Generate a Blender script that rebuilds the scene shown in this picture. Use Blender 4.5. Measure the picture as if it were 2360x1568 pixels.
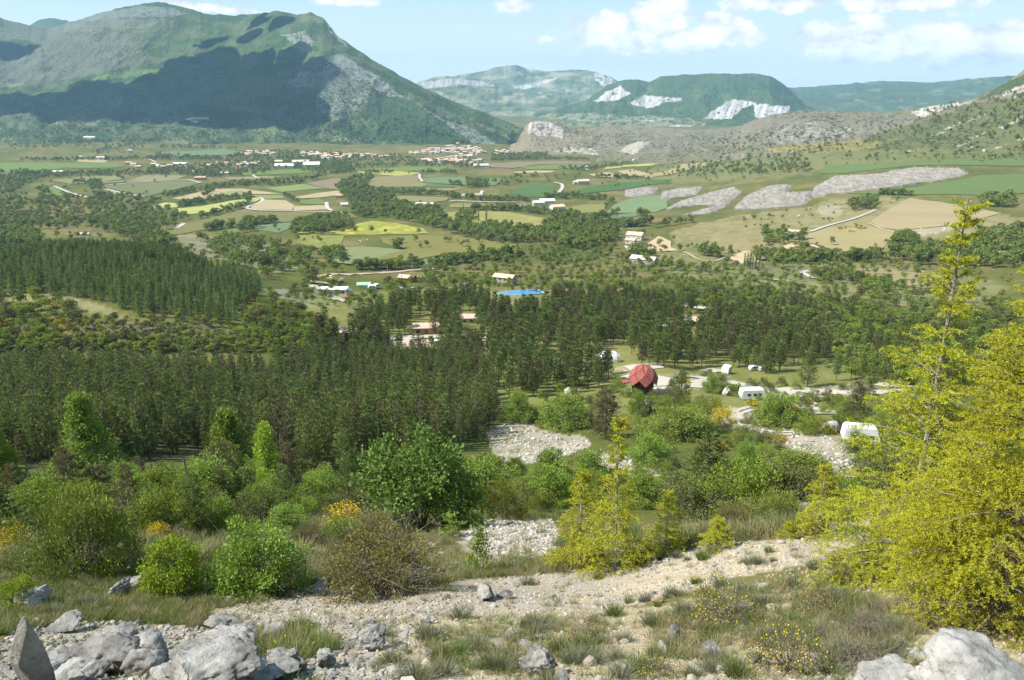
import bpy, math, random, time
T0 = time.time()
def tick(s): print('TICK', s, round(time.time() - T0, 1))
import numpy as np
from mathutils import Vector, Matrix, geometry as mgeo

# ---------------------------------------------------------------- camera, light, air
PITCH = math.radians(18.0)
CP, SP = math.cos(PITCH), math.sin(PITCH)
F, CX, CY = 1807.0, 1180.0, 784.0          # survey plate scale: focal length and centre
scene = bpy.context.scene
for o in list(bpy.data.objects): bpy.data.objects.remove(o)
cam_d = bpy.data.cameras.new('camera'); cam = bpy.data.objects.new('camera', cam_d)
scene.collection.objects.link(cam); scene.camera = cam
cam_d.sensor_width = 36.0; cam_d.lens = 36.0 * F / 2360.0
cam_d.clip_start = 0.1; cam_d.clip_end = 120000
cam.rotation_euler = (math.pi / 2 - PITCH, 0, 0)

SUN_EL = math.radians(50.0)
SUN_AZ = math.radians(-103.0)              # clockwise from +Y (the view direction): to the left, a little behind
sd = Vector((math.sin(SUN_AZ) * math.cos(SUN_EL), math.cos(SUN_AZ) * math.cos(SUN_EL), math.sin(SUN_EL)))
sun_d = bpy.data.lights.new('sun', 'SUN'); sun_d.energy = 5.0; sun_d.angle = math.radians(0.5)
sun_d.color = (1.0, 0.955, 0.87)
sun = bpy.data.objects.new('sun', sun_d); scene.collection.objects.link(sun)
sun.rotation_euler = sd.to_track_quat('Z', 'Y').to_euler()
sun.location = (-200, 0, 400)
scene.view_settings.view_transform = 'Standard'
scene.view_settings.look = 'None'
scene.view_settings.exposure = EXPOSURE = 0.86
scene.view_settings.gamma = 1.0
scene.view_settings.use_curve_mapping = False
scene.cycles.max_bounces = 5
scene.cycles.diffuse_bounces = 3
scene.cycles.transmission_bounces = 2
scene.cycles.glossy_bounces = 2
scene.cycles.volume_bounces = 1
scene.cycles.transparent_max_bounces = 6
scene.cycles.use_denoising = True
scene.cycles.caustics_reflective = False
scene.cycles.caustics_refractive = False
scene.cycles.sample_clamp_indirect = 4.0

class NT:
    """small helper round a node tree"""
    def __init__(s, tree): s.t = tree; s.n = tree.nodes; s.l = tree.links
    def new(s, typ, **kw):
        n = s.n.new(typ)
        for k, v in kw.items(): setattr(n, k, v)
        return n
    def put(s, node, **ins):
        for k, v in ins.items():
            k2 = k.replace('_', ' ')
            if k.startswith('i') and k[1:].isdigit(): sock = node.inputs[int(k[1:])]
            else: sock = node.inputs[k2]
            if isinstance(v, bpy.types.NodeSocket): s.l.new(v, sock)
            else: sock.default_value = v
        return node
    def math(s, op, a, b=0.0, c=None, clamp=False):
        n = s.new('ShaderNodeMath', operation=op); n.use_clamp = clamp
        s.put(n, i0=a, i1=b)
        if c is not None: s.put(n, i2=c)
        return n.outputs[0]
    def mix(s, fac, a, b, blend='MIX'):
        n = s.new('ShaderNodeMix', data_type='RGBA', blend_type=blend)
        for idx, v in ((0, fac), (6, a), (7, b)):
            if isinstance(v, bpy.types.NodeSocket): s.l.new(v, n.inputs[idx])
            else: n.inputs[idx].default_value = (tuple(v) + (1,))[:4] if isinstance(v, (tuple, list)) else v
        return n.outputs[2]
    def ramp(s, fac, stops):
        n = s.new('ShaderNodeValToRGB'); r = n.color_ramp
        while len(r.elements) < len(stops): r.elements.new(0.5)
        for e, (p, c) in zip(r.elements, stops):
            e.position = p; e.color = (c, c, c, 1) if not isinstance(c, (tuple, list)) else tuple(c) + (1,)
        s.l.new(fac, n.inputs[0]); return n.outputs[0]
    def noise(s, scale, detail=4, rough=0.55, vec=None, dim='3D'):
        n = s.new('ShaderNodeTexNoise', noise_dimensions=dim)
        s.put(n, Scale=scale, Detail=detail, Roughness=rough)
        if vec is not None: s.l.new(vec, n.inputs['Vector'])
        return n.outputs['Fac']
    def smooth(s, x, lo, hi, a=0.0, b=1.0):
        n = s.new('ShaderNodeMapRange', interpolation_type='SMOOTHSTEP')
        s.put(n, Value=x, From_Min=lo, From_Max=hi, To_Min=a, To_Max=b); return n.outputs[0]

# ---------------------------------------------------------------- sky with fair-weather cumulus
CLOUDS = [  # azimuth-plane x, elevation-plane y, half width, half height, strength (direction space)
]
def sky_dir(vx, vy):
    r, u = (vx - CX) / F, -(vy - CY) / F
    y = CP + u * SP
    return r / y, (-SP + u * CP) / y
world = bpy.data.worlds.new('World'); scene.world = world; world.use_nodes = True
W = NT(world.node_tree); W.n.clear()
wo = W.new('ShaderNodeOutputWorld'); bg = W.new('ShaderNodeBackground')
sky = W.new('ShaderNodeTexSky', sky_type='NISHITA'); sky.sun_disc = False
sky.sun_elevation = SUN_EL; sky.sun_rotation = SUN_AZ % (2 * math.pi)
sky.altitude = 900; sky.air_density = 1.0; sky.dust_density = 0.6; sky.ozone_density = 1.2
SKY_STRENGTH = 0.125
tc = W.new('ShaderNodeTexCoord')
sep = W.new('ShaderNodeSeparateXYZ'); W.l.new(tc.outputs['Generated'], sep.inputs[0])
dx, dy, dz = sep.outputs
az = W.math('ARCTAN2', dx, dy)
hor = W.math('SQRT', W.math('ADD', W.math('MULTIPLY', dx, dx), W.math('MULTIPLY', dy, dy)))
el = W.math('ARCTAN2', dz, hor)
comb = W.new('ShaderNodeCombineXYZ'); W.put(comb, X=az, Y=W.math('MULTIPLY', el, 1.6), Z=0.0)
n1 = W.noise(26.0, 7, 0.62, comb.outputs[0])
n2 = W.noise(9.0, 4, 0.5, comb.outputs[0])
nsum = W.math('ADD', W.math('MULTIPLY', n1, 1.0), W.math('MULTIPLY', n2, 0.55))
nsum = W.math('SUBTRACT', nsum, 0.775)
blobs = [  # vx, vy, half width, half height (plate units), strength
 (1390, 62, 62, 42, 1.0), (1530, 40, 70, 50, 1.15), (1655, 62, 60, 34, .9), (1450, 88, 130, 26, .95), (1600, 92, 120, 30, 1.0), (1700, 92, 58, 30, .9),
 (1520, 118, 160, 12, .55), (1345, 95, 40, 14, .6), (1240, 92, 50, 10, .45), (1185, 15, 50, 16, .6),
 (1905, 78, 55, 30, .9), (1990, 72, 60, 34, 1.05), (2080, 100, 80, 34, .95), (2150, 75, 55, 28, .9), (2230, 100, 75, 34, .95), (2330, 95, 70, 40, 1.0), (2120, 130, 200, 16, .6), (1940, 122, 60, 14, .55), (2250, 150, 120, 12, .5),
 (1740, 12, 90, 20, .7), (1860, 8, 40, 12, .6), (2130, 8, 140, 18, .75), (2210, 32, 40, 10, .5),
 (545, 25, 50, 9, .75), (470, 18, 30, 10, .7), (800, 5, 80, 10, .6), (410, 8, 30, 6, .6), (1040, 70, 30, 6, .2), (1930, 185, 60, 8, .35), (1540, 205, 40, 5, .2), (950, 12, 20, 6, .4)]
tot = None
for (bx, by, bw, bh, bs) in blobs:
    r, u = (bx - CX) / F, -(by - CY) / F
    y = CP + u * SP; X, Z = r, -SP + u * CP
    a0, e0 = math.atan2(X, y), math.atan2(Z, math.hypot(X, y))
    ax = W.math('MULTIPLY', W.math('SUBTRACT', az, a0), F / bw / .9)
    ex = W.math('MULTIPLY', W.math('SUBTRACT', el, e0), F / bh / .82)
    if bh > 14:   # flat base: squeeze the lower half
        ex = W.math('MAXIMUM', ex, W.math('MULTIPLY', ex, 1.5 * 1.0)) if False else ex
    d2 = W.math('ADD', W.math('MULTIPLY', ax, ax), W.math('MULTIPLY', ex, ex))
    g = W.math('MULTIPLY', W.math('SUBTRACT', 1.0, W.math('MULTIPLY', d2, 0.5)), bs)
    g = W.math('MAXIMUM', g, -1.0)
    tot = g if tot is None else W.math('MAXIMUM', tot, g)
# the rest of the sky carries scattered clouds of the same kind
n3 = W.noise(2.6, 5, 0.55, comb.outputs[0])
else_ = W.math('MULTIPLY', W.math('SUBTRACT', n3, 0.56), 5.0)
outside = W.smooth(el, 0.115, 0.22)
tot = W.math('MAXIMUM', tot, W.math('SUBTRACT', W.math('MULTIPLY', else_, outside), W.math('SUBTRACT', 1.0, outside)))
dens = W.math('ADD', W.math('MULTIPLY', tot, 0.66), W.math('MULTIPLY', nsum, 1.5))
mask = W.smooth(dens, 0.10, 0.36)
# thin veil low down
comb2 = W.new('ShaderNodeCombineXYZ'); W.put(comb2, X=W.math('MULTIPLY', az, 0.6), Y=W.math('MULTIPLY', el, 7.0), Z=3.1)
n4 = W.noise(5.0, 5, 0.55, comb2.outputs[0])
veil = W.math('MULTIPLY', W.smooth(n4, 0.45, 0.75), 0.30)
mask = W.math('MAXIMUM', mask, veil)
n5 = W.noise(30.0, 6, 0.6, comb.outputs[0])
shade = W.smooth(W.math('ADD', W.math('MULTIPLY', dens, 0.55), W.math('MULTIPLY', n5, 1.5)), 0.62, 1.32)
white = (6.2, 6.15, 6.1); grey = (3.5, 3.75, 4.1)
ccol = W.mix(shade, grey, white)
grad = W.mix(W.smooth(el, 0.0, .13), (3.7, 4.2, 4.3), (2.35, 3.45, 4.05)); grad = W.mix(W.smooth(el, .13, 1.1), grad, (.8, 1.8, 3.2))
sat = W.mix(0.75, sky.outputs[0], grad)
fin = W.mix(mask, sat, ccol)
W.put(bg, Color=fin, Strength=SKY_STRENGTH)
W.l.new(bg.outputs[0], wo.inputs['Surface'])

# ---------------------------------------------------------------- numeric noise
def _h(ix, iy, seed):
    n = (ix.astype(np.int64) * 374761393 + iy.astype(np.int64) * 668265263 + seed * 1442695041) & 0xffffffff
    n = ((n ^ (n >> 13)) * 1274126177) & 0xffffffff
    n = (n ^ (n >> 16)) & 0xffffffff
    return n.astype(np.float64) / 4294967295.0
def vnoise(x, y, seed=0):
    x = np.asarray(x, float); y = np.asarray(y, float)
    ix, iy = np.floor(x), np.floor(y); fx, fy = x - ix, y - iy
    fx = fx * fx * fx * (fx * (fx * 6 - 15) + 10); fy = fy * fy * fy * (fy * (fy * 6 - 15) + 10)
    a, b = _h(ix, iy, seed), _h(ix + 1, iy, seed); c, d = _h(ix, iy + 1, seed), _h(ix + 1, iy + 1, seed)
    return (a + (b - a) * fx) * (1 - fy) + (c + (d - c) * fx) * fy
def fbm(x, y, octs=5, seed=0, gain=0.5):
    s = 0.0; a = 1.0; n = 0.0; c, sn = math.cos(0.6), math.sin(0.6)
    for k in range(octs):
        s = s + a * (vnoise(x, y, seed + k) - 0.5); n += a; a *= gain
        x, y = (x * c - y * sn) * 2.03 + 17.1, (x * sn + y * c) * 2.03 + 5.3
    return s / n * 2
def ridged(x, y, octs=5, seed=0, gain=0.55):
    s = 0.0; a = 1.0; n = 0.0
    for k in range(octs):
        s = s + a * (1 - 2 * np.abs(vnoise(x, y, seed + k) - 0.5)); n += a; a *= gain
        x, y = x * 2.1 + 11.7, y * 2.1 + 3.1
    return s / n
def fbm3(P, sc, octs=4, seed=0, gain=.5):
    x, y, z = P[:, 0] * sc, P[:, 1] * sc, P[:, 2] * sc
    return (fbm(x + z * .37, y - z * .61, octs, seed, gain) + fbm(y + x * .33, z + x * .47 + 31, octs, seed + 50, gain) + fbm(z + y * .29, x - y * .51 + 7, octs, seed + 90, gain)) * .62
def sstep(x, a, b):
    t = np.clip((x - a) / (b - a), 0, 1); return t * t * (3 - 2 * t)
rng = np.random.default_rng(7)

# ---------------------------------------------------------------- terrain
YS = np.array([3, 5.2, 11.3, 15, 20, 25, 35, 50, 75, 100, 150, 200, 235, 270, 300, 350, 430, 500, 560, 700, 850, 1000, 1150, 1250, 1450, 1700, 2000, 2300, 2600, 2800, 3500, 5000, 8000, 16000.])
Z0 = [-3.35, -4.6, -8.1, -10.1, -12.6, -15.2, -20.5, -28.3, -41, -50.5]
def col(*a): return np.array(Z0 + list(a), float)
#              150  200  235  270  300  350  430   500   560   700   850  1000  1150  1250  1450  1700  2000  2300  2600  2800  3500  5000  8000 16000
COLS = {
 -1.60: col(-60, -72, -78, -74, -74, -74, -80, -95, -115, -145, -160, -170, -180, -185, -192, -198, -200, -200, -195, -190, -150, -150, -150, -150),
 -0.70: col(-64, -78, -86, -78, -77.5, -80, -88, -103, -120, -146, -161, -173, -181, -185, -193, -199, -203, -206, -207, -206, -190, -215, -230, -230),
 -0.48: col(-66, -80, -87, -79, -79, -82, -90, -104, -121, -147, -161, -173, -181, -185, -193, -200, -206, -210, -213, -214, -205, -225, -230, -230),
 -0.30: col(-68, -82, -88, -87, -88, -93, -103, -113, -126, -147, -161, -173, -181, -185, -193, -201, -207, -212, -216, -218, -215, -228, -230, -230),
 -0.12: col(-68, -81, -88, -93, -97, -103, -111, -122, -135, -150, -163, -173, -181, -185, -194, -201, -208, -213, -218, -220, -224, -230, -230, -230),
  0.10: col(-67, -80, -87, -92, -96, -103, -110.5, -124, -137, -151, -161, -171, -179, -184, -193, -201, -208, -213, -218, -220, -226, -230, -230, -230),
  0.22: col(-66, -79, -86, -92, -97, -104, -113, -127, -138, -150, -160, -168, -175, -179, -186, -194, -201, -207, -212, -215, -222, -230, -230, -230),
  0.38: col(-65, -78, -86, -93, -99, -107, -117, -130, -138, -149, -156, -159, -162, -152, -148, -150, -150, -152, -160, -170, -200, -230, -230, -230),
  0.52: col(-64, -77, -85, -92, -99, -108, -119, -132, -140, -149, -154, -154, -145, -139, -134, -125, -118, -120, -130, -140, -180, -230, -230, -230),
  0.70: col(-62, -75, -83, -90, -97, -107, -119, -130, -138, -147, -150, -147, -140, -136, -130, -118, -100, -85, -90, -110, -160, -200, -230, -230),
  1.60: col(-55, -65, -70, -75, -80, -85, -92, -100, -105, -110, -108, -100, -95, -90, -80, -60, -40, -20, -20, -40, -80, -150, -200, -200),
}
_s = np.linspace(-1.6, 1.6, 321); _ly = np.linspace(math.log(3), math.log(16000), 420)
_ck = np.array(sorted(COLS)); _tab = np.array([np.interp(_ly, np.log(YS), COLS[k]) for k in _ck])
TAB = np.array([np.interp(_s, _ck, _tab[:, j]) for j in range(len(_ly))]).T      # (s, ly)
def _blur(A, ax, n):
    k = np.hanning(n + 2)[1:-1]; k /= k.sum()
    pad = [(0, 0), (0, 0)]; pad[ax] = (n // 2, n // 2)
    B = np.pad(A, pad, mode='edge')
    return np.apply_along_axis(lambda v: np.convolve(v, k, 'valid'), ax, B)
TAB = _blur(_blur(TAB, 0, 15), 1, 7)
ZC = np.interp(_ly, np.log(YS), COLS[-0.12]);
def bilin(A, xs, ys, x, y):
    fx = np.clip((x - xs[0]) / (xs[1] - xs[0]), 0, len(xs) - 1.001); fy = np.clip((y - ys[0]) / (ys[1] - ys[0]), 0, len(ys) - 1.001)
    ix = fx.astype(int); iy = fy.astype(int); fx -= ix; fy -= iy
    return (A[ix, iy] * (1 - fx) + A[ix + 1, iy] * fx) * (1 - fy) + (A[ix, iy + 1] * (1 - fx) + A[ix + 1, iy + 1] * fx) * fy
def gauss(X, Y, x0, y0, sx, sy): return np.exp(-((X - x0) / sx) ** 2 - ((Y - y0) / sy) ** 2)
def H(X, Y, detail=True):
    X = np.asarray(X, float); Y = np.asarray(Y, float)
    Yc = np.maximum(Y, 3.0)
    near = np.interp(Yc, YS, COLS[-0.12])
    near = near + np.where(Y < 3.0, (3.0 - Y) * 0.56, 0)
    # the right hand mound of scree and small lateral relief
    near = near + 1.5 * gauss(X, Y, 7.5, 14.0, 5.0, 6.5) + 0.5 * gauss(X, Y, -6, 12.5, 4, 3) + 2.0 * sstep(X, 8, 30)
    R = np.hypot(X, Y)
    z = near
    far = bilin(TAB, _s, _ly, np.clip(X / Yc, -1.6, 1.6), np.log(Yc))
    w = sstep(Y, 40, 95)
    z = near * (1 - w) + far * w
    if detail:
        z = z + 0.35 * fbm(X / 4.3, Y / 4.3, 4, 3) * sstep(R, 1.5, 10) * (1 - .6 * sstep(R, 40, 100))
        z = z + 2.6 * fbm(X / 38, Y / 38, 4, 11) * sstep(R, 40, 220) * (1 - .93 * sstep(R, 450, 800))
        z = z + 7.0 * fbm(X / 420, Y / 420, 2, 21) * sstep(R, 500, 1300)
        z = z + 26.0 * fbm(X / 1500, Y / 1500, 2, 31) * sstep(R, 3200, 7000)
    return z
def v2st(vx, vy):
    r = (np.asarray(vx, float) - CX) / F; u = -(np.asarray(vy, float) - CY) / F
    y = CP + u * SP
    return r / y, (-SP + u * CP) / y
def w2v(X, Y, Z):
    f = Y * CP - Z * SP; f = np.where(np.abs(f) < 1e-6, 1e-6, f)
    up = Y * SP + Z * CP
    return CX + F * X / f, CY - F * up / f
_ym = np.exp(np.linspace(math.log(3.0), math.log(15000), 380))
def ground(vx, vy, ymin=3.0):
    """first point where the sight line of a surveyed plate position meets the ground"""
    vx = np.atleast_1d(np.asarray(vx, float)); vy = np.atleast_1d(np.asarray(vy, float))
    out = np.zeros((len(vx), 3)); ym = _ym[_ym >= max(3.0, ymin * .96)]
    for i0 in range(0, len(vx), 600):
        s, t = v2st(vx[i0:i0 + 600], vy[i0:i0 + 600]); n = len(s); ar = np.arange(n)
        Yg = ym[None, :]; d = t[:, None] * Yg - H(s[:, None] * Yg, Yg + 0 * s[:, None])
        k = np.argmax(d < 0, axis=1); k = np.where(d.min(axis=1) >= 0, len(ym) - 1, np.maximum(k, 1))
        y0, y1 = ym[k - 1], ym[k]
        q = np.linspace(0, 1, 9)[None, :]; Yg = y0[:, None] + (y1 - y0)[:, None] * q; d = t[:, None] * Yg - H(s[:, None] * Yg, Yg)
        k = np.argmax(d < 0, axis=1); k = np.where(d.min(axis=1) >= 0, 8, np.maximum(k, 1))
        a, b = d[ar, k - 1], d[ar, k]; fr = np.clip(a / (a - b + 1e-12), 0, 1)
        y = Yg[ar, k - 1] * (1 - fr) + Yg[ar, k] * fr
        out[i0:i0 + n, 0] = s * y; out[i0:i0 + n, 1] = y
    out[:, 2] = H(out[:, 0], out[:, 1])
    return out
def inpoly(x, y, poly):
    poly = np.asarray(poly, float); c = np.zeros(np.shape(x), bool); n = len(poly); j = n - 1
    for i in range(n):
        xi, yi = poly[i]; xj, yj = poly[j]
        if yi != yj:
            m = ((yi > y) != (yj > y)) & (x < (xj - xi) * (y - yi) / (yj - yi) + xi); c ^= m
        j = i
    return c
def rough_xy(x, y, amp, sc, seed):
    return x + amp * fbm(x / sc, y / sc, 3, seed), y + amp * .6 * fbm(x / sc + 50, y / sc + 9, 3, seed + 7)

# ---------------------------------------------------------------- object helpers
COL = scene.collection
def nmesh(name, verts, faces, mats=None, midx=None, colr=None, smooth=False, uv=None):
    me = bpy.data.meshes.new(name)
    verts = np.asarray(verts, np.float32); faces = np.asarray(faces, np.int32)
    k = faces.shape[1]
    me.vertices.add(len(verts)); me.vertices.foreach_set('co', verts.ravel())
    me.loops.add(faces.size); me.loops.foreach_set('vertex_index', faces.ravel())
    me.polygons.add(len(faces)); me.polygons.foreach_set('loop_start', np.arange(0, faces.size, k, dtype=np.int32))
    if midx is not None: me.polygons.foreach_set('material_index', np.asarray(midx, np.int32))
    me.polygons.foreach_set('use_smooth', np.full(len(faces), bool(smooth)))
    if colr is not None:
        a = me.attributes.new('Col', 'FLOAT_COLOR', 'POINT')
        c = np.ones((len(verts), 4), np.float32); c[:, :3] = colr if np.ndim(colr) == 2 else np.asarray(colr)[:, None]
        a.data.foreach_set('color', c.ravel())
    for m in (mats or []): me.materials.append(m)
    me.update(calc_edges=True)
    return me
def link(name, me, parent=None, kind=None, label=None, cat=None, group=None, loc=None, rot=None, scl=None):
    o = bpy.data.objects.new(name, me); COL.objects.link(o)
    if parent is not None: o.parent = parent
    if kind: o['kind'] = kind
    if label: o['label'] = label
    if cat: o['category'] = cat
    if group: o['group'] = group
    if loc is not None: o.location = loc
    if rot is not None: o.rotation_euler = rot
    if scl is not None: o.scale = scl if isinstance(scl, (tuple, list)) else (scl, scl, scl)
    return o
_mats = {}
def mat(name):
    m = bpy.data.materials.new(name); m.use_nodes = True; t = NT(m.node_tree); t.n.clear()
    out = t.new('ShaderNodeOutputMaterial'); t.out = out
    return m, t
def principled(t, color, rough=0.9, spec=0.2, normal=None, metal=0.0):
    p = t.new('ShaderNodeBsdfPrincipled')
    t.put(p, Base_Color=color if isinstance(color, bpy.types.NodeSocket) else tuple(color) + (1,), Roughness=rough, Metallic=metal)
    p.inputs['Specular IOR Level'].default_value = spec
    if normal is not None: t.l.new(normal, p.inputs['Normal'])
    t.l.new(p.outputs[0], t.out.inputs['Surface']); return p
def bump(t, h, strength=0.5, dist=0.1):
    b = t.new('ShaderNodeBump'); t.put(b, Height=h, Strength=strength, Distance=dist); return b.outputs[0]
def plain(name, c, rough=0.8, var=0.12, scale=3.0, spec=0.2, bmp=0.0):
    if name in _mats: return _mats[name]
    m, t = mat(name); g = t.new('ShaderNodeNewGeometry')
    n = t.noise(scale, 5, 0.6, g.outputs['Position'])
    lo = tuple(x * (1 - var) for x in c); hi = tuple(min(1, x * (1 + var)) for x in c)
    cc = t.mix(t.smooth(n, .3, .7), lo, hi)
    principled(t, cc, rough, spec, bump(t, n, bmp, .05) if bmp else None)
    _mats[name] = m; return m
def leafmat(name, c1, c2, trans=0.35, objvar=0.35, rough=.6, spec=.15):
    """leaf colour between c1 and c2, varied per plant and, through 'Col', per clump"""
    if name in _mats: return _mats[name]
    m, t = mat(name)
    at = t.new('ShaderNodeAttribute', attribute_name='Col')
    oi = t.new('ShaderNodeObjectInfo')
    sp = t.new('ShaderNodeSeparateColor'); t.l.new(at.outputs['Color'], sp.inputs[0])
    f = t.math('ADD', t.math('MULTIPLY', oi.outputs['Random'], objvar), t.math('MULTIPLY', sp.outputs[0], 1 - objvar), clamp=True)
    c = t.mix(f, c1, c2)
    hs = t.new('ShaderNodeHueSaturation')
    r2 = t.math('FRACT', t.math('MULTIPLY', oi.outputs['Random'], 17.31))
    t.put(hs, Color=c, Hue=t.math('ADD', 0.488, t.math('MULTIPLY', r2, 0.024)), Value=t.math('ADD', 0.82, t.math('MULTIPLY', r2, .36)), Saturation=1.0, Fac=1.0)
    c = hs.outputs[0]
    p = t.new('ShaderNodeBsdfPrincipled'); t.put(p, Base_Color=c, Roughness=rough); p.inputs['Specular IOR Level'].default_value = spec
    tr = t.new('ShaderNodeBsdfTranslucent'); t.l.new(c, tr.inputs[0])
    mx = t.new('ShaderNodeMixShader'); t.put(mx, i0=trans, i1=p.outputs[0], i2=tr.outputs[0])
    t.l.new(mx.outputs[0], t.out.inputs['Surface'])
    _mats[name] = m; return m

# land cover colours (linear albedo)
GRASS = (.098, .104, .022); DRY = (.172, .138, .055); SCRUB = (.055, .073, .020); SCREE = (.36, .315, .245); TAN = (.42, .34, .21)
FOREST = (.035, .055, .022); MARL = (.215, .20, .178); ROCKG = (.34, .33, .31)

# the ground sheet: rings round the viewpoint, fine in front
def build_ground():
    front = np.radians(np.linspace(-40, 40, 700)); rest = np.radians(np.linspace(41, 319, 94)[1:-1])
    ang = np.concatenate([front, rest]); nA = len(ang)
    rr = np.exp(np.linspace(math.log(1.2), math.log(15500), 540)); nR = len(rr)
    A, R = np.meshgrid(ang, rr); X = R * np.sin(A); Y = R * np.cos(A); Z = H(X, Y)
    verts = np.stack([X, Y, Z], -1).reshape(-1, 3)
    i = np.arange(nR - 1)[:, None] * nA; j = np.arange(nA)[None, :]; j2 = (j + 1) % nA
    F_ = np.stack([i + j, i + j2, i + nA + j2, i + nA + j], -1).reshape(-1, 4)
    c0 = len(verts); verts = np.vstack([verts, [[0, 0, float(H(0, 0))]]])
    vx, vy = w2v(verts[:, 0], verts[:, 1], verts[:, 2])
    front_ = (verts[:, 1] > 2)
    x, y = verts[:, 0], verts[:, 1]; r = np.hypot(x, y)
    n_a = fbm(x / 11, y / 11, 5, 101); n_b = fbm(x / 60, y / 60, 5, 111); n_c = fbm(x / 300, y / 300, 5, 121)
    c = np.tile(np.array(GRASS), (len(verts), 1))
    def blend(w, colr): 
        w = np.clip(w, 0, 1)[:, None]; c[:] = c * (1 - w) + np.array(colr) * w
    blend(sstep(n_b + .5 * n_a, -.05, .55) * .8, DRY)
    blend(sstep(n_c + .4 * n_b, .1, .5) * .5 * sstep(r, 500, 900), DRY)
    blend(sstep(-n_b - .6 * n_a, .1, .6) * .6, SCRUB)
    near = 1 - sstep(r, 60, 110)
    blend(near * .55 * sstep(n_a, -.5, .6), DRY)
    for (poly, colr, w, amp, sc) in COVER:
        px, py = rough_xy(vx, vy, amp, sc, 5)
        m = inpoly(px, py, poly) & front_
        edge = m * w
        blend(edge * (0.75 + .5 * n_a) if colr is not MARL else edge, colr)
        if colr is MARL:    # light and shade of the rills painted in as darker and paler bands
            rl = ridged((x + .7 * y) / 17, (y - .3 * x) / 80, 3, 77); c[:] = c * (1 + edge * (rl - .62) * 1.5)[:, None]
    me = nmesh('ground', verts, F_, [M_GROUND], colr=c, smooth=True)
    link('ground', me, kind='structure')
    return
# ---------------------------------------------------------------- survey plates: several enlargements of the same view, one coordinate system
PL = {1: (2.0, 0, 0), 2: (2.0, 1180, 0), 3: (2.926, 0, 288), 4: (2.926, 691.4, 288), 5: (2.5664, 1440.4, 288), 6: (3.4133, 691.4, 576.2),
      7: (3.1508, 1325.2, 576.2), 8: (2.926, 0, 518.6), 0: (1.0, 0, 0)}
def K(p, *pts):
    k, ox, oy = PL[p]; return [(ox + x / k, oy + y / k) for x, y in pts]

# ---------------------------------------------------------------- ground materials
def ground_mat(name, fine=1.0, trees=0.0, bmp=0.4):
    m, t = mat(name)
    g = t.new('ShaderNodeNewGeometry'); P = g.outputs['Position']
    at = t.new('ShaderNodeAttribute', attribute_name='Col').outputs['Color']
    f4 = t.noise(.007, 6, .65, P); f1 = t.noise(7.0, 6, .68, P); f2 = t.noise(0.55, 6, .62, P); f3 = t.noise(0.045, 6, .6, P)
    v = t.new('ShaderNodeTexVoronoi', feature='F1'); t.put(v, Vector=P, Scale=9.0, Randomness=1.0)
    k = t.math('ADD', t.math('ADD', t.math('MULTIPLY', f1, .8), t.math('MULTIPLY', f2, .7)), t.math('MULTIPLY', f3, .5))
    val = t.math('ADD', .22, t.math('MULTIPLY', k, .78))
    hs = t.new('ShaderNodeHueSaturation'); t.put(hs, Color=at, Value=val, Saturation=1.0, Hue=t.math('ADD', .47, t.math('MULTIPLY', f2, .06)), Fac=1.0)
    c = hs.outputs[0]
    if trees:
        v2 = t.new('ShaderNodeTexVoronoi', feature='F1'); t.put(v2, Vector=P, Scale=trees, Randomness=1.0)
        # shrubs and small trees over open ground: denser where the ground is already green
        spc = t.new('ShaderNodeSeparateColor'); t.l.new(at, spc.inputs[0])
        open_ = t.math('MULTIPLY', t.math('ADD', spc.outputs[0], spc.outputs[1]), 1.0)
        thr = t.math('ADD', t.math('ADD', t.math('MULTIPLY', f3, .7), t.math('MULTIPLY', f4, 1.3)), -0.66)
        dot = t.smooth(t.math('SUBTRACT', thr, v2.outputs['Distance']), -0.04, 0.10)
        dot = t.math('MULTIPLY', dot, t.math('SUBTRACT', 1.0, t.smooth(open_, .50, .72)))
        c = t.mix(t.math('MULTIPLY', dot, .85), c, (.030, .050, .018))
        h = t.math('ADD', t.math('MULTIPLY', f2, .5), t.math('MULTIPLY', dot, .8))
        b = bump(t, h, 0.8, 4.0)
    else:
        v2 = t.new('ShaderNodeTexVoronoi', feature='F1'); t.put(v2, Vector=P, Scale=.22, Randomness=1.0)
        ln = t.new('ShaderNodeVectorMath', operation='LENGTH'); t.l.new(P, ln.inputs[0])
        spc = t.new('ShaderNodeSeparateColor'); t.l.new(at, spc.inputs[0])
        dot = t.smooth(t.math('SUBTRACT', t.math('ADD', t.math('MULTIPLY', t.noise(.012, 5, .6, P), 1.5), -.50), v2.outputs['Distance']), -.03, .12)
        dot = t.math('MULTIPLY', t.math('MULTIPLY', dot, t.smooth(ln.outputs['Value'], 260., 420.)), t.math('SUBTRACT', 1.0, t.smooth(t.math('ADD', spc.outputs[0], spc.outputs[1]), .33, .42)))
        c = t.mix(t.math('MULTIPLY', dot, .6), c, (.045, .062, .018))
        h = t.math('ADD', t.math('MULTIPLY', f1, .10), t.math('ADD', t.math('MULTIPLY', f2, .35), t.math('MULTIPLY', v.outputs['Distance'], .05)))
        b = bump(t, h, bmp, 0.9)
    principled(t, c, .95, .08, b)
    return m
M_GROUND = ground_mat('ground_cover')
M_HILL = ground_mat('hillside_cover', trees=0.085)
M_FARHILL = ground_mat('far_hillside_cover', trees=0.05)

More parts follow.
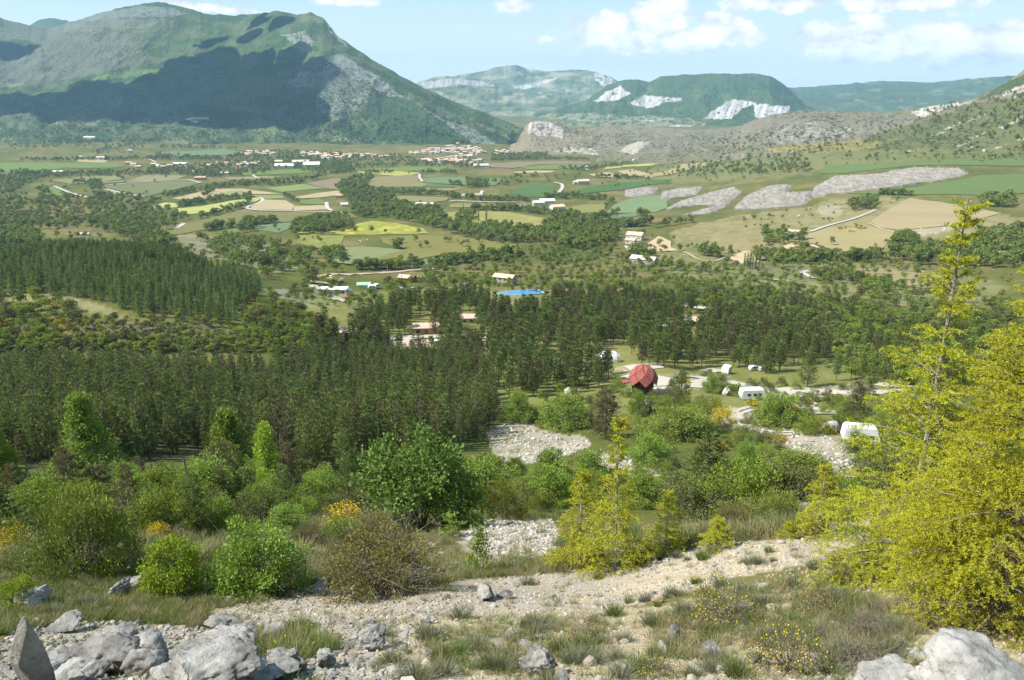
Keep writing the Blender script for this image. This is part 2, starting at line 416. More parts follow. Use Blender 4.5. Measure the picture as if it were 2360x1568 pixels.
COVER = [   # outline on the survey plate, colour, weight, edge roughness, its scale
 # marl badlands
 (K(5, (0, 385), (130, 368), (195, 375), (160, 412), (60, 430), (0, 428)), MARL, 1.0, 3.5, 9),
 (K(5, (200, 448), (225, 395), (330, 375), (462, 368), (420, 415), (300, 432)), MARL, 1.0, 3.5, 9),
 (K(5, (235, 502), (330, 450), (540, 390), (640, 368), (690, 400), (600, 480), (500, 528), (330, 537), (540, 478), (380, 480)), MARL, 1.0, 3.5, 9),
 (K(5, (640, 497), (720, 420), (860, 358), (985, 358), (960, 400), (1100, 398), (1100, 442), (1060, 472), (900, 492), (700, 502)), MARL, 1.0, 3.5, 9),
 (K(5, (1100, 420), (1120, 370), (1250, 300), (1500, 290), (1700, 252), (1980, 258), (2035, 290), (1900, 322), (1540, 372), (1290, 402), (1150, 418)), MARL, 1.0, 3.5, 9),
 # dry right-hand slopes
 (K(5, (-100, 300), (700, 170), (1300, 120), (2400, 100), (2400, 230), (1200, 240), (1100, 300), (0, 370)), (.15, .155, .06), .8, 10, 40),
 (K(5, (250, 640), (420, 590), (700, 530), (1000, 500), (1250, 440), (1600, 430), (2400, 560), (2400, 700), (1700, 680), (1500, 780), (1080, 700), (880, 740), (590, 760), (300, 700)), (.25, .215, .105), .85, 8, 30),
 (K(5, (320, 700), (600, 800), (1000, 830), (1400, 820), (2000, 880), (2300, 960), (2000, 1100), (900, 1000), (300, 900), (100, 760)), (.20, .19, .085), .75, 8, 30),
 (K(5, (1150, 480), (1260, 470), (1290, 530), (1200, 560), (1160, 540)), SCREE, .55, 6, 10),
 (K(5, (1640, 640), (1760, 590), (1920, 590), (1950, 620), (1780, 650), (1700, 670)), SCREE, .7, 6, 10),
 (K(5, (1260, 620), (1330, 580), (1420, 590), (1440, 640), (1350, 660)), (.24, .22, .08), .8, 6, 10),
 # knolls left of the camp
 (K(8, (1200, 60), (1700, 110), (2000, 180), (2100, 300), (1800, 330), (1450, 240), (1250, 170)), (.22, .205, .13), .75, 8, 24),
 (K(8, (-100, 440), (250, 470), (500, 480), (760, 560), (900, 640), (700, 600), (450, 560), (200, 520), (-100, 500)), (.24, .22, .12), .8, 8, 20),
 (K(8, (-100, 500), (450, 560), (560, 640), (500, 800), (-100, 800)), (.13, .13, .05), .8, 8, 20),
 (K(8, (540, 640), (700, 660), (900, 650), (1300, 620), (1560, 690), (1680, 790), (1300, 800), (900, 790), (560, 760)), (.125, .10, .068), .9, 22, 14),
 (K(8, (1740, 440), (1900, 430), (2200, 470), (2300, 560), (2100, 560), (1850, 500)), (.24, .225, .17), .7, 8, 20),
 (K(8, (-100, 770), (500, 790), (1300, 800), (1750, 800), (1700, 900), (-100, 900)), (.09, .09, .035), .9, 14, 24),
 # forest floor
 (K(0, (-200, 840), (500, 850), (900, 830), (1130, 880), (1140, 980), (850, 1060), (500, 1110), (-200, 1160)), (.075, .07, .04), .95, 8, 30),
 (K(8, (-300, 140), (900, 100), (1400, 260), (1780, 400), (1600, 600), (900, 560), (300, 460), (-300, 420)), (.08, .08, .04), .9, 8, 30),
 # camp lawns and belt of scrub above the scree
 (K(0, (700, 680), (1100, 660), (1500, 690), (1900, 760), (2050, 830), (1900, 1000), (1500, 960), (1150, 940), (1140, 880), (900, 830), (700, 800)), (.185, .19, .06), .8, 8, 30),
 (K(7, (260, 850), (420, 840), (560, 860), (460, 885), (300, 890)), (.34, .30, .22), .8, 7, 12), (K(7, (560, 900), (700, 890), (1120, 920), (1180, 985), (1000, 960), (880, 1010), (700, 1030), (600, 1000)), (.33, .29, .21), .6, 9, 14), (K(7, (920, 850), (1120, 850), (1120, 900), (940, 890)), (.33, .29, .21), .7, 7, 12),
 (K(7, (1420, 990), (1600, 1000), (2400, 960), (2400, 1060), (1800, 1060), (1560, 1060)), (.34, .28, .20), .7, 9, 16), (K(7, (1140, 1140), (1260, 1130), (1300, 1270), (1700, 1310), (2060, 1380), (2040, 1440), (1500, 1400), (1200, 1340)), (.33, .29, .22), .75, 10, 18), (K(6, (640, 690), (1000, 670), (1400, 650), (1420, 700), (1480, 790), (1380, 800), (1300, 700), (680, 720)), (.30, .27, .17), .5, 8, 14),
 # pale scree fans
 (K(0, (1120, 1000), (1180, 968), (1235, 985), (1290, 1002), (1350, 1004), (1360, 1030), (1310, 1050), (1220, 1070), (1160, 1075), (1130, 1040)), SCREE, 1.0, 9, 16),
 (K(0, (1360, 1040), (1440, 1050), (1520, 1070), (1520, 1100), (1420, 1090), (1360, 1075)), SCREE, .9, 9, 16),
 (K(0, (1680, 935), (1730, 950), (1780, 975), (1900, 1000), (1990, 1060), (1960, 1110), (1860, 1060), (1760, 1010), (1690, 1000)), SCREE, .85, 9, 16),
 (K(0, (1700, 1090), (1790, 1100), (1830, 1120), (1760, 1130)), SCREE, .9, 6, 12),
 (K(0, (1045, 1235), (1120, 1195), (1180, 1190), (1270, 1195), (1300, 1240), (1280, 1280), (1180, 1290), (1060, 1270)), SCREE, 1.0, 9, 16),
 (K(0, (960, 1310), (1110, 1280), (1200, 1290), (1150, 1312), (1000, 1325)), SCREE, .8, 7, 14),
 (K(0, (700, 1355), (900, 1365), (1100, 1335), (1300, 1320), (1430, 1310), (1560, 1265), (1700, 1225), (1900, 1195), (2010, 1190), (1990, 1270), (1850, 1300), (1700, 1330), (1560, 1370), (1440, 1400), (1100, 1430), (700, 1500), (560, 1480), (480, 1410), (600, 1390)), SCREE, 1.0, 12, 20),
 (K(0, (0, 1480), (250, 1440), (480, 1450), (640, 1440), (900, 1420), (1100, 1430), (950, 1510), (900, 1600), (0, 1600)), (.37, .33, .265), .95, 14, 24),
 (K(0, (900, 1420), (1500, 1400), (1900, 1330), (2360, 1400), (2400, 1650), (800, 1650)), (.42, .345, .225), .9, 14, 30),
 (K(0, (1040, 1440), (1300, 1420), (1400, 1500), (1300, 1560), (1000, 1530)), (.20, .185, .10), .6, 12, 24),
 (K(0, (1640, 1390), (1900, 1330), (2120, 1440), (2060, 1500), (1700, 1480)), (.19, .19, .11), .65, 12, 24),
 (K(0, (1380, 1352), (1620, 1280), (1780, 1240), (1930, 1210), (1990, 1260), (1700, 1330), (1500, 1390)), (.50, .41, .27), .55, 14, 20),
]

# ---------------------------------------------------------------- hills and mountains
def interp_line(line, vx):
    a = np.array(line, float); return np.stack([np.interp(vx, a[:, 0], a[:, k]) for k in range(1, a.shape[1])], -1)
def mountain(name, label, ridge, foot, nu, nv, g, amp, sc, paint, seed, mtl, back=1.0, gul=0.0, foot_drop=10, crest=1.0):
    v0, v1 = ridge[0][0], ridge[-1][0]
    uu = np.linspace(0, 1, nu); rx = v0 + (v1 - v0) * uu; rl = interp_line(ridge, rx)
    rvx_j = rx
    jag = crest * (fbm(uu * (v1 - v0) / 16, uu * 0 + seed, 4, seed) * 2.6)
    s, tt = v2st(rx, rl[:, 0] + jag); RX, RY, RZ = s * rl[:, 1], rl[:, 1], tt * rl[:, 1]
    f0, f1 = foot[0][0], foot[-1][0]; fx = f0 + (f1 - f0) * uu; fl = interp_line(foot, fx)
    # foot: plate x, distance (height from the ground), lifted or sunk
    s, _ = v2st(fx, np.full(nu, 340.)); FX, FY = s * fl[:, 0], fl[:, 0]; FZ = H(FX, FY) - foot_drop
    vv = np.linspace(0, 1, nv)[:, None]; vb = np.linspace(0, 1, 24)[1:, None]
    X = FX + (RX - FX) * vv; Y = FY + (RY - FY) * vv; Z = FZ + (RZ - FZ) * g(vv, uu[None, :])
    env = np.sin(np.pi * np.clip(vv, 0, 1)) ** .6 * (1 - vv ** 8)
    d = fbm(X / sc, Y / sc, 6, seed, .55) * amp
    d = d + (ridged(X / sc * 1.6 + .3 * fbm(X / sc, Y / sc, 3, seed + 2), Y / sc * .8, 5, seed + 3) - .6) * amp * 1.1
    if gul: d = d + gul * .25 * (ridged(uu[None, :] * (v1 - v0) / 22 + .25 * fbm(X / sc, Y / sc, 3, seed + 5), vv * 1.6 + seed, 4, seed + 9) - .6) * np.ones_like(X)
    Z = Z + d * env
    XB = RX + (RX - FX) * vb * back; YB = RY + np.abs(RY - FY) * vb * back + 30 * vb; ZB = RZ + (FZ - RZ) * (vb ** 1.3) + 0 * XB
    X = np.vstack([X, XB]); Y = np.vstack([Y, YB]); Z = np.vstack([Z, ZB]); m = len(X)
    verts = np.stack([X, Y, Z], -1).reshape(-1, 3)
    i = np.arange(m - 1)[:, None] * nu; j = np.arange(nu - 1)[None, :]
    Fc = np.stack([i + j, i + j + 1, i + nu + j + 1, i + nu + j], -1).reshape(-1, 4)
    vx, vy = w2v(verts[:, 0], verts[:, 1], verts[:, 2])
    V = np.vstack([np.repeat(vv, nu, 1), np.repeat(1 + vb, nu, 1)]).ravel()
    c = paint(verts, vx, vy, V)
    me = nmesh(name, verts, Fc, [mtl], colr=c, smooth=True)
    return link(name, me, kind='structure')
def mixc(c, w, col_): w = np.clip(w, 0, 1)[:, None]; return c * (1 - w) + np.array(col_) * w
def patch(c, vx, vy, poly, colr, w=1.0, amp=8, sc=18, seed=3, rag=0.0):
    px, py = rough_xy(vx, vy, amp, sc, seed); m = inpoly(px, py, poly).astype(float)
    if rag: m = m * sstep(fbm(vx / 9, vy / 3, 3, seed + 40) + rag, -.15, .15)
    q = mixc(c, m * w, colr)
    if colr in (PALE, SCREE) or sum(colr) > .95: q = q * (1 + m * w * (.55 * fbm(vx / 4 + vy / 14, vy / 26, 3, seed + 80) - .08))[:, None]
    return q
GREY = (.30, .285, .255); PALE = (.40, .385, .36); FGRN = (.052, .085, .032); MEAD = (.15, .175, .06)

def paint_main(P, vx, vy, V):
    x, y, z = P.T
    a = fbm(vx / 30, vy / 14, 5, 201); b = fbm(x / 500, (y + z) / 350, 5, 205); e = fbm(x / 70, (y + 2 * z) / 70, 4, 207)
    c = np.tile(np.array((.130, .140, .068)), (len(P), 1))
    c = mixc(c, sstep(a + .6 * b + .3 * e, -.35, .35), (.072, .110, .032))
    c = mixc(c, sstep(a + b, .2, .7) * .8, FGRN)
    c = patch(c, vx, vy, K(0, (-300, 60), (60, 60), (165, 55), (330, 90), (300, 160), (120, 190), (-300, 190)), (.185, .17, .125), .62, 16, 40, 5)
    c = patch(c, vx, vy, K(1, (0, 195), (60, 180), (200, 205), (150, 250), (40, 275), (0, 275)), FGRN, .8, 8, 18, 6)
    # crest cliffs
    c = patch(c, vx, vy, K(1, (325, 92), (400, 68), (560, 45), (640, 30), (720, 30), (800, 40), (860, 65), (780, 80), (700, 78), (560, 85), (420, 98), (330, 103)), (.22, .21, .185), .85, 4, 10, 7, .5)
    c = patch(c, vx, vy, K(1, (300, 103), (560, 88), (760, 85), (700, 120), (500, 140), (300, 150)), (.23, .20, .15), .6, 10, 22, 7)
    for q in ((K(1, (1290, 165), (1400, 145), (1440, 190), (1430, 250), (1390, 230), (1330, 185))),
              (K(1, (1510, 260), (1590, 245), (1660, 290), (1760, 350), (1800, 410), (1870, 450), (1790, 445), (1690, 380), (1600, 350), (1560, 320), (1510, 350), (1490, 330))),
              (K(1, (1515, 105), (1550, 150), (1600, 215), (1560, 190), (1520, 160))),
              (K(1, (1315, 370), (1420, 330), (1500, 330), (1440, 400), (1320, 400)))):
        c = patch(c, vx, vy, q, (.27, .255, .225), .9, 7, 14, 8, .35)
    c = patch(c, vx, vy, K(1, (1500, 340), (1560, 330), (1700, 420), (1900, 500), (1700, 480), (1560, 560), (1440, 500)), (.235, .22, .17), .85, 8, 18, 9, .3)
    c = patch(c, vx, vy, K(1, (1960, 500), (2060, 560), (2200, 600), (2340, 690), (2240, 680), (2060, 610), (1900, 520)), (.26, .25, .22), .8, 7, 14, 9, .2)
    c = patch(c, vx, vy, K(1, (1560, 240), (1700, 300), (1900, 400), (2050, 460), (2250, 560), (2400, 640), (2300, 600), (2000, 480), (1800, 380), (1650, 300)), FGRN, .85, 6, 14, 9)
    c = patch(c, vx, vy, K(1, (1700, 430), (1900, 470), (2040, 560), (2180, 660), (2100, 690), (1800, 620), (1680, 520)), FGRN, .9, 8, 18, 10)
    c = patch(c, vx, vy, K(1, (1540, 560), (1600, 545), (1620, 600), (1590, 620), (1540, 600)), (.03, .05, .02), .95, 6, 14, 10)
    c = patch(c, vx, vy, K(1, (2180, 570), (2360, 650), (2400, 700), (2340, 690), (2200, 610)), (.04, .065, .025), .9, 6, 14, 10)
    c = patch(c, vx, vy, K(1, (860, 480), (1000, 490), (1180, 560), (1140, 610), (1040, 600), (900, 540)), (.045, .07, .03), .8, 8, 18, 10)
    c = patch(c, vx, vy, K(1, (1100, 560), (1200, 545), (1320, 590), (1300, 650), (1220, 660), (1140, 600)), MEAD, .9, 5, 14, 11)
    c = patch(c, vx, vy, K(1, (440, 350), (600, 318), (740, 325), (640, 350), (420, 372)), (.17, .22, .07), .95, 4, 12, 11)
    c = patch(c, vx, vy, K(1, (-20, 380), (110, 385), (60, 402), (-20, 402)), (.26, .25, .12), .9, 4, 12, 11)
    c = patch(c, vx, vy, K(1, (1300, 680), (1440, 650), (1540, 665), (1480, 695), (1310, 700)), (.10, .17, .075), .9, 3, 12, 11)
    c = patch(c, vx, vy, K(1, (1400, 640), (1560, 625), (1780, 660), (1800, 700), (1640, 665), (1560, 650)), (.20, .20, .09), .8, 4, 12, 11)
    c = patch(c, vx, vy, K(1, (1650, 645), (1720, 650), (1800, 700), (1720, 705)), (.035, .055, .022), .95, 4, 12, 11)
    # foothill pastures
    for q, k in (((240, 570), (400, 505), (480, 530), (440, 580), (300, 580)), (.22, .20, .11)), (((160, 690), (300, 660), (420, 670), (460, 690), (300, 712)), (.24, .20, .12)), (((400, 590), (540, 590), (460, 610)), (.2, .21, .08)), \
                (((640, 690), (740, 630), (860, 625), (900, 650), (820, 690), (660, 700)), (.20, .19, .10)), (((-20, 640), (100, 640), (60, 690), (-20, 690)), (.21, .2, .1)), (((580, 555), (860, 520), (900, 560), (640, 560)), (.15, .16, .1)):
        c = patch(c, vx, vy, K(1, *q), k, .8, 5, 14, 12)
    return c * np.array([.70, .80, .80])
def g_main(v, u):
    a = np.where(v < .35, v / .35 * .17, .17 + (v - .35) / .65 * .83)      # foothills, then the steep flank
    k = sstep(v, .25, .45) ; a = (v ** 1.9) * .55 + (.45 * v ** 1.25)
    return a * (1 - .10 * np.sin(v * np.pi * 2))
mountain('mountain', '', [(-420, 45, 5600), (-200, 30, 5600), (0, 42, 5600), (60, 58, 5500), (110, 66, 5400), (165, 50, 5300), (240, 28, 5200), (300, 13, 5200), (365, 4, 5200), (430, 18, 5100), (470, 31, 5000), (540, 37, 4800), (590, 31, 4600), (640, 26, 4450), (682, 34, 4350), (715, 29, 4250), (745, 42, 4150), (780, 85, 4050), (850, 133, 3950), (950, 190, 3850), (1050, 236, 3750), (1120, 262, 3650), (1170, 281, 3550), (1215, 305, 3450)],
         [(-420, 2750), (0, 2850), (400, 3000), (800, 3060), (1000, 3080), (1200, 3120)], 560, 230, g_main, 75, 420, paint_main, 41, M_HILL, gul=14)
def paint_far(P, vx, vy, V):
    c = np.tile(np.array((.12, .15, .07)), (len(P), 1)); a = fbm(vx / 26, vy / 9, 5, 221)
    c = mixc(c, sstep(a, -.1, .5), (.26, .25, .17)); c = mixc(c, sstep(-a, .1, .6), FGRN)
    for q in (((370, 330), (440, 350), (480, 380), (420, 400), (380, 370)), ((0, 400), (120, 380), (220, 350), (160, 390), (40, 415))):
        c = patch(c, vx, vy, K(2, *q), (.42, .40, .38), .8, 6, 14, 8, .3)
    return c
mountain('mountain', '', [(930, 215, 9800), (1000, 183, 9800), (1060, 174, 9800), (1110, 165, 9800), (1150, 154, 9800), (1190, 149, 9800), (1215, 160, 9800), (1260, 166, 9600), (1330, 160, 9400), (1370, 164, 9200), (1420, 185, 9000), (1500, 215, 9000)],
         [(880, 7200), (1500, 7200)], 300, 100, lambda v, u: v ** 1.5, 160, 1400, paint_far, 43, M_FARHILL, gul=60)
def paint_cliff(P, vx, vy, V):
    c = paint_far(P, vx, vy, V)
    return patch(c, vx, vy, K(0, (965, 190), (1040, 180), (1130, 190), (1150, 200), (1060, 196), (980, 205)), (.34, .33, .32), .8, 4, 10, 8)
mountain('hill', '', [(900, 235, 7800), (965, 190, 7800), (1010, 176, 7800), (1060, 178, 7700), (1140, 190, 7600), (1150, 206, 7500), (1210, 218, 7400), (1300, 236, 7200)],
         [(880, 6400), (1300, 6300)], 220, 70, lambda v, u: v ** 1.2, 60, 900, paint_cliff, 45, M_FARHILL, gul=20)
def paint_dome(P, vx, vy, V):
    c = np.tile(np.array((.055, .09, .032)), (len(P), 1)); a = fbm(vx / 22, vy / 14, 5, 231)
    c = mixc(c, sstep(a, .1, .5) * .7, (.10, .135, .05)); c = mixc(c, sstep(-a, .2, .5) * .6, (.045, .07, .03))
    c = patch(c, vx, vy, K(2, (-60, 540), (300, 520), (700, 540), (900, 560), (1000, 640), (-60, 620)), (.22, .22, .13), .8, 10, 24, 7, .15)
    for q, k in ((((372, 468), (430, 425), (500, 395), (545, 432), (490, 462), (400, 470)), 0), (((545, 475), (610, 440), (780, 452), (785, 470), (700, 470), (640, 500), (570, 490)), 0),
              (((885, 545), (940, 500), (1010, 460), (1100, 465), (1140, 480), (1280, 490), (1275, 515), (1180, 552), (1120, 545), (1110, 480), (1060, 500), (1010, 550), (930, 550)), 0),
              (((680, 590), (760, 575), (830, 580), (900, 600), (890, 620), (800, 610)), 1), (((520, 545), (600, 555), (720, 550), (640, 565)), 1)):
        c = patch(c, vx, vy, K(2, *q), PALE, .95, 4, 9, 8, .5 if not k else .2)
    c = patch(c, vx, vy, K(2, (1010, 560), (1060, 520), (1110, 490), (1130, 560), (1060, 585)), (.06, .1, .035), .9, 4, 12, 8)
    return c
mountain('mountain', '', [(1240, 262, 6600), (1330, 238, 6600), (1360, 226, 6600), (1400, 196, 6600), (1440, 184, 6600), (1470, 182, 6600), (1496, 189, 6600), (1520, 178, 6500), (1560, 173, 6400), (1650, 169, 6300), (1695, 171, 6200), (1735, 169, 6200), (1775, 176, 6100), (1800, 190, 6100), (1830, 215, 6100), (1858, 243, 6000), (1900, 262, 6000)],
         [(1170, 4900), (1400, 4700), (1900, 4600)], 420, 140, lambda v, u: v ** 1.15, 70, 600, paint_dome, 47, M_FARHILL, gul=34)
def paint_plateau(P, vx, vy, V):
    c = np.tile(np.array((.065, .10, .042)), (len(P), 1)); a = fbm(vx / 36, vy / 8, 5, 241)
    c = mixc(c, sstep(a, .1, .5) * .7, (.17, .18, .10)); return mixc(c, sstep(-a, .2, .5) * .6, (.05, .075, .032))
mountain('mountain', '', [(1700, 215, 8600), (1815, 203, 8600), (1900, 198, 8600), (1960, 193, 8600), (2010, 188, 8500), (2060, 188, 8400), (2140, 190, 8200), (2200, 184, 8000), (2300, 177, 7800), (2420, 168, 7600), (2700, 140, 7400)],
         [(1700, 6600), (2700, 5600)], 300, 80, lambda v, u: v ** .9, 90, 1100, paint_plateau, 49, M_FARHILL, gul=30)
mountain('hill', '', [(-500, 45, 8200), (-100, 60, 8200), (55, 66, 8200), (80, 50, 8200), (115, 41, 8200), (150, 46, 8200), (185, 62, 8200), (260, 80, 8200)],
         [(-500, 6600), (260, 6600)], 120, 40, lambda v, u: v ** 1.1, 60, 900, paint_plateau, 51, M_FARHILL, gul=20)
def paint_brown(P, vx, vy, V):
    x, y, z = P.T
    c = np.tile(np.array((.145, .132, .078)), (len(P), 1)); a = fbm(vx / 30, vy / 12, 5, 251)
    c = mixc(c, sstep(a, -.1, .4) * .6, (.135, .14, .07)); c = mixc(c, sstep(-a, .1, .5) * .5, (.23, .20, .15))
    c = patch(c, vx, vy, K(2, (500, 640), (760, 600), (1000, 580), (1260, 510), (1700, 520), (1900, 540), (1700, 640), (1300, 670), (900, 660), (560, 720)), (.165, .150, .115), .7, 10, 24, 6)
    c = patch(c, vx, vy, K(2, (1180, 640), (1300, 560), (1400, 560), (1420, 600), (1560, 590), (1600, 620), (1420, 655), (1260, 668)), PALE, .45, 6, 9, 9, -.12)
    c = patch(c, vx, vy, K(2, (500, 700), (560, 650), (640, 655), (560, 715)), (.36, .33, .26), .8, 5, 12, 9)
    c = patch(c, vx, vy, K(2, (1830, 520), (1900, 495), (2140, 462), (2100, 480), (2000, 500), (1890, 545)), (.42, .39, .34), .9, 6, 9, 9, .25)
    c = patch(c, vx, vy, K(2, (2140, 470), (2240, 400), (2360, 340), (2500, 260), (2500, 340), (2360, 390), (2260, 430)), (.055, .08, .028), .9, 6, 16, 9)
    c = patch(c, vx, vy, K(2, (2260, 440), (2300, 410), (2400, 385), (2400, 430), (2300, 455)), (.42, .38, .33), .9, 6, 9, 9, .2)
    c = patch(c, vx, vy, K(2, (1700, 620), (1900, 560), (2140, 480), (2400, 440), (2500, 700), (1300, 700), (1500, 660)), (.10, .108, .036), .85, 12, 30, 9)
    for k in range(16):
        q0, q1 = 1950 + (k * 97) % 430, 520 + (k * 53) % 190
        c = patch(c, vx, vy, K(2, (q0 - 26, q1 + 10), (q0 + 10, q1 - 8), (q0 + 34, q1 - 14), (q0 + 20, q1 + 4)), (.40, .37, .31), .7, 6, 8, 20 + k, .1)
    c = patch(c, vx, vy, K(2, (1150, 690), (1400, 655), (1700, 650), (1800, 630), (1600, 700), (1200, 700)), (.26, .21, .05), .5, 6, 14, 9, 0)
    return c
mountain('hillside', '', [(1380, 352, 2500), (1440, 335, 2500), (1480, 322, 2500), (1560, 314, 2500), (1650, 310, 2500), (1700, 292, 2450), (1760, 270, 2400), (1820, 256, 2400), (1880, 255, 2350), (1960, 258, 2300), (2040, 260, 2250), (2100, 252, 2200), (2180, 240, 2150), (2240, 231, 2100), (2280, 212, 2050), (2320, 190, 2000), (2359, 163, 1950), (2500, 80, 1900), (2900, -60, 1800)],
         [(1370, 2250), (1700, 2050), (1900, 1820), (2100, 1640), (2359, 1520), (2900, 1400)], 520, 200, lambda v, u: v ** 1.1, 16, 160, paint_brown, 53, M_HILL, gul=9, foot_drop=6)
def paint_knoll(P, vx, vy, V):
    c = np.tile(np.array((.20, .17, .115)), (len(P), 1)); a = fbm(vx / 20, vy / 8, 5, 261)
    c = mixc(c, sstep(a, 0, .5) * .7, (.15, .15, .07))
    c = patch(c, vx, vy, K(2, (70, 610), (85, 565), (150, 555), (230, 590), (240, 640), (180, 630), (120, 625)), (.38, .35, .31), .9, 5, 10, 8, .3)
    return patch(c, vx, vy, K(2, (170, 700), (260, 680), (400, 690), (500, 720), (300, 705)), (.42, .40, .35), .8, 5, 9, 8, .1)
mountain('hill', '', [(1165, 350, 3000), (1190, 330, 3000), (1212, 288, 3000), (1225, 278, 3000), (1255, 279, 3000), (1290, 286, 3000), (1330, 296, 3000), (1390, 306, 2950), (1430, 318, 2900), (1480, 340, 2900), (1540, 352, 2900)],
         [(1160, 2720), (1540, 2600)], 240, 90, lambda v, u: v ** .8, 12, 140, paint_knoll, 55, M_HILL, gul=8, foot_drop=4)
mountain('hill', '', [(1340, 300, 3900), (1400, 288, 3900), (1500, 292, 3900), (1600, 302, 3800), (1660, 310, 3800), (1760, 318, 3800)],
         [(1320, 3500), (1760, 3300)], 160, 50, lambda v, u: v ** .9, 14, 200, paint_knoll, 57, M_HILL, gul=8, foot_drop=4)

tick('hills'); build_ground(); tick('ground')

# ---------------------------------------------------------------- fields and roads: thin sheets draped on the ground
def sheet(name, wpts, mtl, lift, step):
    """wpts: closed outline in metres"""
    P = np.asarray(wpts, float); out = []
    for a, b in zip(P, np.roll(P, -1, 0)):
        n = max(1, int(np.hypot(*(b - a)) / step)); out += [tuple(a + (b - a) * k / n) for k in range(n)]
    B = np.array(out); x0, y0 = B.min(0); x1, y1 = B.max(0)
    gx, gy = np.meshgrid(np.arange(x0, x1, step), np.arange(y0, y1, step)); gx = gx.ravel() + rng.uniform(-.2, .2, gx.size) * step; gy = gy.ravel() + rng.uniform(-.2, .2, gy.size) * step
    m = inpoly(gx, gy, B); I = np.stack([gx[m], gy[m]], -1)
    allp = [Vector((float(a), float(b))) for a, b in B] + [Vector((float(a), float(b))) for a, b in I]
    nB = len(B); edges = [(k, (k + 1) % nB) for k in range(nB)]
    vs, es, fs, *_ = mgeo.delaunay_2d_cdt(allp, edges, [list(range(nB))], 1, 1e-4)
    fs = [f for f in fs if len(f) == 3]
    if not fs: return None
    v = np.array([(p.x, p.y) for p in vs]); z = H(v[:, 0], v[:, 1]) + lift
    # keep the upper side up
    fa = np.array(fs); a, b, c = v[fa[:, 0]], v[fa[:, 1]], v[fa[:, 2]]
    cr = (b[:, 0] - a[:, 0]) * (c[:, 1] - a[:, 1]) - (b[:, 1] - a[:, 1]) * (c[:, 0] - a[:, 0])
    fa[cr < 0] = fa[cr < 0][:, ::-1]
    return link(name, nmesh(name, np.column_stack([v, z]), fa, [mtl], smooth=True), kind='structure')
def crop_mat(name, c, rows=0.0, ang=0.5, var=.22, dots=0.0):
    if name in _mats: return _mats[name]
    m, t = mat(name); g = t.new('ShaderNodeNewGeometry'); P = g.outputs['Position']
    a = t.noise(.018, 5, .6, P); b = t.noise(.35, 5, .65, P)
    val = t.math('ADD', 1 - var, t.math('MULTIPLY', t.math('ADD', t.math('MULTIPLY', a, 1.2), t.math('MULTIPLY', b, .8)), var))
    if rows:
        mp = t.new('ShaderNodeMapping'); t.put(mp, Vector=P); mp.inputs['Rotation'].default_value = (0, 0, ang)
        w = t.new('ShaderNodeTexWave'); t.put(w, Vector=mp.outputs[0], Scale=rows, Distortion=1.2, Detail=2.0)
        val = t.math('MULTIPLY', val, t.math('ADD', .86, t.math('MULTIPLY', w.outputs['Fac'], .28)))
    hs = t.new('ShaderNodeHueSaturation'); t.put(hs, Color=tuple(c) + (1,), Value=val, Saturation=1.0, Fac=1.0, Hue=t.math('ADD', .485, t.math('MULTIPLY', a, .03)))
    cc = hs.outputs[0]
    if dots: cc = t.mix(t.math('MULTIPLY', t.smooth(t.noise(.06, 5, .7, P), .48, .62), dots), cc, (.42, .37, .06))
    principled(t, cc, .95, .05, bump(t, b, .35, .5)); _mats[name] = m; return m
TEAL = (.135, .185, .090); GREEN = (.135, .185, .048); DGREEN = (.075, .13, .035); OLIVE = (.135, .145, .048); BTAN = (.36, .29, .165); YEL = (.34, .355, .11); LGREEN = (.19, .22, .07); BROWN = (.21, .165, .105); MEADOW = (.20, .20, .065)
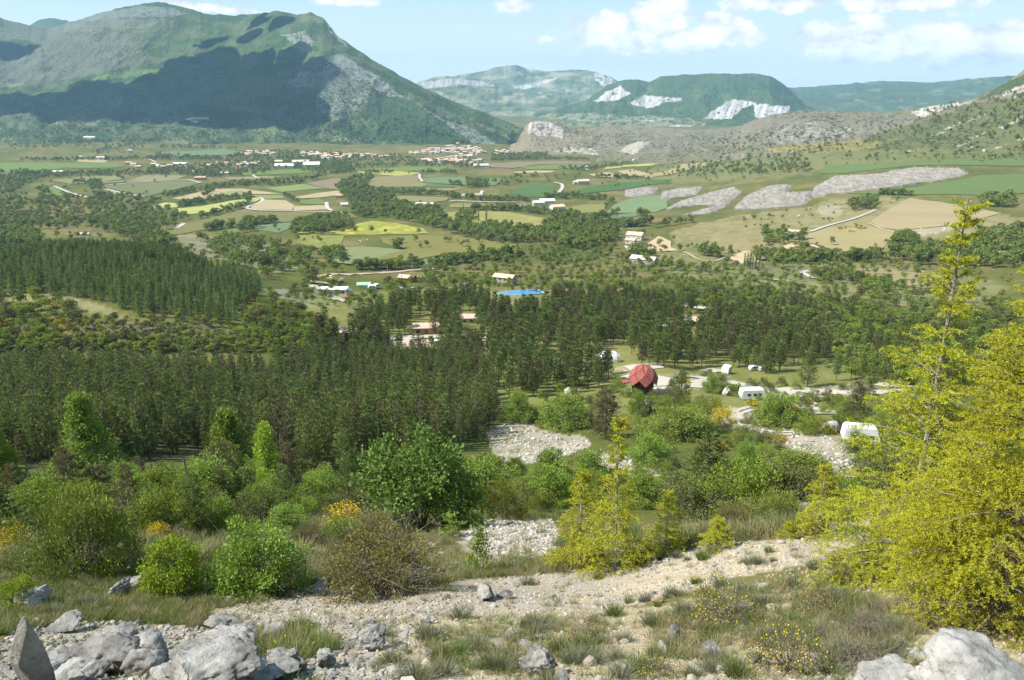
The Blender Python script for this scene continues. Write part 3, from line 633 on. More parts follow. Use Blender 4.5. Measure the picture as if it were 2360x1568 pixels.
FIELDS = [
 (3, GREEN, 'g', ((-200, 262), (160, 258), (440, 262), (700, 248), (780, 262), (820, 290), (600, 296), (440, 292), (380, 302), (60, 322), (-200, 328))),
 (3, TEAL, 't', ((1080, 188), (1500, 168), (1640, 187), (1600, 205), (1150, 215), (1030, 207))),
 (3, BTAN, 'b', ((530, 238), (650, 232), (740, 245), (700, 256), (520, 252))),
 (3, (.19, .20, .085), 'm1', ((340, 378), (560, 350), (790, 346), (830, 370), (600, 392), (480, 402))),
 (3, (.22, .20, .10), 'm2', ((860, 380), (1000, 337), (1260, 347), (1200, 368), (1040, 383), (700, 395), (690, 385))),
 (3, (.145, .155, .065), 'v1', ((710, 410), (980, 387), (1250, 374), (1340, 398), (1180, 440), (1010, 482), (860, 458), (720, 430))),
 (3, (.26, .24, .13), 'b2', ((700, 440), (850, 464), (980, 488), (840, 480), (700, 462))),
 (3, GREEN, 'g', ((190, 400), (340, 414), (480, 472), (400, 482), (280, 440))),
 (3, BTAN, 'b', ((1160, 498), (1290, 470), (1440, 434), (1640, 434), (1900, 468), (1700, 470), (1450, 490), (1380, 500), (1200, 506))),
 (3, LGREEN, 'l', ((1450, 462), (1640, 442), (1660, 466), (1500, 488))),
 (3, YEL, 'y', ((1040, 545), (1110, 527), (1210, 530), (1200, 558), (1120, 566), (1040, 566))),
 (3, YEL, 'y', ((1205, 565), (1340, 555), (1560, 515), (1740, 491), (1755, 510), (1600, 560), (1420, 590), (1270, 606), (1190, 592))),
 (3, DGREEN, 'd', ((1110, 515), (1180, 504), (1310, 506), (1230, 524), (1110, 526))),
 (3, BTAN, 'b', ((1690, 552), (1780, 507), (1930, 513), (1985, 545), (1970, 578), (1700, 573))),
 (3, (.16, .155, .055), 'o', ((1110, 738), (1250, 672), (1400, 632), (1620, 588), (1990, 590), (2200, 594), (2360, 596), (2420, 625), (2000, 655), (1850, 665), (1660, 660), (1540, 682), (1380, 712), (1180, 746))),
 (3, TEAL, 't', ((1700, 682), (2000, 658), (2040, 665), (1960, 700), (1880, 735), (1720, 705))),
 (3, GREEN, 'g', ((1470, 732), (1590, 700), (1640, 735), (1560, 746))),
 (3, LGREEN, 'l', ((1790, 430), (2050, 402), (2190, 432), (1900, 456))),
 (3, BROWN, 'r', ((2060, 400), (2240, 364), (2420, 366), (2380, 400), (2280, 440), (2200, 432))),
 (3, BTAN, 'b', ((1980, 490), (2280, 444), (2340, 470), (2160, 493), (2020, 500))),
 (3, GREEN, 'g', ((2010, 512), (2150, 498), (2200, 522), (2190, 540), (2020, 535))),
 (3, BTAN, 'b', ((1980, 552), (2195, 544), (2205, 576), (1985, 581))),
 (3, LGREEN, 'l', ((1670, 475), (1900, 476), (1920, 500), (1790, 503))),
 (3, GREEN, 'g', ((1600, 328), (2100, 292), (2220, 305), (2190, 323), (1800, 340), (1640, 346))),
 (3, (.17, .17, .08), 'm2', ((1500, 360), (1720, 350), (1900, 352), (1820, 368), (1560, 375))),
 (4, GREEN, 'g', ((460, 300), (720, 284), (1000, 286), (960, 312), (600, 316))),
 (4, (.33, .31, .09), 'y2', ((380, 318), (620, 312), (800, 324), (795, 336), (640, 348), (400, 327))),
 (4, (.205, .185, .08), 'm3', ((390, 402), (480, 357), (700, 342), (800, 342), (795, 382), (860, 404), (830, 418), (390, 420))),
 (4, DGREEN, 'd', ((400, 422), (1000, 414), (1060, 420), (1000, 426), (640, 428))),
 (4, BROWN, 'r', ((390, 428), (610, 428), (700, 445), (500, 448))),
 (4, (.20, .20, .08), 'm3', ((720, 432), (1000, 428), (1120, 432), (1000, 448), (740, 450))),
 (4, TEAL, 't', ((825, 362), (1000, 352), (1390, 368), (1380, 387), (1300, 412), (1100, 408), (850, 392))),
 (4, BROWN, 'r', ((1250, 264), (1700, 247), (1960, 252), (1960, 266), (1600, 270), (1430, 297), (1260, 286))),
 (4, GREEN, 'g', ((1490, 287), (1680, 270), (1920, 268), (1900, 290), (1700, 304), (1530, 304))),
 (4, BTAN, 'b', ((1440, 320), (1560, 309), (1720, 313), (1700, 325), (1460, 330))),
 (4, YEL, 'y', ((2040, 292), (2200, 274), (2360, 262), (2420, 265), (2360, 280), (2200, 286), (2050, 305))),
 (4, BTAN, 'b', ((1950, 336), (2080, 322), (2180, 350), (2140, 362), (1980, 350))),
 (4, BTAN, 'b', ((2140, 312), (2240, 302), (2360, 336), (2400, 350), (2360, 360), (2200, 346))),
 (4, DGREEN, 'd', ((1790, 455), (2000, 412), (2360, 374), (2500, 370), (2500, 398), (2360, 405), (2180, 440), (1850, 470))),
 (4, (.08, .135, .045), 'd2', ((1410, 465), (1480, 427), (1600, 400), (1700, 410), (1720, 440), (1700, 488), (1560, 490), (1460, 480))),
 (4, (.16, .215, .10), 't2', ((2070, 594), (2110, 547), (2230, 500), (2360, 478), (2470, 480), (2480, 560), (2400, 592), (2120, 600))),
 (4, TEAL, 't', ((1930, 640), (2100, 612), (2280, 592), (2270, 620), (2050, 640))),
 (4, TEAL, 't', ((1960, 648), (2320, 628), (2340, 660), (2200, 690), (2000, 690))),
 (4, (.235, .22, .075), 'm4', ((980, 592), (1180, 582), (1420, 592), (1700, 640), (1870, 650), (1860, 700), (1640, 692), (1340, 692), (1130, 680), (990, 632))),
 (4, MEADOW, 'm5', ((1790, 562), (1900, 542), (2080, 534), (2040, 590), (1900, 598), (1780, 590))),
 (4, (.25, .23, .10), 'm3', ((600, 492), (700, 480), (1000, 492), (990, 512), (880, 528), (680, 515))),
 (4, BTAN, 'b', ((1080, 467), (1220, 462), (1240, 480), (1190, 490), (1090, 485))),
 (4, (.19, .19, .075), 'm3', ((1010, 540), (1080, 534), (1440, 540), (1550, 536), (1540, 560), (1300, 560), (1010, 560))),
 (4, (.24, .24, .05), 'flower', ((330, 682), (480, 650), (640, 664), (830, 702), (870, 735), (560, 742), (300, 745), (200, 735), (100, 745), (-20, 738), (-20, 720), (200, 722))),
 (4, (.175, .165, .05), 'o2', ((540, 762), (800, 747), (1080, 752), (1480, 812), (1496, 836), (1200, 858), (1000, 873), (800, 908), (620, 972), (330, 950), (540, 892), (720, 840), (560, 800))),
 (4, (.19, .21, .095), 'p', ((130, 862), (240, 834), (430, 822), (620, 836), (700, 850), (520, 905), (340, 943), (220, 930), (160, 882))),
 (4, (.12, .195, .10), 't3', ((760, 932), (900, 892), (1000, 880), (1200, 863), (1400, 840), (1490, 846), (1480, 862), (1200, 890), (950, 945), (780, 950))),
 (4, (.19, .20, .055), 'm6', ((-20, 745), (300, 750), (280, 800), (240, 826), (120, 834), (-20, 800))),
 (5, (.115, .16, .052), 'g2', ((1180, 242), (1600, 228), (2000, 203), (2460, 195), (2460, 250), (2000, 240), (1700, 244), (1500, 265), (1280, 290), (1150, 290))),
 (5, (.115, .16, .052), 'g2', ((1300, 405), (1500, 392), (1700, 375), (1950, 330), (2100, 300), (2460, 290), (2460, 400), (2200, 420), (1800, 413), (1500, 416))),
 (5, (.32, .255, .14), 'rows', ((1450, 575), (1560, 500), (1680, 437), (1850, 455), (2060, 492), (2220, 525), (1960, 596), (1620, 625), (1500, 608))),
 (5, (.30, .25, .12), 'm7', ((1090, 698), (1080, 648), (1200, 608), (1500, 610), (1640, 640), (1560, 700), (1480, 768), (1340, 772))),
 (5, (.46, .36, .22), 'yard', ((610, 790), (700, 748), (880, 742), (980, 702), (1030, 715), (880, 770), (780, 820), (690, 825))),
 (5, (.44, .36, .23), 'yard', ((110, 720), (200, 660), (270, 690), (270, 730), (320, 745), (220, 752), (130, 745))),
 (5, (.255, .215, .105), 'm8', ((1250, 862), (1500, 846), (1900, 902), (2000, 962), (1880, 990), (1540, 932), (1250, 892))),
 (5, (.09, .16, .04), 'g3', ((1660, 762), (1800, 705), (1950, 715), (1900, 742), (1750, 772))),
 (5, (.245, .20, .115), 'm7', ((80, 300), (240, 280), (330, 235), (480, 225), (620, 200), (470, 245), (250, 300), (120, 312))),
 (5, (.34, .29, .15), 'm9', ((270, 230), (400, 200), (600, 165), (670, 170), (480, 215), (330, 225))),
]
def bank(poly, seed):
    vp = np.array(poly); e = []
    for a, b in zip(vp, np.roll(vp, -1, 0)):
        for q in range(6): e.append(a + (b - a) * q / 6)
    e = np.array(e); ex, ey = rough_xy(e[:, 0], e[:, 1], 3.2, 6, seed); w = ground(ex, ey, 300)[:, :2]
    o = sheet('eroded_bank', w, M_MARL, .3, 3.4); me = o.data; n = len(me.vertices); v = np.empty(n * 3, np.float32); me.vertices.foreach_get('co', v); v = v.reshape(-1, 3)
    pvx, pvy = w2v(v[:, 0], v[:, 1], v[:, 2]); pe = np.array([vp[0]] + list(vp[1:])); dmin = np.full(n, 1e9)
    for a, b in zip(e, np.roll(e, -1, 0)):
        ab = b - a; t_ = np.clip(((pvx - a[0]) * ab[0] + (pvy - a[1]) * ab[1]) / max(ab @ ab, 1e-6), 0, 1); dmin = np.minimum(dmin, np.hypot(pvx - a[0] - t_ * ab[0], pvy - a[1] - t_ * ab[1]))
    x, y = v[:, 0], v[:, 1]; k = (x + .55 * y + 4 * fbm(x / 40, y / 40, 3, seed)) / 13.0; tri = 1 - 2 * np.abs(k - np.floor(k) - .5); k2 = (x * .8 - .2 * y + 5 * fbm(x / 20, y / 20, 3, seed + 4)) / 6.3; tri2 = 1 - 2 * np.abs(k2 - np.floor(k2) - .5)
    v[:, 2] += sstep(dmin, 0, 9) * (5.6 * tri + 1.8 * tri2 + .5 * ridged(x / 60, y / 60, 2, seed)); me.vertices.foreach_set('co', v.ravel()); me.update()
    me.polygons.foreach_set('use_smooth', np.zeros(len(me.polygons), bool))
M_MARL = plain('marl', (.215, .195, .168), .95, .28, .09, bmp=.6)
for q, (poly, colr, *_r) in enumerate(COVER):
    if colr is MARL: bank(poly, 300 + q)
for (pl, c, nm, pts) in FIELDS:
    c = tuple(x * .88 for x in c)
    vp = K(pl, *pts)
    e = []                                             # a slightly wavering outline
    for k, (a, b) in enumerate(zip(vp, vp[1:] + vp[:1])):
        for q in range(4): e.append((a[0] + (b[0] - a[0]) * q / 4, a[1] + (b[1] - a[1]) * q / 4))
    e = np.array(e); ex, ey = rough_xy(e[:, 0], e[:, 1], 1.6, 7, 91)
    w = ground(ex, ey, 300)[:, :2]
    ctr = w.mean(0); w = w[np.hypot(*(w - ctr).T) < 1500]
    dist = ctr[1]
    size = math.sqrt(abs(np.dot(w[:, 0], np.roll(w[:, 1], 1)) - np.dot(w[:, 1], np.roll(w[:, 0], 1))) / 2)
    mt = crop_mat('crop_' + nm, c, rows={'rows': .16, 'v1': .12, 'p': .06, 'o2': .03}.get(nm, 0), ang={'p': 1.0, 'rows': .2}.get(nm, .5), dots=.85 if nm == 'flower' else (.25 if nm in ('m4', 'm6') else 0))
    sheet('field', w, mt, .12 + dist * .0005, max(7, size / 22))

def ribbon(name, pl, pts, width, mtl, lift=None, wob=0.0, ymin=60):
    vp = np.array(K(pl, *pts)); n = len(vp); tt = np.linspace(0, n - 1, n * 8)
    # smooth the bends
    xs = np.interp(tt, range(n), vp[:, 0]); ys = np.interp(tt, range(n), vp[:, 1])
    k = np.ones(7) / 7; xs = np.convolve(np.pad(xs, 3, 'edge'), k, 'valid'); ys = np.convolve(np.pad(ys, 3, 'edge'), k, 'valid')
    w = ground(xs, ys, ymin)[:, :2]
    seg = np.r_[0, np.cumsum(np.hypot(*np.diff(w, axis=0).T))]; L = seg[-1]; m = max(4, int(L / max(1.5, width * .8)))
    q = np.linspace(0, L, m); c = np.stack([np.interp(q, seg, w[:, 0]), np.interp(q, seg, w[:, 1])], -1)
    c = np.stack([np.convolve(np.pad(c[:, j], 2, 'edge'), np.ones(5) / 5, 'valid') for j in (0, 1)], -1)
    d = np.gradient(c, axis=0); d /= np.maximum(np.hypot(*d.T), 1e-6)[:, None]; nr = np.stack([-d[:, 1], d[:, 0]], -1)
    ww = width / 2 * (1 + wob * fbm(q / 6, q * 0 + 3, 3, 33)); off = np.linspace(-1, 1, 5)
    P = c[:, None, :] + nr[:, None, :] * (off[None, :] * ww[:, None])[:, :, None]
    dist = c[:, 1].mean(); lf = (.12 + dist * .0009) if lift is None else lift
    Z = H(P[..., 0], P[..., 1]) + lf - .1 * (np.abs(off) > .9)
    V = np.dstack([P, Z]).reshape(-1, 3); i = np.arange(m - 1)[:, None] * 5; j = np.arange(4)[None, :]
    fc = np.stack([i + j + 1, i + j, i + 5 + j, i + 5 + j + 1], -1).reshape(-1, 4)
    fc = fc[:, ::-1]
    return link(name, nmesh(name, V, fc, [mtl], smooth=True), kind='structure')
M_ROAD = plain('pale_road', (.40, .37, .33), .9, .12, .8); M_TRACK = plain('sandy_track', (.36, .29, .20), .95, .18, 1.2, bmp=.4); M_GRAVEL = plain('white_gravel', (.40, .36, .295), .95, .2, 2.2, bmp=.5)
for pts, wd in ((((1750, 490), (1780, 510), (1740, 535), (1650, 560), (1700, 579), (2000, 586), (2360, 594)), 6), (((1245, 666), (1215, 685), (1188, 704)), 6), (((355, 412), (480, 465), (620, 500)), 6), (((700, 434), (850, 467), (1000, 488)), 7),
                (((700, 412), (1000, 385), (1250, 370), (1300, 380), (1360, 398)), 7), (((2200, 520), (2210, 570), (2260, 588)), 6), (((-40, 331), (150, 328), (380, 325), (560, 318)), 7), (((1700, 340), (1745, 368)), 6), (((1000, 232), (1060, 260)), 6), (((0, 62), (70, 70), (110, 85)), 7)):
    ribbon('road', 3, pts, wd, M_ROAD)
for pts, wd in ((((805, 333), (808, 365), (830, 390)), 6), (((1000, 522), (1060, 510), (1110, 519), (1300, 524), (1560, 526)), 7), (((1230, 445), (1220, 475), (1180, 490)), 6), (((1700, 388), (1770, 402), (1770, 435), (1720, 480)), 7), (((1940, 278), (1915, 300), (1950, 310)), 8)):
    ribbon('road', 4, pts, wd, M_ROAD)
for pts, wd in ((((1080, 708), (1200, 745), (1320, 780)), 5), (((1025, 875), (1070, 868), (1120, 862)), 5), (((1040, 870), (1080, 895), (1130, 915)), 5), (((0, 715), (30, 745), (25, 775), (50, 780)), 4), (((300, 740), (380, 765), (430, 800), (520, 815), (600, 785)), 2.5),
                (((1080, 640), (1200, 598), (1350, 560), (1500, 500)), 4), (((1430, 580), (1540, 625), (1640, 650)), 3), (((1500, 848), (1560, 846)), 4), (((1950, 770), (2060, 790), (2120, 805)), 4), (((850, 915), (1000, 925)), 4)):
    ribbon('road', 5, pts, wd, M_ROAD if wd >= 4 else M_TRACK)
ribbon('dirt_track', 6, ((1110, 145), (1000, 150), (870, 165), (760, 178), (500, 190), (300, 196), (200, 200), (100, 212), (62, 235), (80, 258), (160, 270), (290, 272)), 7, M_TRACK, wob=.3)
ribbon('dirt_track', 6, ((100, 270), (60, 285), (130, 320), (230, 360), (330, 400), (430, 430)), 7, M_GRAVEL, wob=.3)
for pts, wd in ((((640, 702), (760, 692), (1000, 690), (1220, 672), (1400, 660)), 3), (((1340, 655), (1350, 700), (1400, 750), (1480, 785)), 4), (((1780, 850), (1880, 895), (2100, 880), (2360, 890)), 4), (((1860, 890), (1990, 930), (2080, 940)), 3.5), (((1920, 335), (2180, 318)), 3)):
    ribbon('path', 6, pts, wd * 1.6, M_GRAVEL, wob=.7)
for pts, wd in ((((-60, 800), (60, 812), (200, 830)), 3), (((230, 385), (420, 388), (640, 392), (800, 400), (1000, 440)), 3), (((280, 880), (400, 868), (520, 850), (700, 840)), 4), (((280, 915), (420, 912), (600, 930), (640, 970), (720, 1010), (850, 1000), (930, 965), (980, 930), (1060, 945), (1180, 990), (1420, 1005)), 3.6),
                (((620, 990), (560, 1030), (470, 1045)), 4), (((840, 940), (960, 920), (1040, 935)), 3), (((900, 860), (1000, 880), (1100, 900)), 3), (((1420, 1005), (1540, 1020), (1590, 1070), (1610, 1130), (1700, 1165), (1800, 1190), (1930, 1215)), 3.4),
                (((1420, 1005), (1560, 1015), (1760, 1030), (1980, 1042), (2200, 1040), (2400, 1000)), 3.4), (((2180, 1010), (2300, 985), (2400, 970)), 4), (((1270, 520), (1330, 540), (1480, 530)), 4)):
    ribbon('path', 7, pts, wd * 1.7, M_GRAVEL, wob=.7)
for dx_ in (0, 36):
    ribbon('track_rut', 7, ((1290 + dx_ * .3, 1140 + dx_ * .5), (1180 + dx_, 1160 + dx_ * .7), (1145 + dx_, 1200), (1200 + dx_, 1262), (1300 + dx_, 1320 - dx_ * .2), (1450 + dx_, 1350 - dx_ * .4), (1640, 1340 - dx_ * .5)), 1.1, M_GRAVEL, wob=.6)
# the air
def build_haze():
    x0, x1, y0, y1, z0, z1 = -9500, 9500, -1200, 16200, -300, 505
    v = [(x, y, z) for z in (z0, z1) for y in (y0, y1) for x in (x0, x1)]
    f = [(0, 2, 3, 1), (4, 5, 7, 6), (0, 1, 5, 4), (2, 6, 7, 3), (0, 4, 6, 2), (1, 3, 7, 5)]
    m, t = mat('haze_air'); p = t.new('ShaderNodeVolumePrincipled')
    t.put(p, Density=HAZE); p.inputs['Color'].default_value = (.38, .66, 1.0, 1); p.inputs['Anisotropy'].default_value = 0.1
    t.l.new(p.outputs[0], t.out.inputs['Volume'])
    link('haze', nmesh('haze', v, f, [m]), kind='stuff')
HAZE = 5.1e-5
build_haze()

tick('b')
# ---------------------------------------------------------------- plant builders (numpy, shared meshes)
def unit(v): return v / np.maximum(np.linalg.norm(v, axis=-1, keepdims=True), 1e-9)
class Geo:
    """collects quads"""
    def __init__(s): s.v = []; s.f = []; s.c = []; s.m = []; s.n = 0
    def add(s, V, Fq, c=0.5, m=0):
        V = np.asarray(V, float).reshape(-1, 3); Fq = np.asarray(Fq, int)
        s.v.append(V); s.f.append(Fq + s.n); s.n += len(V)
        s.c.append(np.broadcast_to(np.asarray(c, float), (len(V),)).copy()); s.m.append(np.full(len(Fq), m))
    def leaves(s, C, D, L, Wd, c=0.5, m=0, r=None, spread=0.0):
        """rhombic leaves at C pointing along D"""
        r = r or np.random.default_rng(1); n = len(C)
        D = unit(D + spread * r.normal(size=(n, 3))); S = unit(np.cross(D, r.normal(size=(n, 3))))
        L = np.broadcast_to(L, (n,))[:, None]; Wd = np.broadcast_to(Wd, (n,))[:, None]
        V = np.stack([C, C + D * L * .45 + S * Wd * .5, C + D * L, C + D * L * .45 - S * Wd * .5], 1)
        Fq = np.arange(4 * n).reshape(n, 4)
        s.add(V, Fq, np.repeat(np.broadcast_to(c, (n,)), 4), m)
    def tube(s, P, R, k=5, c=0.5, m=0):
        P = np.asarray(P, float); R = np.broadcast_to(R, (len(P),)); n = len(P)
        T = unit(np.gradient(P, axis=0)); ref = np.array([0.13, 0.21, 1.0]) if abs(T[0, 2]) < .8 else np.array([1.0, .2, .1])
        A = unit(np.cross(T, ref)); B = np.cross(T, A); th = np.arange(k) / k * 2 * math.pi
        V = P[:, None] + (A[:, None] * np.cos(th)[None, :, None] + B[:, None] * np.sin(th)[None, :, None]) * R[:, None, None]
        i = np.arange(n - 1)[:, None] * k; j = np.arange(k)[None, :]; j2 = (j + 1) % k
        s.add(V.reshape(-1, 3), np.stack([i + j, i + j2, i + k + j2, i + k + j], -1).reshape(-1, 4), c, m)
    def mesh(s, name, mats): return nmesh(name, np.vstack(s.v), np.vstack(s.f), mats, np.concatenate(s.m), np.concatenate(s.c))

def bark(name, c): 
    if name in _mats: return _mats[name]
    m, t = mat(name); g = t.new('ShaderNodeTexCoord'); n = t.noise(9, 6, .7, g.outputs['Object'])
    principled(t, t.mix(t.smooth(n, .35, .65), tuple(x * .55 for x in c), tuple(x * 1.35 for x in c)), .9, .1, bump(t, n, .8, .03)); _mats[name] = m; return m
BARK_P = bark('pine_bark', (.13, .10, .075)); BARK_G = bark('grey_bark', (.17, .155, .14)); BARK_C = bark('cedar_bark', (.27, .235, .20)); TWIG = bark('dry_twigs', (.20, .165, .13))
L_PINE = leafmat('pine_needles', (.068, .096, .026), (.190, .235, .058), .30)
L_PINE_B = leafmat('brown_pine_needles', (.085, .085, .036), (.17, .16, .07), .25)
L_CEDAR = leafmat('cedar_needles', (.110, .160, .052), (.235, .300, .090), .32)
L_GOLD = leafmat('golden_cedar_needles', (.265, .285, .014), (.53, .53, .045), .30, .15)
L_LEAF = leafmat('green_leaves', (.105, .155, .022), (.225, .285, .048), .35)
L_LEAFD = leafmat('dark_green_leaves', (.090, .130, .028), (.205, .250, .055), .3)
L_LEAFY = leafmat('yellow_green_leaves', (.150, .205, .025), (.29, .35, .045), .4)
L_OLIVE = leafmat('olive_leaves', (.090, .100, .035), (.165, .170, .060), .25)
L_JUN = leafmat('juniper_needles', (.070, .090, .024), (.145, .155, .040), .15)
L_RUST = leafmat('rusty_leaves', (.13, .135, .03), (.25, .235, .06), .25)
L_WILLOW = leafmat('willow_leaves', (.13, .17, .09), (.21, .25, .14), .3)
L_BROOM = leafmat('broom_flowers', (.52, .36, .01), (.72, .50, .02), .2)
L_LAV = leafmat('lavender_leaves', (.13, .15, .09), (.22, .225, .14), .2)
L_GRASS = leafmat('grass_blades', (.12, .15, .04), (.30, .27, .12), .3)
L_DARKFOR = leafmat('far_leaves', (.135, .160, .034), (.27, .295, .065), .28)

def pine(seed, h=9.0, rad=1.5, base=.12, whorls=13, per=5, tufts=5, nd=4, tl=.42, tw=.13, mtl=None, bk=None, conic=.9, up=.35, name='pine'):
    r = np.random.default_rng(seed); G = Geo(); T = Geo()
    zz = np.linspace(0, h * .97, 8); bend = r.normal(size=2) * .015 * h
    px, py = bend[0] * (zz / h) ** 2, bend[1] * (zz / h) ** 2
    T.tube(np.stack([px, py, zz], -1), np.linspace(.016 * h, .003 * h, 8), 6)
    for w in range(whorls):
        f = (w + r.uniform(0, .6)) / whorls; z = h * (base + (1 - base) * f * .97)
        env = rad * ((1 - f) ** conic * .92 + .10) * min(1, .55 + 2.2 * f) * r.uniform(.75, 1.15)
        c0 = np.array([np.interp(z, zz, px), np.interp(z, zz, py), z]); a0 = r.uniform(0, 6.28)
        for b in range(per):
            a = a0 + b * 6.283 / per + r.normal() * .25; L = env * r.uniform(.7, 1.15)
            d = np.array([math.cos(a), math.sin(a), 0]); s = np.linspace(0, 1, 4)[:, None]
            P = c0 + d * L * s + np.array([0, 0, 1.]) * (up * L * s ** 1.5 - .08 * L * s)
            T.tube(P, np.linspace(.022, .006, 4) * (1 + L * .4), 3)
            q = r.uniform(.3, 1.02, tufts) if L > .5 else r.uniform(.5, 1, max(2, tufts // 2))
            C = c0 + d * L * q[:, None] + np.array([0, 0, 1.]) * (up * L * q ** 1.5 - .08 * L * q)[:, None] + r.normal(size=(len(q), 3)) * .16 * L * np.array([1, 1, .5]) * (.3 + q[:, None])
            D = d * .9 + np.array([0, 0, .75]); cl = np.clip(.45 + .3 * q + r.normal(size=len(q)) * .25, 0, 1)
            Cn = np.repeat(C, nd, 0) + r.normal(size=(len(C) * nd, 3)) * .06; 
            G.leaves(Cn, np.tile(D, (len(Cn), 1)), tl * r.uniform(.7, 1.2, len(Cn)), tw, np.repeat(cl, nd), 0, r, .55)
    top = np.array([px[-1], py[-1], h * .93]); G.leaves(np.tile(top, (10, 1)) + r.normal(size=(10, 3)) * .05 * np.array([1, 1, 3]), np.tile([0, 0, 1.], (10, 1)), tl, tw, .9, 0, r, .5)
    return dict(crown=G.mesh(name + '_crown', [mtl]), trunk=T.mesh(name + '_trunk', [bk]), h=h, r=rad)

def broadleaf(seed, h=8.0, rad=3.0, base=.1, blobs=8, n=450, leaf=.7, mtl=None, shape='round', bk=None, name='tree', top=1.0, stems=1):
    r = np.random.default_rng(seed); G = Geo(); T = Geo(); k = 0; cs = []
    for b in range(blobs):
        f = (b + .5) / blobs
        if shape == 'cone': z = h * (base + (1 - base) * (.12 + .80 * f)); rr = rad * (1 - f) ** .8 * r.uniform(.45, .8); br = rad * (.46 - .26 * f)
        elif shape == 'poplar': z = h * (base + (1 - base) * (.05 + .88 * f)); rr = rad * r.uniform(0, .35); br = rad * (.75 - .4 * abs(f - .4))
        else: z = h * (base + (1 - base) * r.uniform(.28, .82)); q = (z / h - .5) / .55; rr = rad * math.sqrt(max(.05, 1 - q * q)) * r.uniform(.2, .72); br = rad * r.uniform(.34, .52)
        a = b * 2.4 + r.uniform(-.5, .5); cs.append((rr * math.cos(a), rr * math.sin(a), z, br))
    cs = np.array(cs); wts = cs[:, 3] ** 2; wts /= wts.sum(); idx = r.choice(len(cs), n, p=wts)
    d = unit(r.normal(size=(n, 3))); d[:, 2] = np.where(d[:, 2] < -.35, -d[:, 2], d[:, 2]); d = unit(d)
    lump = 1 + .28 * fbm3(d * 2.2 + idx[:, None] * 3.3, 1.0, 3, seed)
    rad_ = cs[idx, 3] * lump * r.uniform(.72, 1.06, n)
    C = cs[idx, :3] + d * rad_[:, None] * np.array([1, 1, .85]); C[:, 2] = np.maximum(C[:, 2], h * base * .5)
    S = unit(np.cross(d, r.normal(size=(n, 3)))); cl = np.clip(.5 + .22 * r.normal(size=len(cs))[idx] + .22 * r.normal(size=n), 0, 1)
    sz = leaf * r.uniform(.6, 1.25, n)
    G.leaves(C - S * (sz * .5)[:, None], S + d * .35, sz, sz * .72, cl, 0, r, .25)
    for s_ in range(stems):
        off = r.normal(size=2) * .12 * rad * (stems > 1)
        z1 = h * .62; T.tube([(0, 0, -.1), (off[0], off[1], z1 * .45), (off[0] * 2, off[1] * 2, z1)], [.022 * h / stems ** .5, .015 * h / stems ** .5, .006 * h], 5)
    for c in cs[:min(len(cs), 7)]:
        z0 = min(c[2] * .55, h * .5); T.tube([(0, 0, z0), (c[0] * .5, c[1] * .5, (z0 + c[2]) / 2 + .05 * h), (c[0] * .92, c[1] * .92, c[2])], [.010 * h, .007 * h, .002 * h], 4)
    return dict(crown=G.mesh(name + '_crown', [mtl]), trunk=T.mesh(name + '_trunk', [bk or BARK_G]), h=h, r=rad)

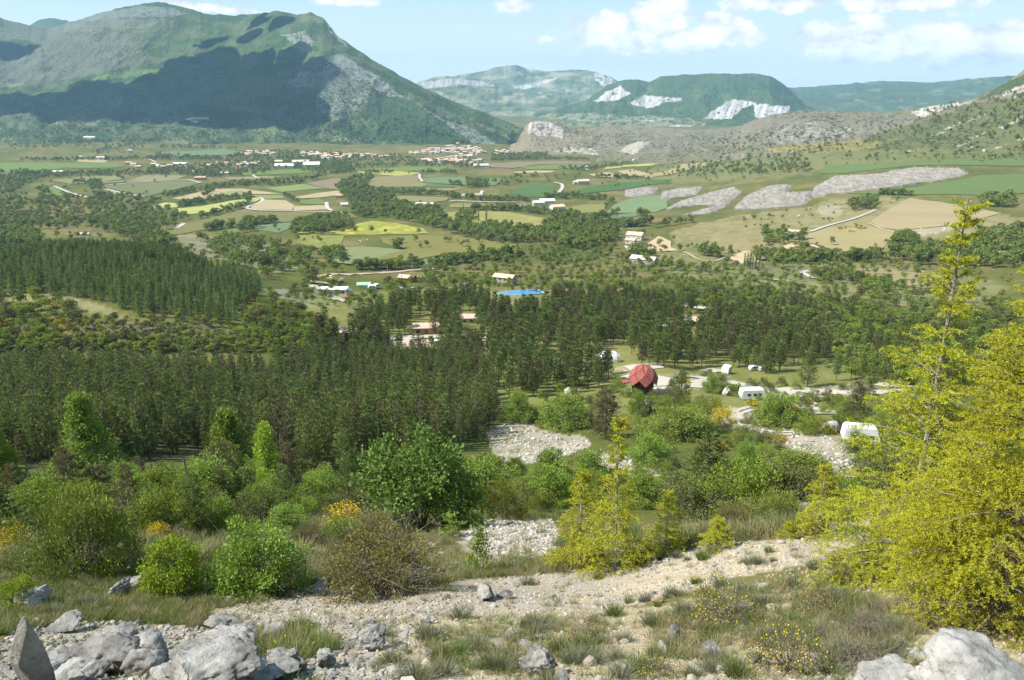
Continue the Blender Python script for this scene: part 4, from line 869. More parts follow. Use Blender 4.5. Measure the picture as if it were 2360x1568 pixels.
def bush(seed, h, rad, leaf, n, mtl, stems=9, name='bush', twiggy=.0, upright=.3, clumps=60, base=.08, fl=None, nfl=0, shape=1.0, aspect=.75, bk=None, spread=.7, clr=.13, flat=.8):
    """near shrub: stems fork into clumps of single leaves"""
    r = np.random.default_rng(seed); G = Geo(); T = Geo(); cc = []
    for q in range(clumps):
        a = r.uniform(0, 6.28); f = r.uniform(0, 1) ** .75
        el_ = r.uniform(-.05, 1.0)
        ph = math.asin(min(1, max(-.1, el_)))
        R_ = f ** .35 * r.uniform(.82, 1.08)
        if shape == 'cone':
            zf = r.uniform(0, 1) ** 1.2; rr = rad * (1.02 - zf) ** 1.05 * r.uniform(.35, 1.08); cc.append((rr * math.cos(a), rr * math.sin(a), h * (base + (1 - base) * zf)))
        else: cc.append((rad * R_ * math.cos(a) * math.cos(ph) * (.94 if ph > .8 else 1), rad * R_ * math.sin(a) * math.cos(ph), h * (base + (1 - base) * (.1 + .87 * math.sin(ph) * R_) * shape)))
    cc = np.array(cc); cr = clr * (h + rad) * r.uniform(.6, 1.35, clumps)
    idx = r.integers(0, clumps, n); d = unit(r.normal(size=(n, 3))); C = cc[idx] + d * (cr[idx] * r.uniform(.1, 1.0, n) ** .5)[:, None] * np.array([1, 1, flat])
    C[:, 2] = np.maximum(C[:, 2], .02 * h)
    out = unit(cc[idx] * np.array([1, 1, .6]) + 1e-6)
    cv = .5 + .2 * r.normal(size=clumps)
    D = out * .5 + d * .5 + np.array([0, 0, upright]); sz = leaf * r.uniform(.65, 1.3, n)
    G.leaves(C, D, sz, sz * aspect, np.clip(cv[idx] + .18 * r.normal(size=n), 0, 1), 0, r, spread)
    if fl is not None and nfl:
        idx = r.integers(0, clumps, nfl); d = unit(r.normal(size=(nfl, 3))); C = cc[idx] + d * (cr[idx] * r.uniform(.7, 1.15, nfl))[:, None] * np.array([1, 1, flat])
        FG = Geo(); FG.leaves(np.maximum(C, [-99, -99, .03 * h]), d, leaf * .9, leaf * .8, r.uniform(0, 1, nfl), 0, r, .8)
    st = []
    for s_ in range(stems):
        a = r.uniform(0, 6.28); k = r.uniform(.15, .5); st.append(np.array([math.cos(a) * rad * k, math.sin(a) * rad * k, h * r.uniform(.3, .55)]))
    st = np.array(st)
    for p in st: T.tube([(p[0] * .08, p[1] * .08, -.05), (p[0] * .55, p[1] * .55, p[2] * .5), p], [.010 * h + .006, .008 * h + .004, .005 * h], 5)
    for c in cc:
        p = st[np.argmin(((st - c) ** 2).sum(1))]; mid = (p + c) / 2 + r.normal(size=3) * .05 * rad
        T.tube([p * .8, mid, c * 1.02], [.005 * h, .0035 * h, .0015 * h], 3)
        for _ in range(int(twiggy)):
            e = c + r.normal(size=3) * .16 * (h + rad) + np.array([0, 0, .06 * h]); T.tube([mid, (mid + e) / 2 + r.normal(size=3) * .03 * h, e], [.0032 * h, .0024 * h, .0010 * h], 3)
    d_ = dict(crown=G.mesh(name + '_crown', [mtl]), trunk=T.mesh(name + '_stems', [bk or BARK_G]), h=h, r=rad)
    if fl is not None and nfl: d_['flowers'] = FG.mesh(name + '_flowers', [fl])
    return d_

def cedar(seed, h, rad, gap=.30, per=5, ttl=.035, tstep=.03, nd=4, mtl=None, base=.04, name='cedar', tw=.4, droop=.25, gapt=.16, lead=.12, tr=.02, ex=.85, gt=.62, lw=.42):
    """layered conifer: whorled boughs, side twigs set along them, each twig ringed with short needle rosettes"""
    r = np.random.default_rng(seed); G = Geo(); T = Geo(); zt = h * base
    zz = np.linspace(0, h, 12); bx = .02 * h * np.sin(zz / h * 3 + seed) * .5
    T.tube(np.stack([bx, bx * .3, zz], -1), np.interp(zz, [0, .5 * h, h], [tr * h, tr * h * .5, .0016 * h]), 7)
    TWP, TWD, TWL = [], [], []
    while zt < h * .985:
        f = zt / h; env = rad * (1 - f) ** ex * (1 if f > .12 else .75 + f * 2) + lead * h * .12 * (1 - f)
        for b in range(per + (r.uniform() < .5)):
            a = r.uniform(0, 6.283); L = max(.10, env * r.uniform(.6, 1.12)); d = np.array([math.cos(a), math.sin(a), 0.]); sd_ = np.array([-d[1], d[0], 0.])
            z0 = zt + r.uniform(-.5, .5) * gap * (1 - f * .5); up = .18 + .55 * f; dr = droop * (1 - f)
            def pos(q, L=L, d=d, z0=z0, up=up, dr=dr, sd_=sd_, cv=r.normal() * .10):
                q = np.asarray(q)[:, None]; return np.array([np.interp(z0, zz, bx), np.interp(z0, zz, bx) * .3, z0]) + d * L * q + sd_ * cv * L * q ** 2 + np.array([0, 0, 1.]) * L * (up * q - dr * 1.6 * q ** 2.2)
            q = np.linspace(0, 1, 6); T.tube(pos(q), np.linspace(.008 * L + .004, .0018, 6), 4)
            nt = max(3, int(L / .055 * tw)); qs = np.linspace(.16, 1.0, nt) + r.normal(size=nt) * .02
            P0 = pos(np.clip(qs, 0, 1)); D0 = unit(pos(np.clip(qs, 0, 1) + .02) - P0)
            side = np.where(np.arange(nt) % 2 == 0, 1, -1)[:, None]; TL = (.10 + .36 * L * np.sin(np.clip(qs, 0, 1) * 2.6 + .35)) * r.uniform(.6, 1.2, nt); TL = np.minimum(TL, .50 * L + .06)
            Dt = unit(D0 * .75 + sd_ * side * .85 + np.array([0, 0, 1.]) * r.normal(size=(nt, 1)) * .22 + np.array([0, 0, .10]))
            TWP.append(P0); TWD.append(Dt); TWL.append(TL)
            # the bough's own tip and its spine
            TWP.append(pos([.35, .62, .85])); TWD.append(unit(pos([.55, .82, 1.05]) - pos([.35, .62, .85]))); TWL.append(np.array([.32, .3, .24]) * L)
        zt += gap * (1 - gt * f) * r.uniform(.75, 1.2)
    P = np.vstack(TWP); D = np.vstack(TWD); L = np.concatenate(TWL)
    # sub twigs
    n2 = np.maximum(1, (L / .11).astype(int)); I = np.repeat(np.arange(len(P)), n2); qq = r.uniform(.15, .9, len(I)); sd2 = unit(np.cross(D[I], np.array([0, 0, 1.])) * np.where(r.uniform(size=len(I)) < .5, 1, -1)[:, None] + D[I] * .8 + r.normal(size=(len(I), 3)) * .25)
    P2 = P[I] + D[I] * (L[I] * qq)[:, None] - np.array([0, 0, 1.]) * (L[I] * qq ** 2 * .25)[:, None]; L2 = L[I] * r.uniform(.25, .45, len(I)) + .03
    PA = np.vstack([P, P2]); DA = np.vstack([D, sd2]); LA = np.concatenate([L, L2])
    nn = np.maximum(2, (LA / tstep).astype(int)); I = np.repeat(np.arange(len(PA)), nn); st = np.concatenate([[0], np.cumsum(nn)[:-1]]); k = np.arange(len(I)) - np.repeat(st, nn); q = (k + .5) / nn[I]
    C = PA[I] + DA[I] * (LA[I] * q)[:, None] - np.array([0, 0, 1.]) * (LA[I] * .30 * q ** 2)[:, None]
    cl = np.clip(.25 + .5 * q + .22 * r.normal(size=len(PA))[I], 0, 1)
    m = len(C); C4 = np.repeat(C, nd, 0); D4 = np.repeat(DA[I], nd, 0); rd = r.normal(size=(m * nd, 3)); rd[:, 2] += .35
    G.leaves(C4, D4 * .45 + rd * .75, ttl * r.uniform(.7, 1.3, m * nd), ttl * lw, np.repeat(cl, nd), 0, r, 0)
    big = L > .1; Pt = P[big]; Dt_ = D[big]; Lt = L[big]
    for p, d, l in zip(Pt[::2], Dt_[::2], Lt[::2]): T.tube([p, p + d * l * .5 - np.array([0, 0, .07 * l]), p + d * l * .9 - np.array([0, 0, .22 * l])], [.0028, .002, .001], 3)
    return dict(crown=G.mesh(name + '_crown', [mtl]), trunk=T.mesh(name + '_trunk', [BARK_C]), h=h, r=rad)

def tuft(seed, n=40, h=.35, rad=.16, w=.008, mtl=None, lean=.6, heads=0, hm=None, name='tuft'):
    r = np.random.default_rng(seed); G = Geo(); a = r.uniform(0, 6.28, n); q = r.uniform(0, 1, n) ** .6
    B = np.stack([np.cos(a) * rad * q * .45, np.sin(a) * rad * q * .45, np.zeros(n) - .02], -1)
    D = unit(np.stack([np.cos(a) * lean * q, np.sin(a) * lean * q, np.ones(n)], -1) + r.normal(size=(n, 3)) * .12); L = h * r.uniform(.5, 1.1, n)
    S = unit(np.cross(D, r.normal(size=(n, 3)))) * w; cl = r.uniform(0, 1, n)
    M = B + D * (L * .55)[:, None]; E = B + D * L[:, None] + np.stack([np.cos(a), np.sin(a), -.4 * np.ones(n)], -1) * (L * .22 * q)[:, None]
    V = np.stack([B - S, B + S, M + S * .9, M - S * .9, E + S * .25, E - S * .25], 1).reshape(-1, 3); k = np.arange(n)[:, None] * 6
    G.add(V, np.vstack([k + [0, 1, 2, 3], k + [3, 2, 4, 5]]), np.repeat(cl, 6))
    mats = [mtl]
    if heads:
        mats.append(hm); i = r.integers(0, n, heads); G.leaves(E[i] - D[i] * .01, D[i], .03, .018, .6, 1, r, .6)
    return G.mesh(name, mats)

# ---------------------------------------------------------------- placing
def place(name, proto, p, rot, s, label, cat, group=None, trunk_name='trunk', crown_name='crown', sz=None):
    o = bpy.data.objects.new(name, None); o.empty_display_size = .2; COL.objects.link(o)
    o.location = p; o.rotation_euler = (0, 0, rot); o.scale = (s, s, s * (sz or 1)); o['label'] = label; o['category'] = cat
    if group: o['group'] = group
    link(crown_name, proto['crown'], o); link(trunk_name, proto['trunk'], o)
    if 'flowers' in proto: link('flowers', proto['flowers'], o, kind='stuff')
    return o
def combo(proto, name):
    """one mesh with trunk and crown, for the masses beyond the counted ones"""
    bm_v, bm_f, bm_c, bm_m, mats, n = [], [], [], [], [], 0
    for key in ('crown', 'trunk', 'flowers'):
        if key not in proto: continue
        me = proto[key]; v = np.empty(len(me.vertices) * 3, np.float32); me.vertices.foreach_get('co', v); v = v.reshape(-1, 3)
        f = np.empty(len(me.loops), np.int32); me.loops.foreach_get('vertex_index', f); c = np.empty(len(me.vertices) * 4, np.float32); me.attributes['Col'].data.foreach_get('color', c)
        bm_v.append(v); bm_f.append(f.reshape(-1, 4) + n); bm_c.append(c.reshape(-1, 4)[:, 0]); bm_m.append(np.full(len(f) // 4, len(mats))); mats.append(me.materials[0]); n += len(v)
    return nmesh(name, np.vstack(bm_v), np.vstack(bm_f), mats, np.concatenate(bm_m), np.concatenate(bm_c))
def scatter(name, meshes, P, rot, scl, pid, label, tilt=None):
    """a mass nobody could count: one object, its pieces set out by geometry nodes"""
    P = np.asarray(P, np.float32); n = len(P)
    if n == 0: return
    me = bpy.data.meshes.new(name); me.vertices.add(n); me.vertices.foreach_set('co', P.ravel())
    R = np.zeros((n, 3), np.float32); R[:, 2] = rot
    if tilt is not None: R[:, :2] = tilt
    a = me.attributes.new('rot', 'FLOAT_VECTOR', 'POINT'); a.data.foreach_set('vector', R.ravel())
    S = np.asarray(scl, np.float32); S = np.repeat(S[:, None], 3, 1) if S.ndim == 1 else S
    a = me.attributes.new('scl', 'FLOAT_VECTOR', 'POINT'); a.data.foreach_set('vector', np.ascontiguousarray(S).ravel())
    a = me.attributes.new('pid', 'INT', 'POINT'); a.data.foreach_set('value', np.asarray(pid, np.int32))
    ob = link(name, me, kind='stuff', label=label)
    ng = bpy.data.node_groups.new(name + '_layout', 'GeometryNodeTree')
    ng.interface.new_socket('Geometry', in_out='INPUT', socket_type='NodeSocketGeometry'); ng.interface.new_socket('Geometry', in_out='OUTPUT', socket_type='NodeSocketGeometry')
    N, Lk = ng.nodes, ng.links; gi = N.new('NodeGroupInput'); go = N.new('NodeGroupOutput'); jn = N.new('GeometryNodeJoinGeometry')
    def attr(nm, ty):
        k = N.new('GeometryNodeInputNamedAttribute'); k.data_type = ty; k.inputs['Name'].default_value = nm; return k.outputs[0]
    ar, as_, ap = attr('rot', 'FLOAT_VECTOR'), attr('scl', 'FLOAT_VECTOR'), attr('pid', 'INT')
    for k, m_ in enumerate(meshes):
        src = bpy.data.objects.new(name + '_piece', m_)
        oi = N.new('GeometryNodeObjectInfo'); oi.inputs['Object'].default_value = src; oi.inputs['As Instance'].default_value = True
        ip = N.new('GeometryNodeInstanceOnPoints'); cmp_ = N.new('FunctionNodeCompare'); cmp_.data_type = 'INT'; cmp_.operation = 'EQUAL'
        ci = [s for s in cmp_.inputs if s.enabled and s.type == 'INT']; Lk.new(ap, ci[0]); ci[1].default_value = k
        Lk.new(gi.outputs[0], ip.inputs['Points']); Lk.new(cmp_.outputs[0], ip.inputs['Selection']); Lk.new(oi.outputs['Geometry'], ip.inputs['Instance'])
        e2r = N.new('FunctionNodeEulerToRotation'); Lk.new(ar, e2r.inputs[0]); Lk.new(e2r.outputs[0], ip.inputs['Rotation']); Lk.new(as_, ip.inputs['Scale'])
        Lk.new(ip.outputs[0], jn.inputs[0])
    Lk.new(jn.outputs[0], go.inputs[0]); md = ob.modifiers.new('layout', 'NODES'); md.node_group = ng
    return ob
def dist_of(P): return P[:, 1] * CP - P[:, 2] * SP
def scat_v(poly, dx, dy, p=1.0, seed=0, ymin=20):
    r = np.random.default_rng(seed + 1000); a = np.array(poly); x0, y0 = a.min(0); x1, y1 = a.max(0)
    gx, gy = np.meshgrid(np.arange(x0, x1, dx), np.arange(y0, y1, dy)); gx = gx.ravel() + r.uniform(-.55, .55, gx.size) * dx; gy = gy.ravel() + r.uniform(-.55, .55, gy.size) * dy
    m = inpoly(gx, gy, a) & (r.uniform(size=gx.size) < p); return ground(gx[m], gy[m], ymin) if m.any() else np.zeros((0, 3))
def scat_w(poly, sp, p=1.0, seed=0, bounds=None, excl=()):
    r = np.random.default_rng(seed + 2000); x0, x1, y0, y1 = bounds
    gx, gy = np.meshgrid(np.arange(x0, x1, sp), np.arange(y0, y1, sp)); gx = gx.ravel() + r.uniform(-.42, .42, gx.size) * sp; gy = gy.ravel() + r.uniform(-.42, .42, gy.size) * sp
    z = H(gx, gy); vx, vy = w2v(gx, gy, z); vx, vy = rough_xy(vx, vy, 8, 25, 61); m = inpoly(vx, vy, poly) & (r.uniform(size=gx.size) < p)
    for e in excl: m &= ~inpoly(vx, vy, e)
    return np.column_stack([gx, gy, z])[m]
def line_v(pl, pts, step, thick, seed=0):
    r = np.random.default_rng(seed + 3000); v = np.array(K(pl, *pts)); k = PL[pl][0]; seg = np.r_[0, np.cumsum(np.hypot(*np.diff(v, axis=0).T))]
    n = max(2, int(seg[-1] / step)); q = np.sort(r.uniform(0, seg[-1], n)); x = np.interp(q, seg, v[:, 0]) + r.normal(size=n) * thick / k * .4; y = np.interp(q, seg, v[:, 1]) + r.normal(size=n) * thick / k * .35
    return ground(x, y, 60)

# --- prototypes
tick('pre proto')
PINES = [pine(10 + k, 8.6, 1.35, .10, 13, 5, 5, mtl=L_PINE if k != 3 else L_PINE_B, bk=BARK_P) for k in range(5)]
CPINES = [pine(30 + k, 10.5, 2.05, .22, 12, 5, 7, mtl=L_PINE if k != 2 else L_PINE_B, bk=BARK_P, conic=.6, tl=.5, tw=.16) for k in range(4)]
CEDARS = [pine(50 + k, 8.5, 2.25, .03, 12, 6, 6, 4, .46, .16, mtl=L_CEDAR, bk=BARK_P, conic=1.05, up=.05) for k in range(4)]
BL = [broadleaf(70 + k, 8, 3.3, .06, 9, 620, .62, [L_LEAF, L_LEAFD, L_LEAF, L_LEAFY, L_OLIVE, L_LEAFD][k]) for k in range(6)]
BLF = [broadleaf(90 + k, 9, 4.0, .03, 7, 240, 1.25, [L_DARKFOR, L_LEAFD, L_DARKFOR, L_LEAF][k]) for k in range(4)]
POP = [broadleaf(110 + k, 17, 1.5, .06, 10, 420, .8, L_LEAFD, 'poplar') for k in range(2)]
SHRN = [bush(124 + k, 2.3, 1.4, .085, 4200, [L_LEAF, L_OLIVE, L_LEAFY, L_JUN][k], 8, name='shrub', clumps=48, base=.0, clr=.11) for k in range(4)]
SHR = [broadleaf(120 + k, 2.6, 1.7, .0, 7, 420, .30, [L_LEAF, L_OLIVE, L_LEAFY, L_JUN][k], stems=3) for k in range(4)]
BRM = [bush(130 + k, 1.5, 1.0, .16, 500, L_OLIVE, 6, fl=L_BROOM, nfl=420, clumps=22, name='broom') for k in range(2)]

tick('protos')
from mathutils.bvhtree import BVHTree
def bvh_of(o):
    me = o.data; v = np.empty(len(me.vertices) * 3, np.float32); me.vertices.foreach_get('co', v); f = np.empty(len(me.loops), np.int32); me.loops.foreach_get('vertex_index', f)
    return BVHTree.FromPolygons(v.reshape(-1, 3).tolist(), f.reshape(-1, 4).tolist())
BV = bvh_of(bpy.data.objects['mountain']); BH = bvh_of(bpy.data.objects['hillside']); BK = bvh_of(bpy.data.objects['hill.002'])
def hit(bv, vx, vy):
    s, t = v2st(vx, vy); return bv.ray_cast(Vector((0, 0, 0)), Vector((float(s), 1, float(t))).normalized())[0]
def scat_on(bv, poly, dx, dy, p, seed, clump=.0):
    r = np.random.default_rng(seed + 4000); a = np.array(poly); x0, y0 = a.min(0); x1, y1 = a.max(0)
    gx, gy = np.meshgrid(np.arange(x0, x1, dx), np.arange(y0, y1, dy)); gx = gx.ravel() + r.uniform(-.6, .6, gx.size) * dx; gy = gy.ravel() + r.uniform(-.6, .6, gy.size) * dy
    m = inpoly(gx, gy, a) & (r.uniform(size=gx.size) < p) & (fbm(gx / 22, gy / 7, 3, seed) > clump); out = []
    for x, y in zip(gx[m], gy[m]):
        h_ = hit(bv, x, y)
        if h_ is not None and h_.z > float(H(h_.x, h_.y)) - .5: out.append(h_[:])
    return np.array(out) if out else np.zeros((0, 3))
ALL = {}   # kind -> list of (P, proto lists)
r0 = np.random.default_rng(5)
def mass(kind, protos, P, smin, smax, meta, cap=300, stuff_name='woodland', stuff_label=''):
    ALL.setdefault(kind, dict(sets=[], cap=cap, stuff=stuff_name, slabel=stuff_label))
    n = len(P)
    if n: ALL[kind]['sets'].append((protos, P, r0.integers(0, len(protos), n), r0.uniform(smin, smax, n), meta))
EXCL_CAMP = [K(6, (1480, 325), (1980, 325), (1980, 500), (1480, 500)), K(6, (1240, 600), (1420, 600), (1500, 830), (1340, 830)), K(6, (200, 590), (440, 590), (440, 720), (220, 720)), K(6, (640, 670), (1000, 660), (1150, 720), (1150, 830), (720, 850), (640, 740)), K(6, (880, 530), (1090, 530), (1110, 660), (880, 660)),
             K(6, (1210, 490), (1390, 490), (1400, 590), (1210, 590)), K(6, (1320, 650), (1420, 650), (1440, 760), (1360, 760)), K(6, (1780, 850), (2360, 840), (2360, 960), (1900, 960)),
             K(7, (140, 700), (400, 700), (420, 850), (120, 850)), K(7, (260, 850), (620, 850), (620, 1110), (220, 1110)), K(7, (560, 890), (1120, 900), (1440, 990), (1440, 1130), (560, 1140)),
             K(7, (780, 460), (960, 460), (980, 610), (780, 610)), K(7, (600, 550), (780, 550), (780, 640), (600, 640)), K(7, (960, 810), (1130, 820), (1130, 930), (960, 930))]
FOREST_POLY = K(0, (-260, 862), (120, 858), (300, 864), (520, 872), (640, 866), (760, 850), (930, 838), (1060, 838), (1120, 868), (1136, 900), (1138, 980), (1120, 1020), (1010, 1050), (850, 1075), (700, 1110), (520, 1050), (440, 1040), (300, 1070), (100, 1075), (-260, 1090))
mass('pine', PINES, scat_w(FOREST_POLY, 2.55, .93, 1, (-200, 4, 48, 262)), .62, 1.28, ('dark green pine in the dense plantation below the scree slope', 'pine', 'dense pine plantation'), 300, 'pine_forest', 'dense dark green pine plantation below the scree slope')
mass('pine', CPINES, scat_w(K(0, (700, 860), (750, 770), (860, 735), (940, 705), (1080, 690), (1300, 690), (1480, 700), (1700, 735), (1850, 770), (1920, 830), (1780, 860), (1600, 850), (1450, 848), (1400, 900), (1180, 925), (1142, 900), (1138, 860), (1000, 825)), 4.6, .85, 2, (-140, 190, 170, 460), EXCL_CAMP), .8, 1.12,
     ('tall dark pine with a bare lower trunk among the camp pitches', 'pine', 'pines among the camp pitches'))
mass('cedar', CEDARS, scat_w(K(8, (-500, 270), (0, 230), (150, 210), (300, 175), (500, 150), (900, 135), (1150, 210), (1400, 295), (1600, 340), (1770, 415), (1740, 480), (1640, 570), (1560, 690), (1400, 640), (1200, 660), (900, 610), (750, 560), (600, 515), (450, 495), (100, 465), (-500, 450)), 4.5, .95, 3, (-330, -20, 245, 560)), .7, 1.1,
     ('blue green cedar in the plantation on the left knoll', 'cedar', 'cedar plantation on the knoll'), 300, 'cedar_forest', 'blue green cedar plantation covering the left knoll')
mass('pine', PINES, scat_w(K(8, (300, 190), (500, 150), (900, 135), (1150, 210), (1400, 295), (1420, 330), (1100, 310), (800, 260), (450, 230)), 3.2, .95, 14, (-330, -20, 300, 560)), .8, 1.1, ('dark pine at the top of the knoll', 'pine', 'dark pines on top of the knoll'))
def bl(P, a=.7, b=1.15, protos=None, meta=('round green broadleaf tree in the wooded valley belt', 'tree', 'broadleaf trees of the valley')):
    if len(P): 
        far = P[:, 1] > 620; mass('broadleaf', protos or BL, P[~far], a, b, meta, 300, 'woodland', 'green broadleaf woodland and hedgerows of the valley'); mass('broadleaf', protos or BLF, P[far], a * .95, b * 1.05, meta)
# woods
for k, (pl, poly, dx, dy, p) in enumerate([
    (3, ((-100, 490), (200, 500), (450, 480), (640, 500), (850, 480), (1010, 500), (1100, 520), (1000, 560), (1180, 590), (1290, 620), (1180, 700), (1080, 730), (900, 760), (780, 740), (560, 700), (430, 700), (200, 720), (-100, 700)), 9, 6, .52),
    (3, ((-100, 700), (100, 720), (200, 730), (300, 800), (200, 830), (-100, 830)), 9, 6, .8), (3, ((760, 660), (900, 670), (960, 720), (900, 770), (770, 750)), 8, 5, .9), (3, ((880, 760), (1100, 760), (1180, 800), (1170, 850), (1100, 860), (900, 800)), 9, 6, .8),
    (3, ((-100, 320), (200, 330), (340, 350), (250, 380), (180, 420), (60, 480), (-100, 470)), 7, 5, .8), (3, ((250, 440), (320, 430), (370, 480), (280, 490)), 7, 5, .8), (3, ((590, 390), (680, 380), (700, 450), (620, 450)), 7, 5, .9), (3, ((630, 470), (760, 470), (760, 520), (640, 520)), 7, 5, .9),
    (3, ((2260, 420), (2360, 370), (2400, 370), (2400, 520), (2300, 490)), 6, 4, .9), (3, ((1610, 690), (1700, 665), (1800, 670), (1700, 720), (1620, 740)), 7, 5, .9), (3, ((1950, 742), (2000, 670), (2150, 640), (2360, 630), (2380, 700), (2200, 735), (2100, 740)), 7, 5, .95),
    (3, ((1300, 750), (1900, 800), (2100, 850), (2360, 900), (2300, 1000), (1700, 1000), (1450, 900)), 10, 8, .30), (3, ((1450, 850), (1600, 860), (1640, 930), (1500, 930)), 9, 6, .7), (3, ((1800, 860), (1900, 880), (2100, 890), (2100, 930), (1850, 930)), 9, 6, .6),
    (3, ((0, 60), (400, 100), (900, 40), (1400, 30), (1500, 80), (1000, 130), (900, 200), (700, 220), (400, 120), (100, 150), (0, 130)), 8, 6, .45), (3, ((1580, 200), (1900, 180), (2360, 200), (2360, 330), (1900, 300), (1750, 340), (1560, 330), (1000, 325), (1000, 290), (1500, 270)), 6, 4.2, .65),
    (4, ((-100, 200), (600, 205), (900, 235), (1250, 262), (1240, 300), (700, 285), (400, 305), (250, 350), (100, 330), (-100, 300)), 6, 4.2, .6), (4, ((1300, 190), (1400, 205), (1670, 170), (1665, 225), (1450, 243), (1280, 255)), 5, 3, 1), 
    (4, ((270, 420), (380, 360), (500, 340), (480, 400), (450, 430), (600, 480), (640, 510), (500, 560), (480, 630), (350, 640), (340, 540), (310, 500)), 7, 5, .9),
    (4, ((500, 560), (650, 520), (830, 560), (960, 600), (1000, 670), (1160, 690), (1300, 705), (1640, 715), (1660, 790), (1480, 800), (1300, 790), (1050, 755), (900, 700), (650, 640), (500, 630)), 8, 5.5, .85),
    (4, ((1640, 700), (1700, 640), (1900, 620), (2030, 670), (2140, 710), (2130, 800), (1960, 850), (1770, 830), (1640, 790)), 9, 6, .95), (4, ((1120, 385), (1265, 385), (1265, 425), (1130, 428)), 4, 3, 1), (4, ((1180, 400), (1500, 340), (1950, 340), (1900, 370), (1600, 400), (1300, 440)), 9, 6, .25),
    (4, ((1040, 620), (1180, 610), (1190, 660), (1050, 665)), 7, 5, .9), (4, ((0, 690), (150, 640), (330, 680), (300, 700), (180, 720), (100, 740), (0, 735)), 7, 5, .85),
    (5, ((1560, 800), (1700, 765), (1900, 745), (2100, 650), (2460, 610), (2460, 800), (2200, 850), (2000, 840), (1700, 830)), 9, 6, .62), (5, ((220, 300), (400, 240), (700, 170), (1050, 180), (1130, 290), (700, 300), (350, 320)), 7, 5, .42),
    (5, ((1320, 480), (1400, 450), (1500, 460), (1480, 500), (1340, 510)), 7, 4, .9), (5, ((2100, 450), (2300, 430), (2300, 490), (2120, 490)), 7, 4, .8), (5, ((1300, 150), (2460, 20), (2460, 190), (1300, 230)), 11, 8, .16), (5, ((500, 160), (600, 145), (640, 160), (560, 175)), 5, 3, 1),
    (5, ((1590, 700), (1650, 665), (1730, 690), (1700, 750), (1600, 750)), 8, 5, .95), (5, ((820, 650), (1060, 670), (1060, 700), (830, 720)), 9, 6, .55)]):
    bl(scat_v(K(pl, *poly), dx * .8, dy * .8, p * .92, k, 60), .8, 1.4)
for k, (poly, dx, dy, p, a, b) in enumerate([
    (((960, 665), (970, 620), (1050, 600), (1180, 585), (1330, 562), (1500, 600), (1600, 622), (1700, 630), (1800, 645), (1900, 690), (2050, 735), (2100, 800), (2000, 810), (1850, 750), (1700, 712), (1500, 690), (1300, 680), (1100, 672)), 13, 8, .72, .45, .95),
    (((1750, 760), (2000, 780), (2100, 800), (2250, 830), (2250, 900), (2000, 890), (1900, 850), (1750, 800)), 17, 12, .55, .35, .75), (((1850, 620), (2000, 640), (2150, 700), (2360, 740), (2400, 900), (2150, 850), (2000, 760)), 18, 10, .7, .5, 1.0),
    (((560, 760), (620, 690), (700, 720), (740, 790), (820, 790), (930, 790), (900, 830), (760, 815), (620, 810)), 13, 9, .75, .35, .65), (((700, 660), (740, 640), (800, 680), (890, 690), (960, 690), (960, 705), (800, 715), (700, 700)), 14, 9, .6, .45, .7),
    (((850, 690), (900, 660), (960, 660), (960, 690)), 14, 8, .9, .6, 1.)]):
    bl(scat_v(poly, dx, dy, p, 60 + k, 60), a, b, meta=('leafy green tree in the scrubby belt around the camp', 'tree', 'leafy trees around the camp'))
for k, (bv, poly, dx, dy, p, a, b, cl) in enumerate([(BV, K(0, (-60, 262), (200, 255), (420, 268), (520, 300), (600, 318), (820, 335), (900, 350), (-60, 350)), 6, 3.6, .8, .8, 1.4, .08), (BV, K(0, (-60, 290), (700, 310), (860, 345), (-60, 350)), 7, 4, .45, .7, 1.2, -1), (BV, K(0, (620, 270), (800, 260), (1000, 300), (1150, 345), (800, 350), (640, 320)), 6, 4, .6, .9, 1.5, -.1),
    (BV, K(0, (760, 190), (860, 160), (1180, 300), (1190, 330), (1000, 300), (780, 260)), 8, 6, .5, .8, 1.3, 0), (BH, K(0, (1600, 330), (1900, 300), (2100, 280), (2400, 220), (2400, 380), (1700, 400)), 9, 6, .55, .5, 1.2, .02), (BH, K(0, (2080, 260), (2240, 235), (2400, 190), (2400, 300), (2200, 300)), 7, 5, .6, .5, 1.2, 0), (BK, K(0, (1180, 300), (1300, 290), (1480, 320), (1500, 360), (1200, 360)), 9, 6, .35, .5, 1.0, 0)]):
    bl(scat_on(bv, poly, dx, dy, p, 900 + k, cl), a, b, meta=('far green tree on the slopes of the big mountain', 'tree', 'far trees on the mountain slopes'))
# rough growth spread over the valley floor between the fields
for k, (poly, dx, dy, p) in enumerate([(K(0, (-60, 400), (300, 420), (420, 520), (250, 560), (-60, 600)), 11, 8, .4), (K(0, (900, 560), (1500, 540), (2360, 640), (2360, 720), (1900, 660), (1500, 620), (1100, 600)), 15, 9, .6), (K(0, (1500, 640), (2360, 700), (2360, 900), (2000, 900), (1900, 800), (1600, 720)), 18, 12, .75),
    (K(0, (1700, 560), (2360, 560), (2360, 640), (1800, 620)), 12, 7, .35), (K(0, (1380, 340), (1700, 330), (1880, 400), (1400, 440)), 9, 6, .3), (K(0, (620, 520), (760, 560), (760, 600), (620, 640), (560, 600)), 11, 8, .3)]):
    P = scat_v(poly, dx, dy, p, 950 + k, 60); P = P[fbm(P[:, 0] / 30, P[:, 1] / 40, 3, 950 + k) > -.12]; bl(P, .3, .95, meta=('small leafy tree in the rough growth of the valley floor', 'tree', 'rough growth of the valley floor'))
mass('pine', CPINES, scat_w(K(0, (1500, 700), (1700, 690), (1900, 700), (2100, 780), (2360, 800), (2360, 960), (2000, 900), (1900, 870), (1750, 760)), 8.5, .6, 9, (20, 330, 170, 460), EXCL_CAMP), .6, 1.0, ('dark pine on the wooded slope to the right of the camp', 'pine', 'pines right of the camp'))
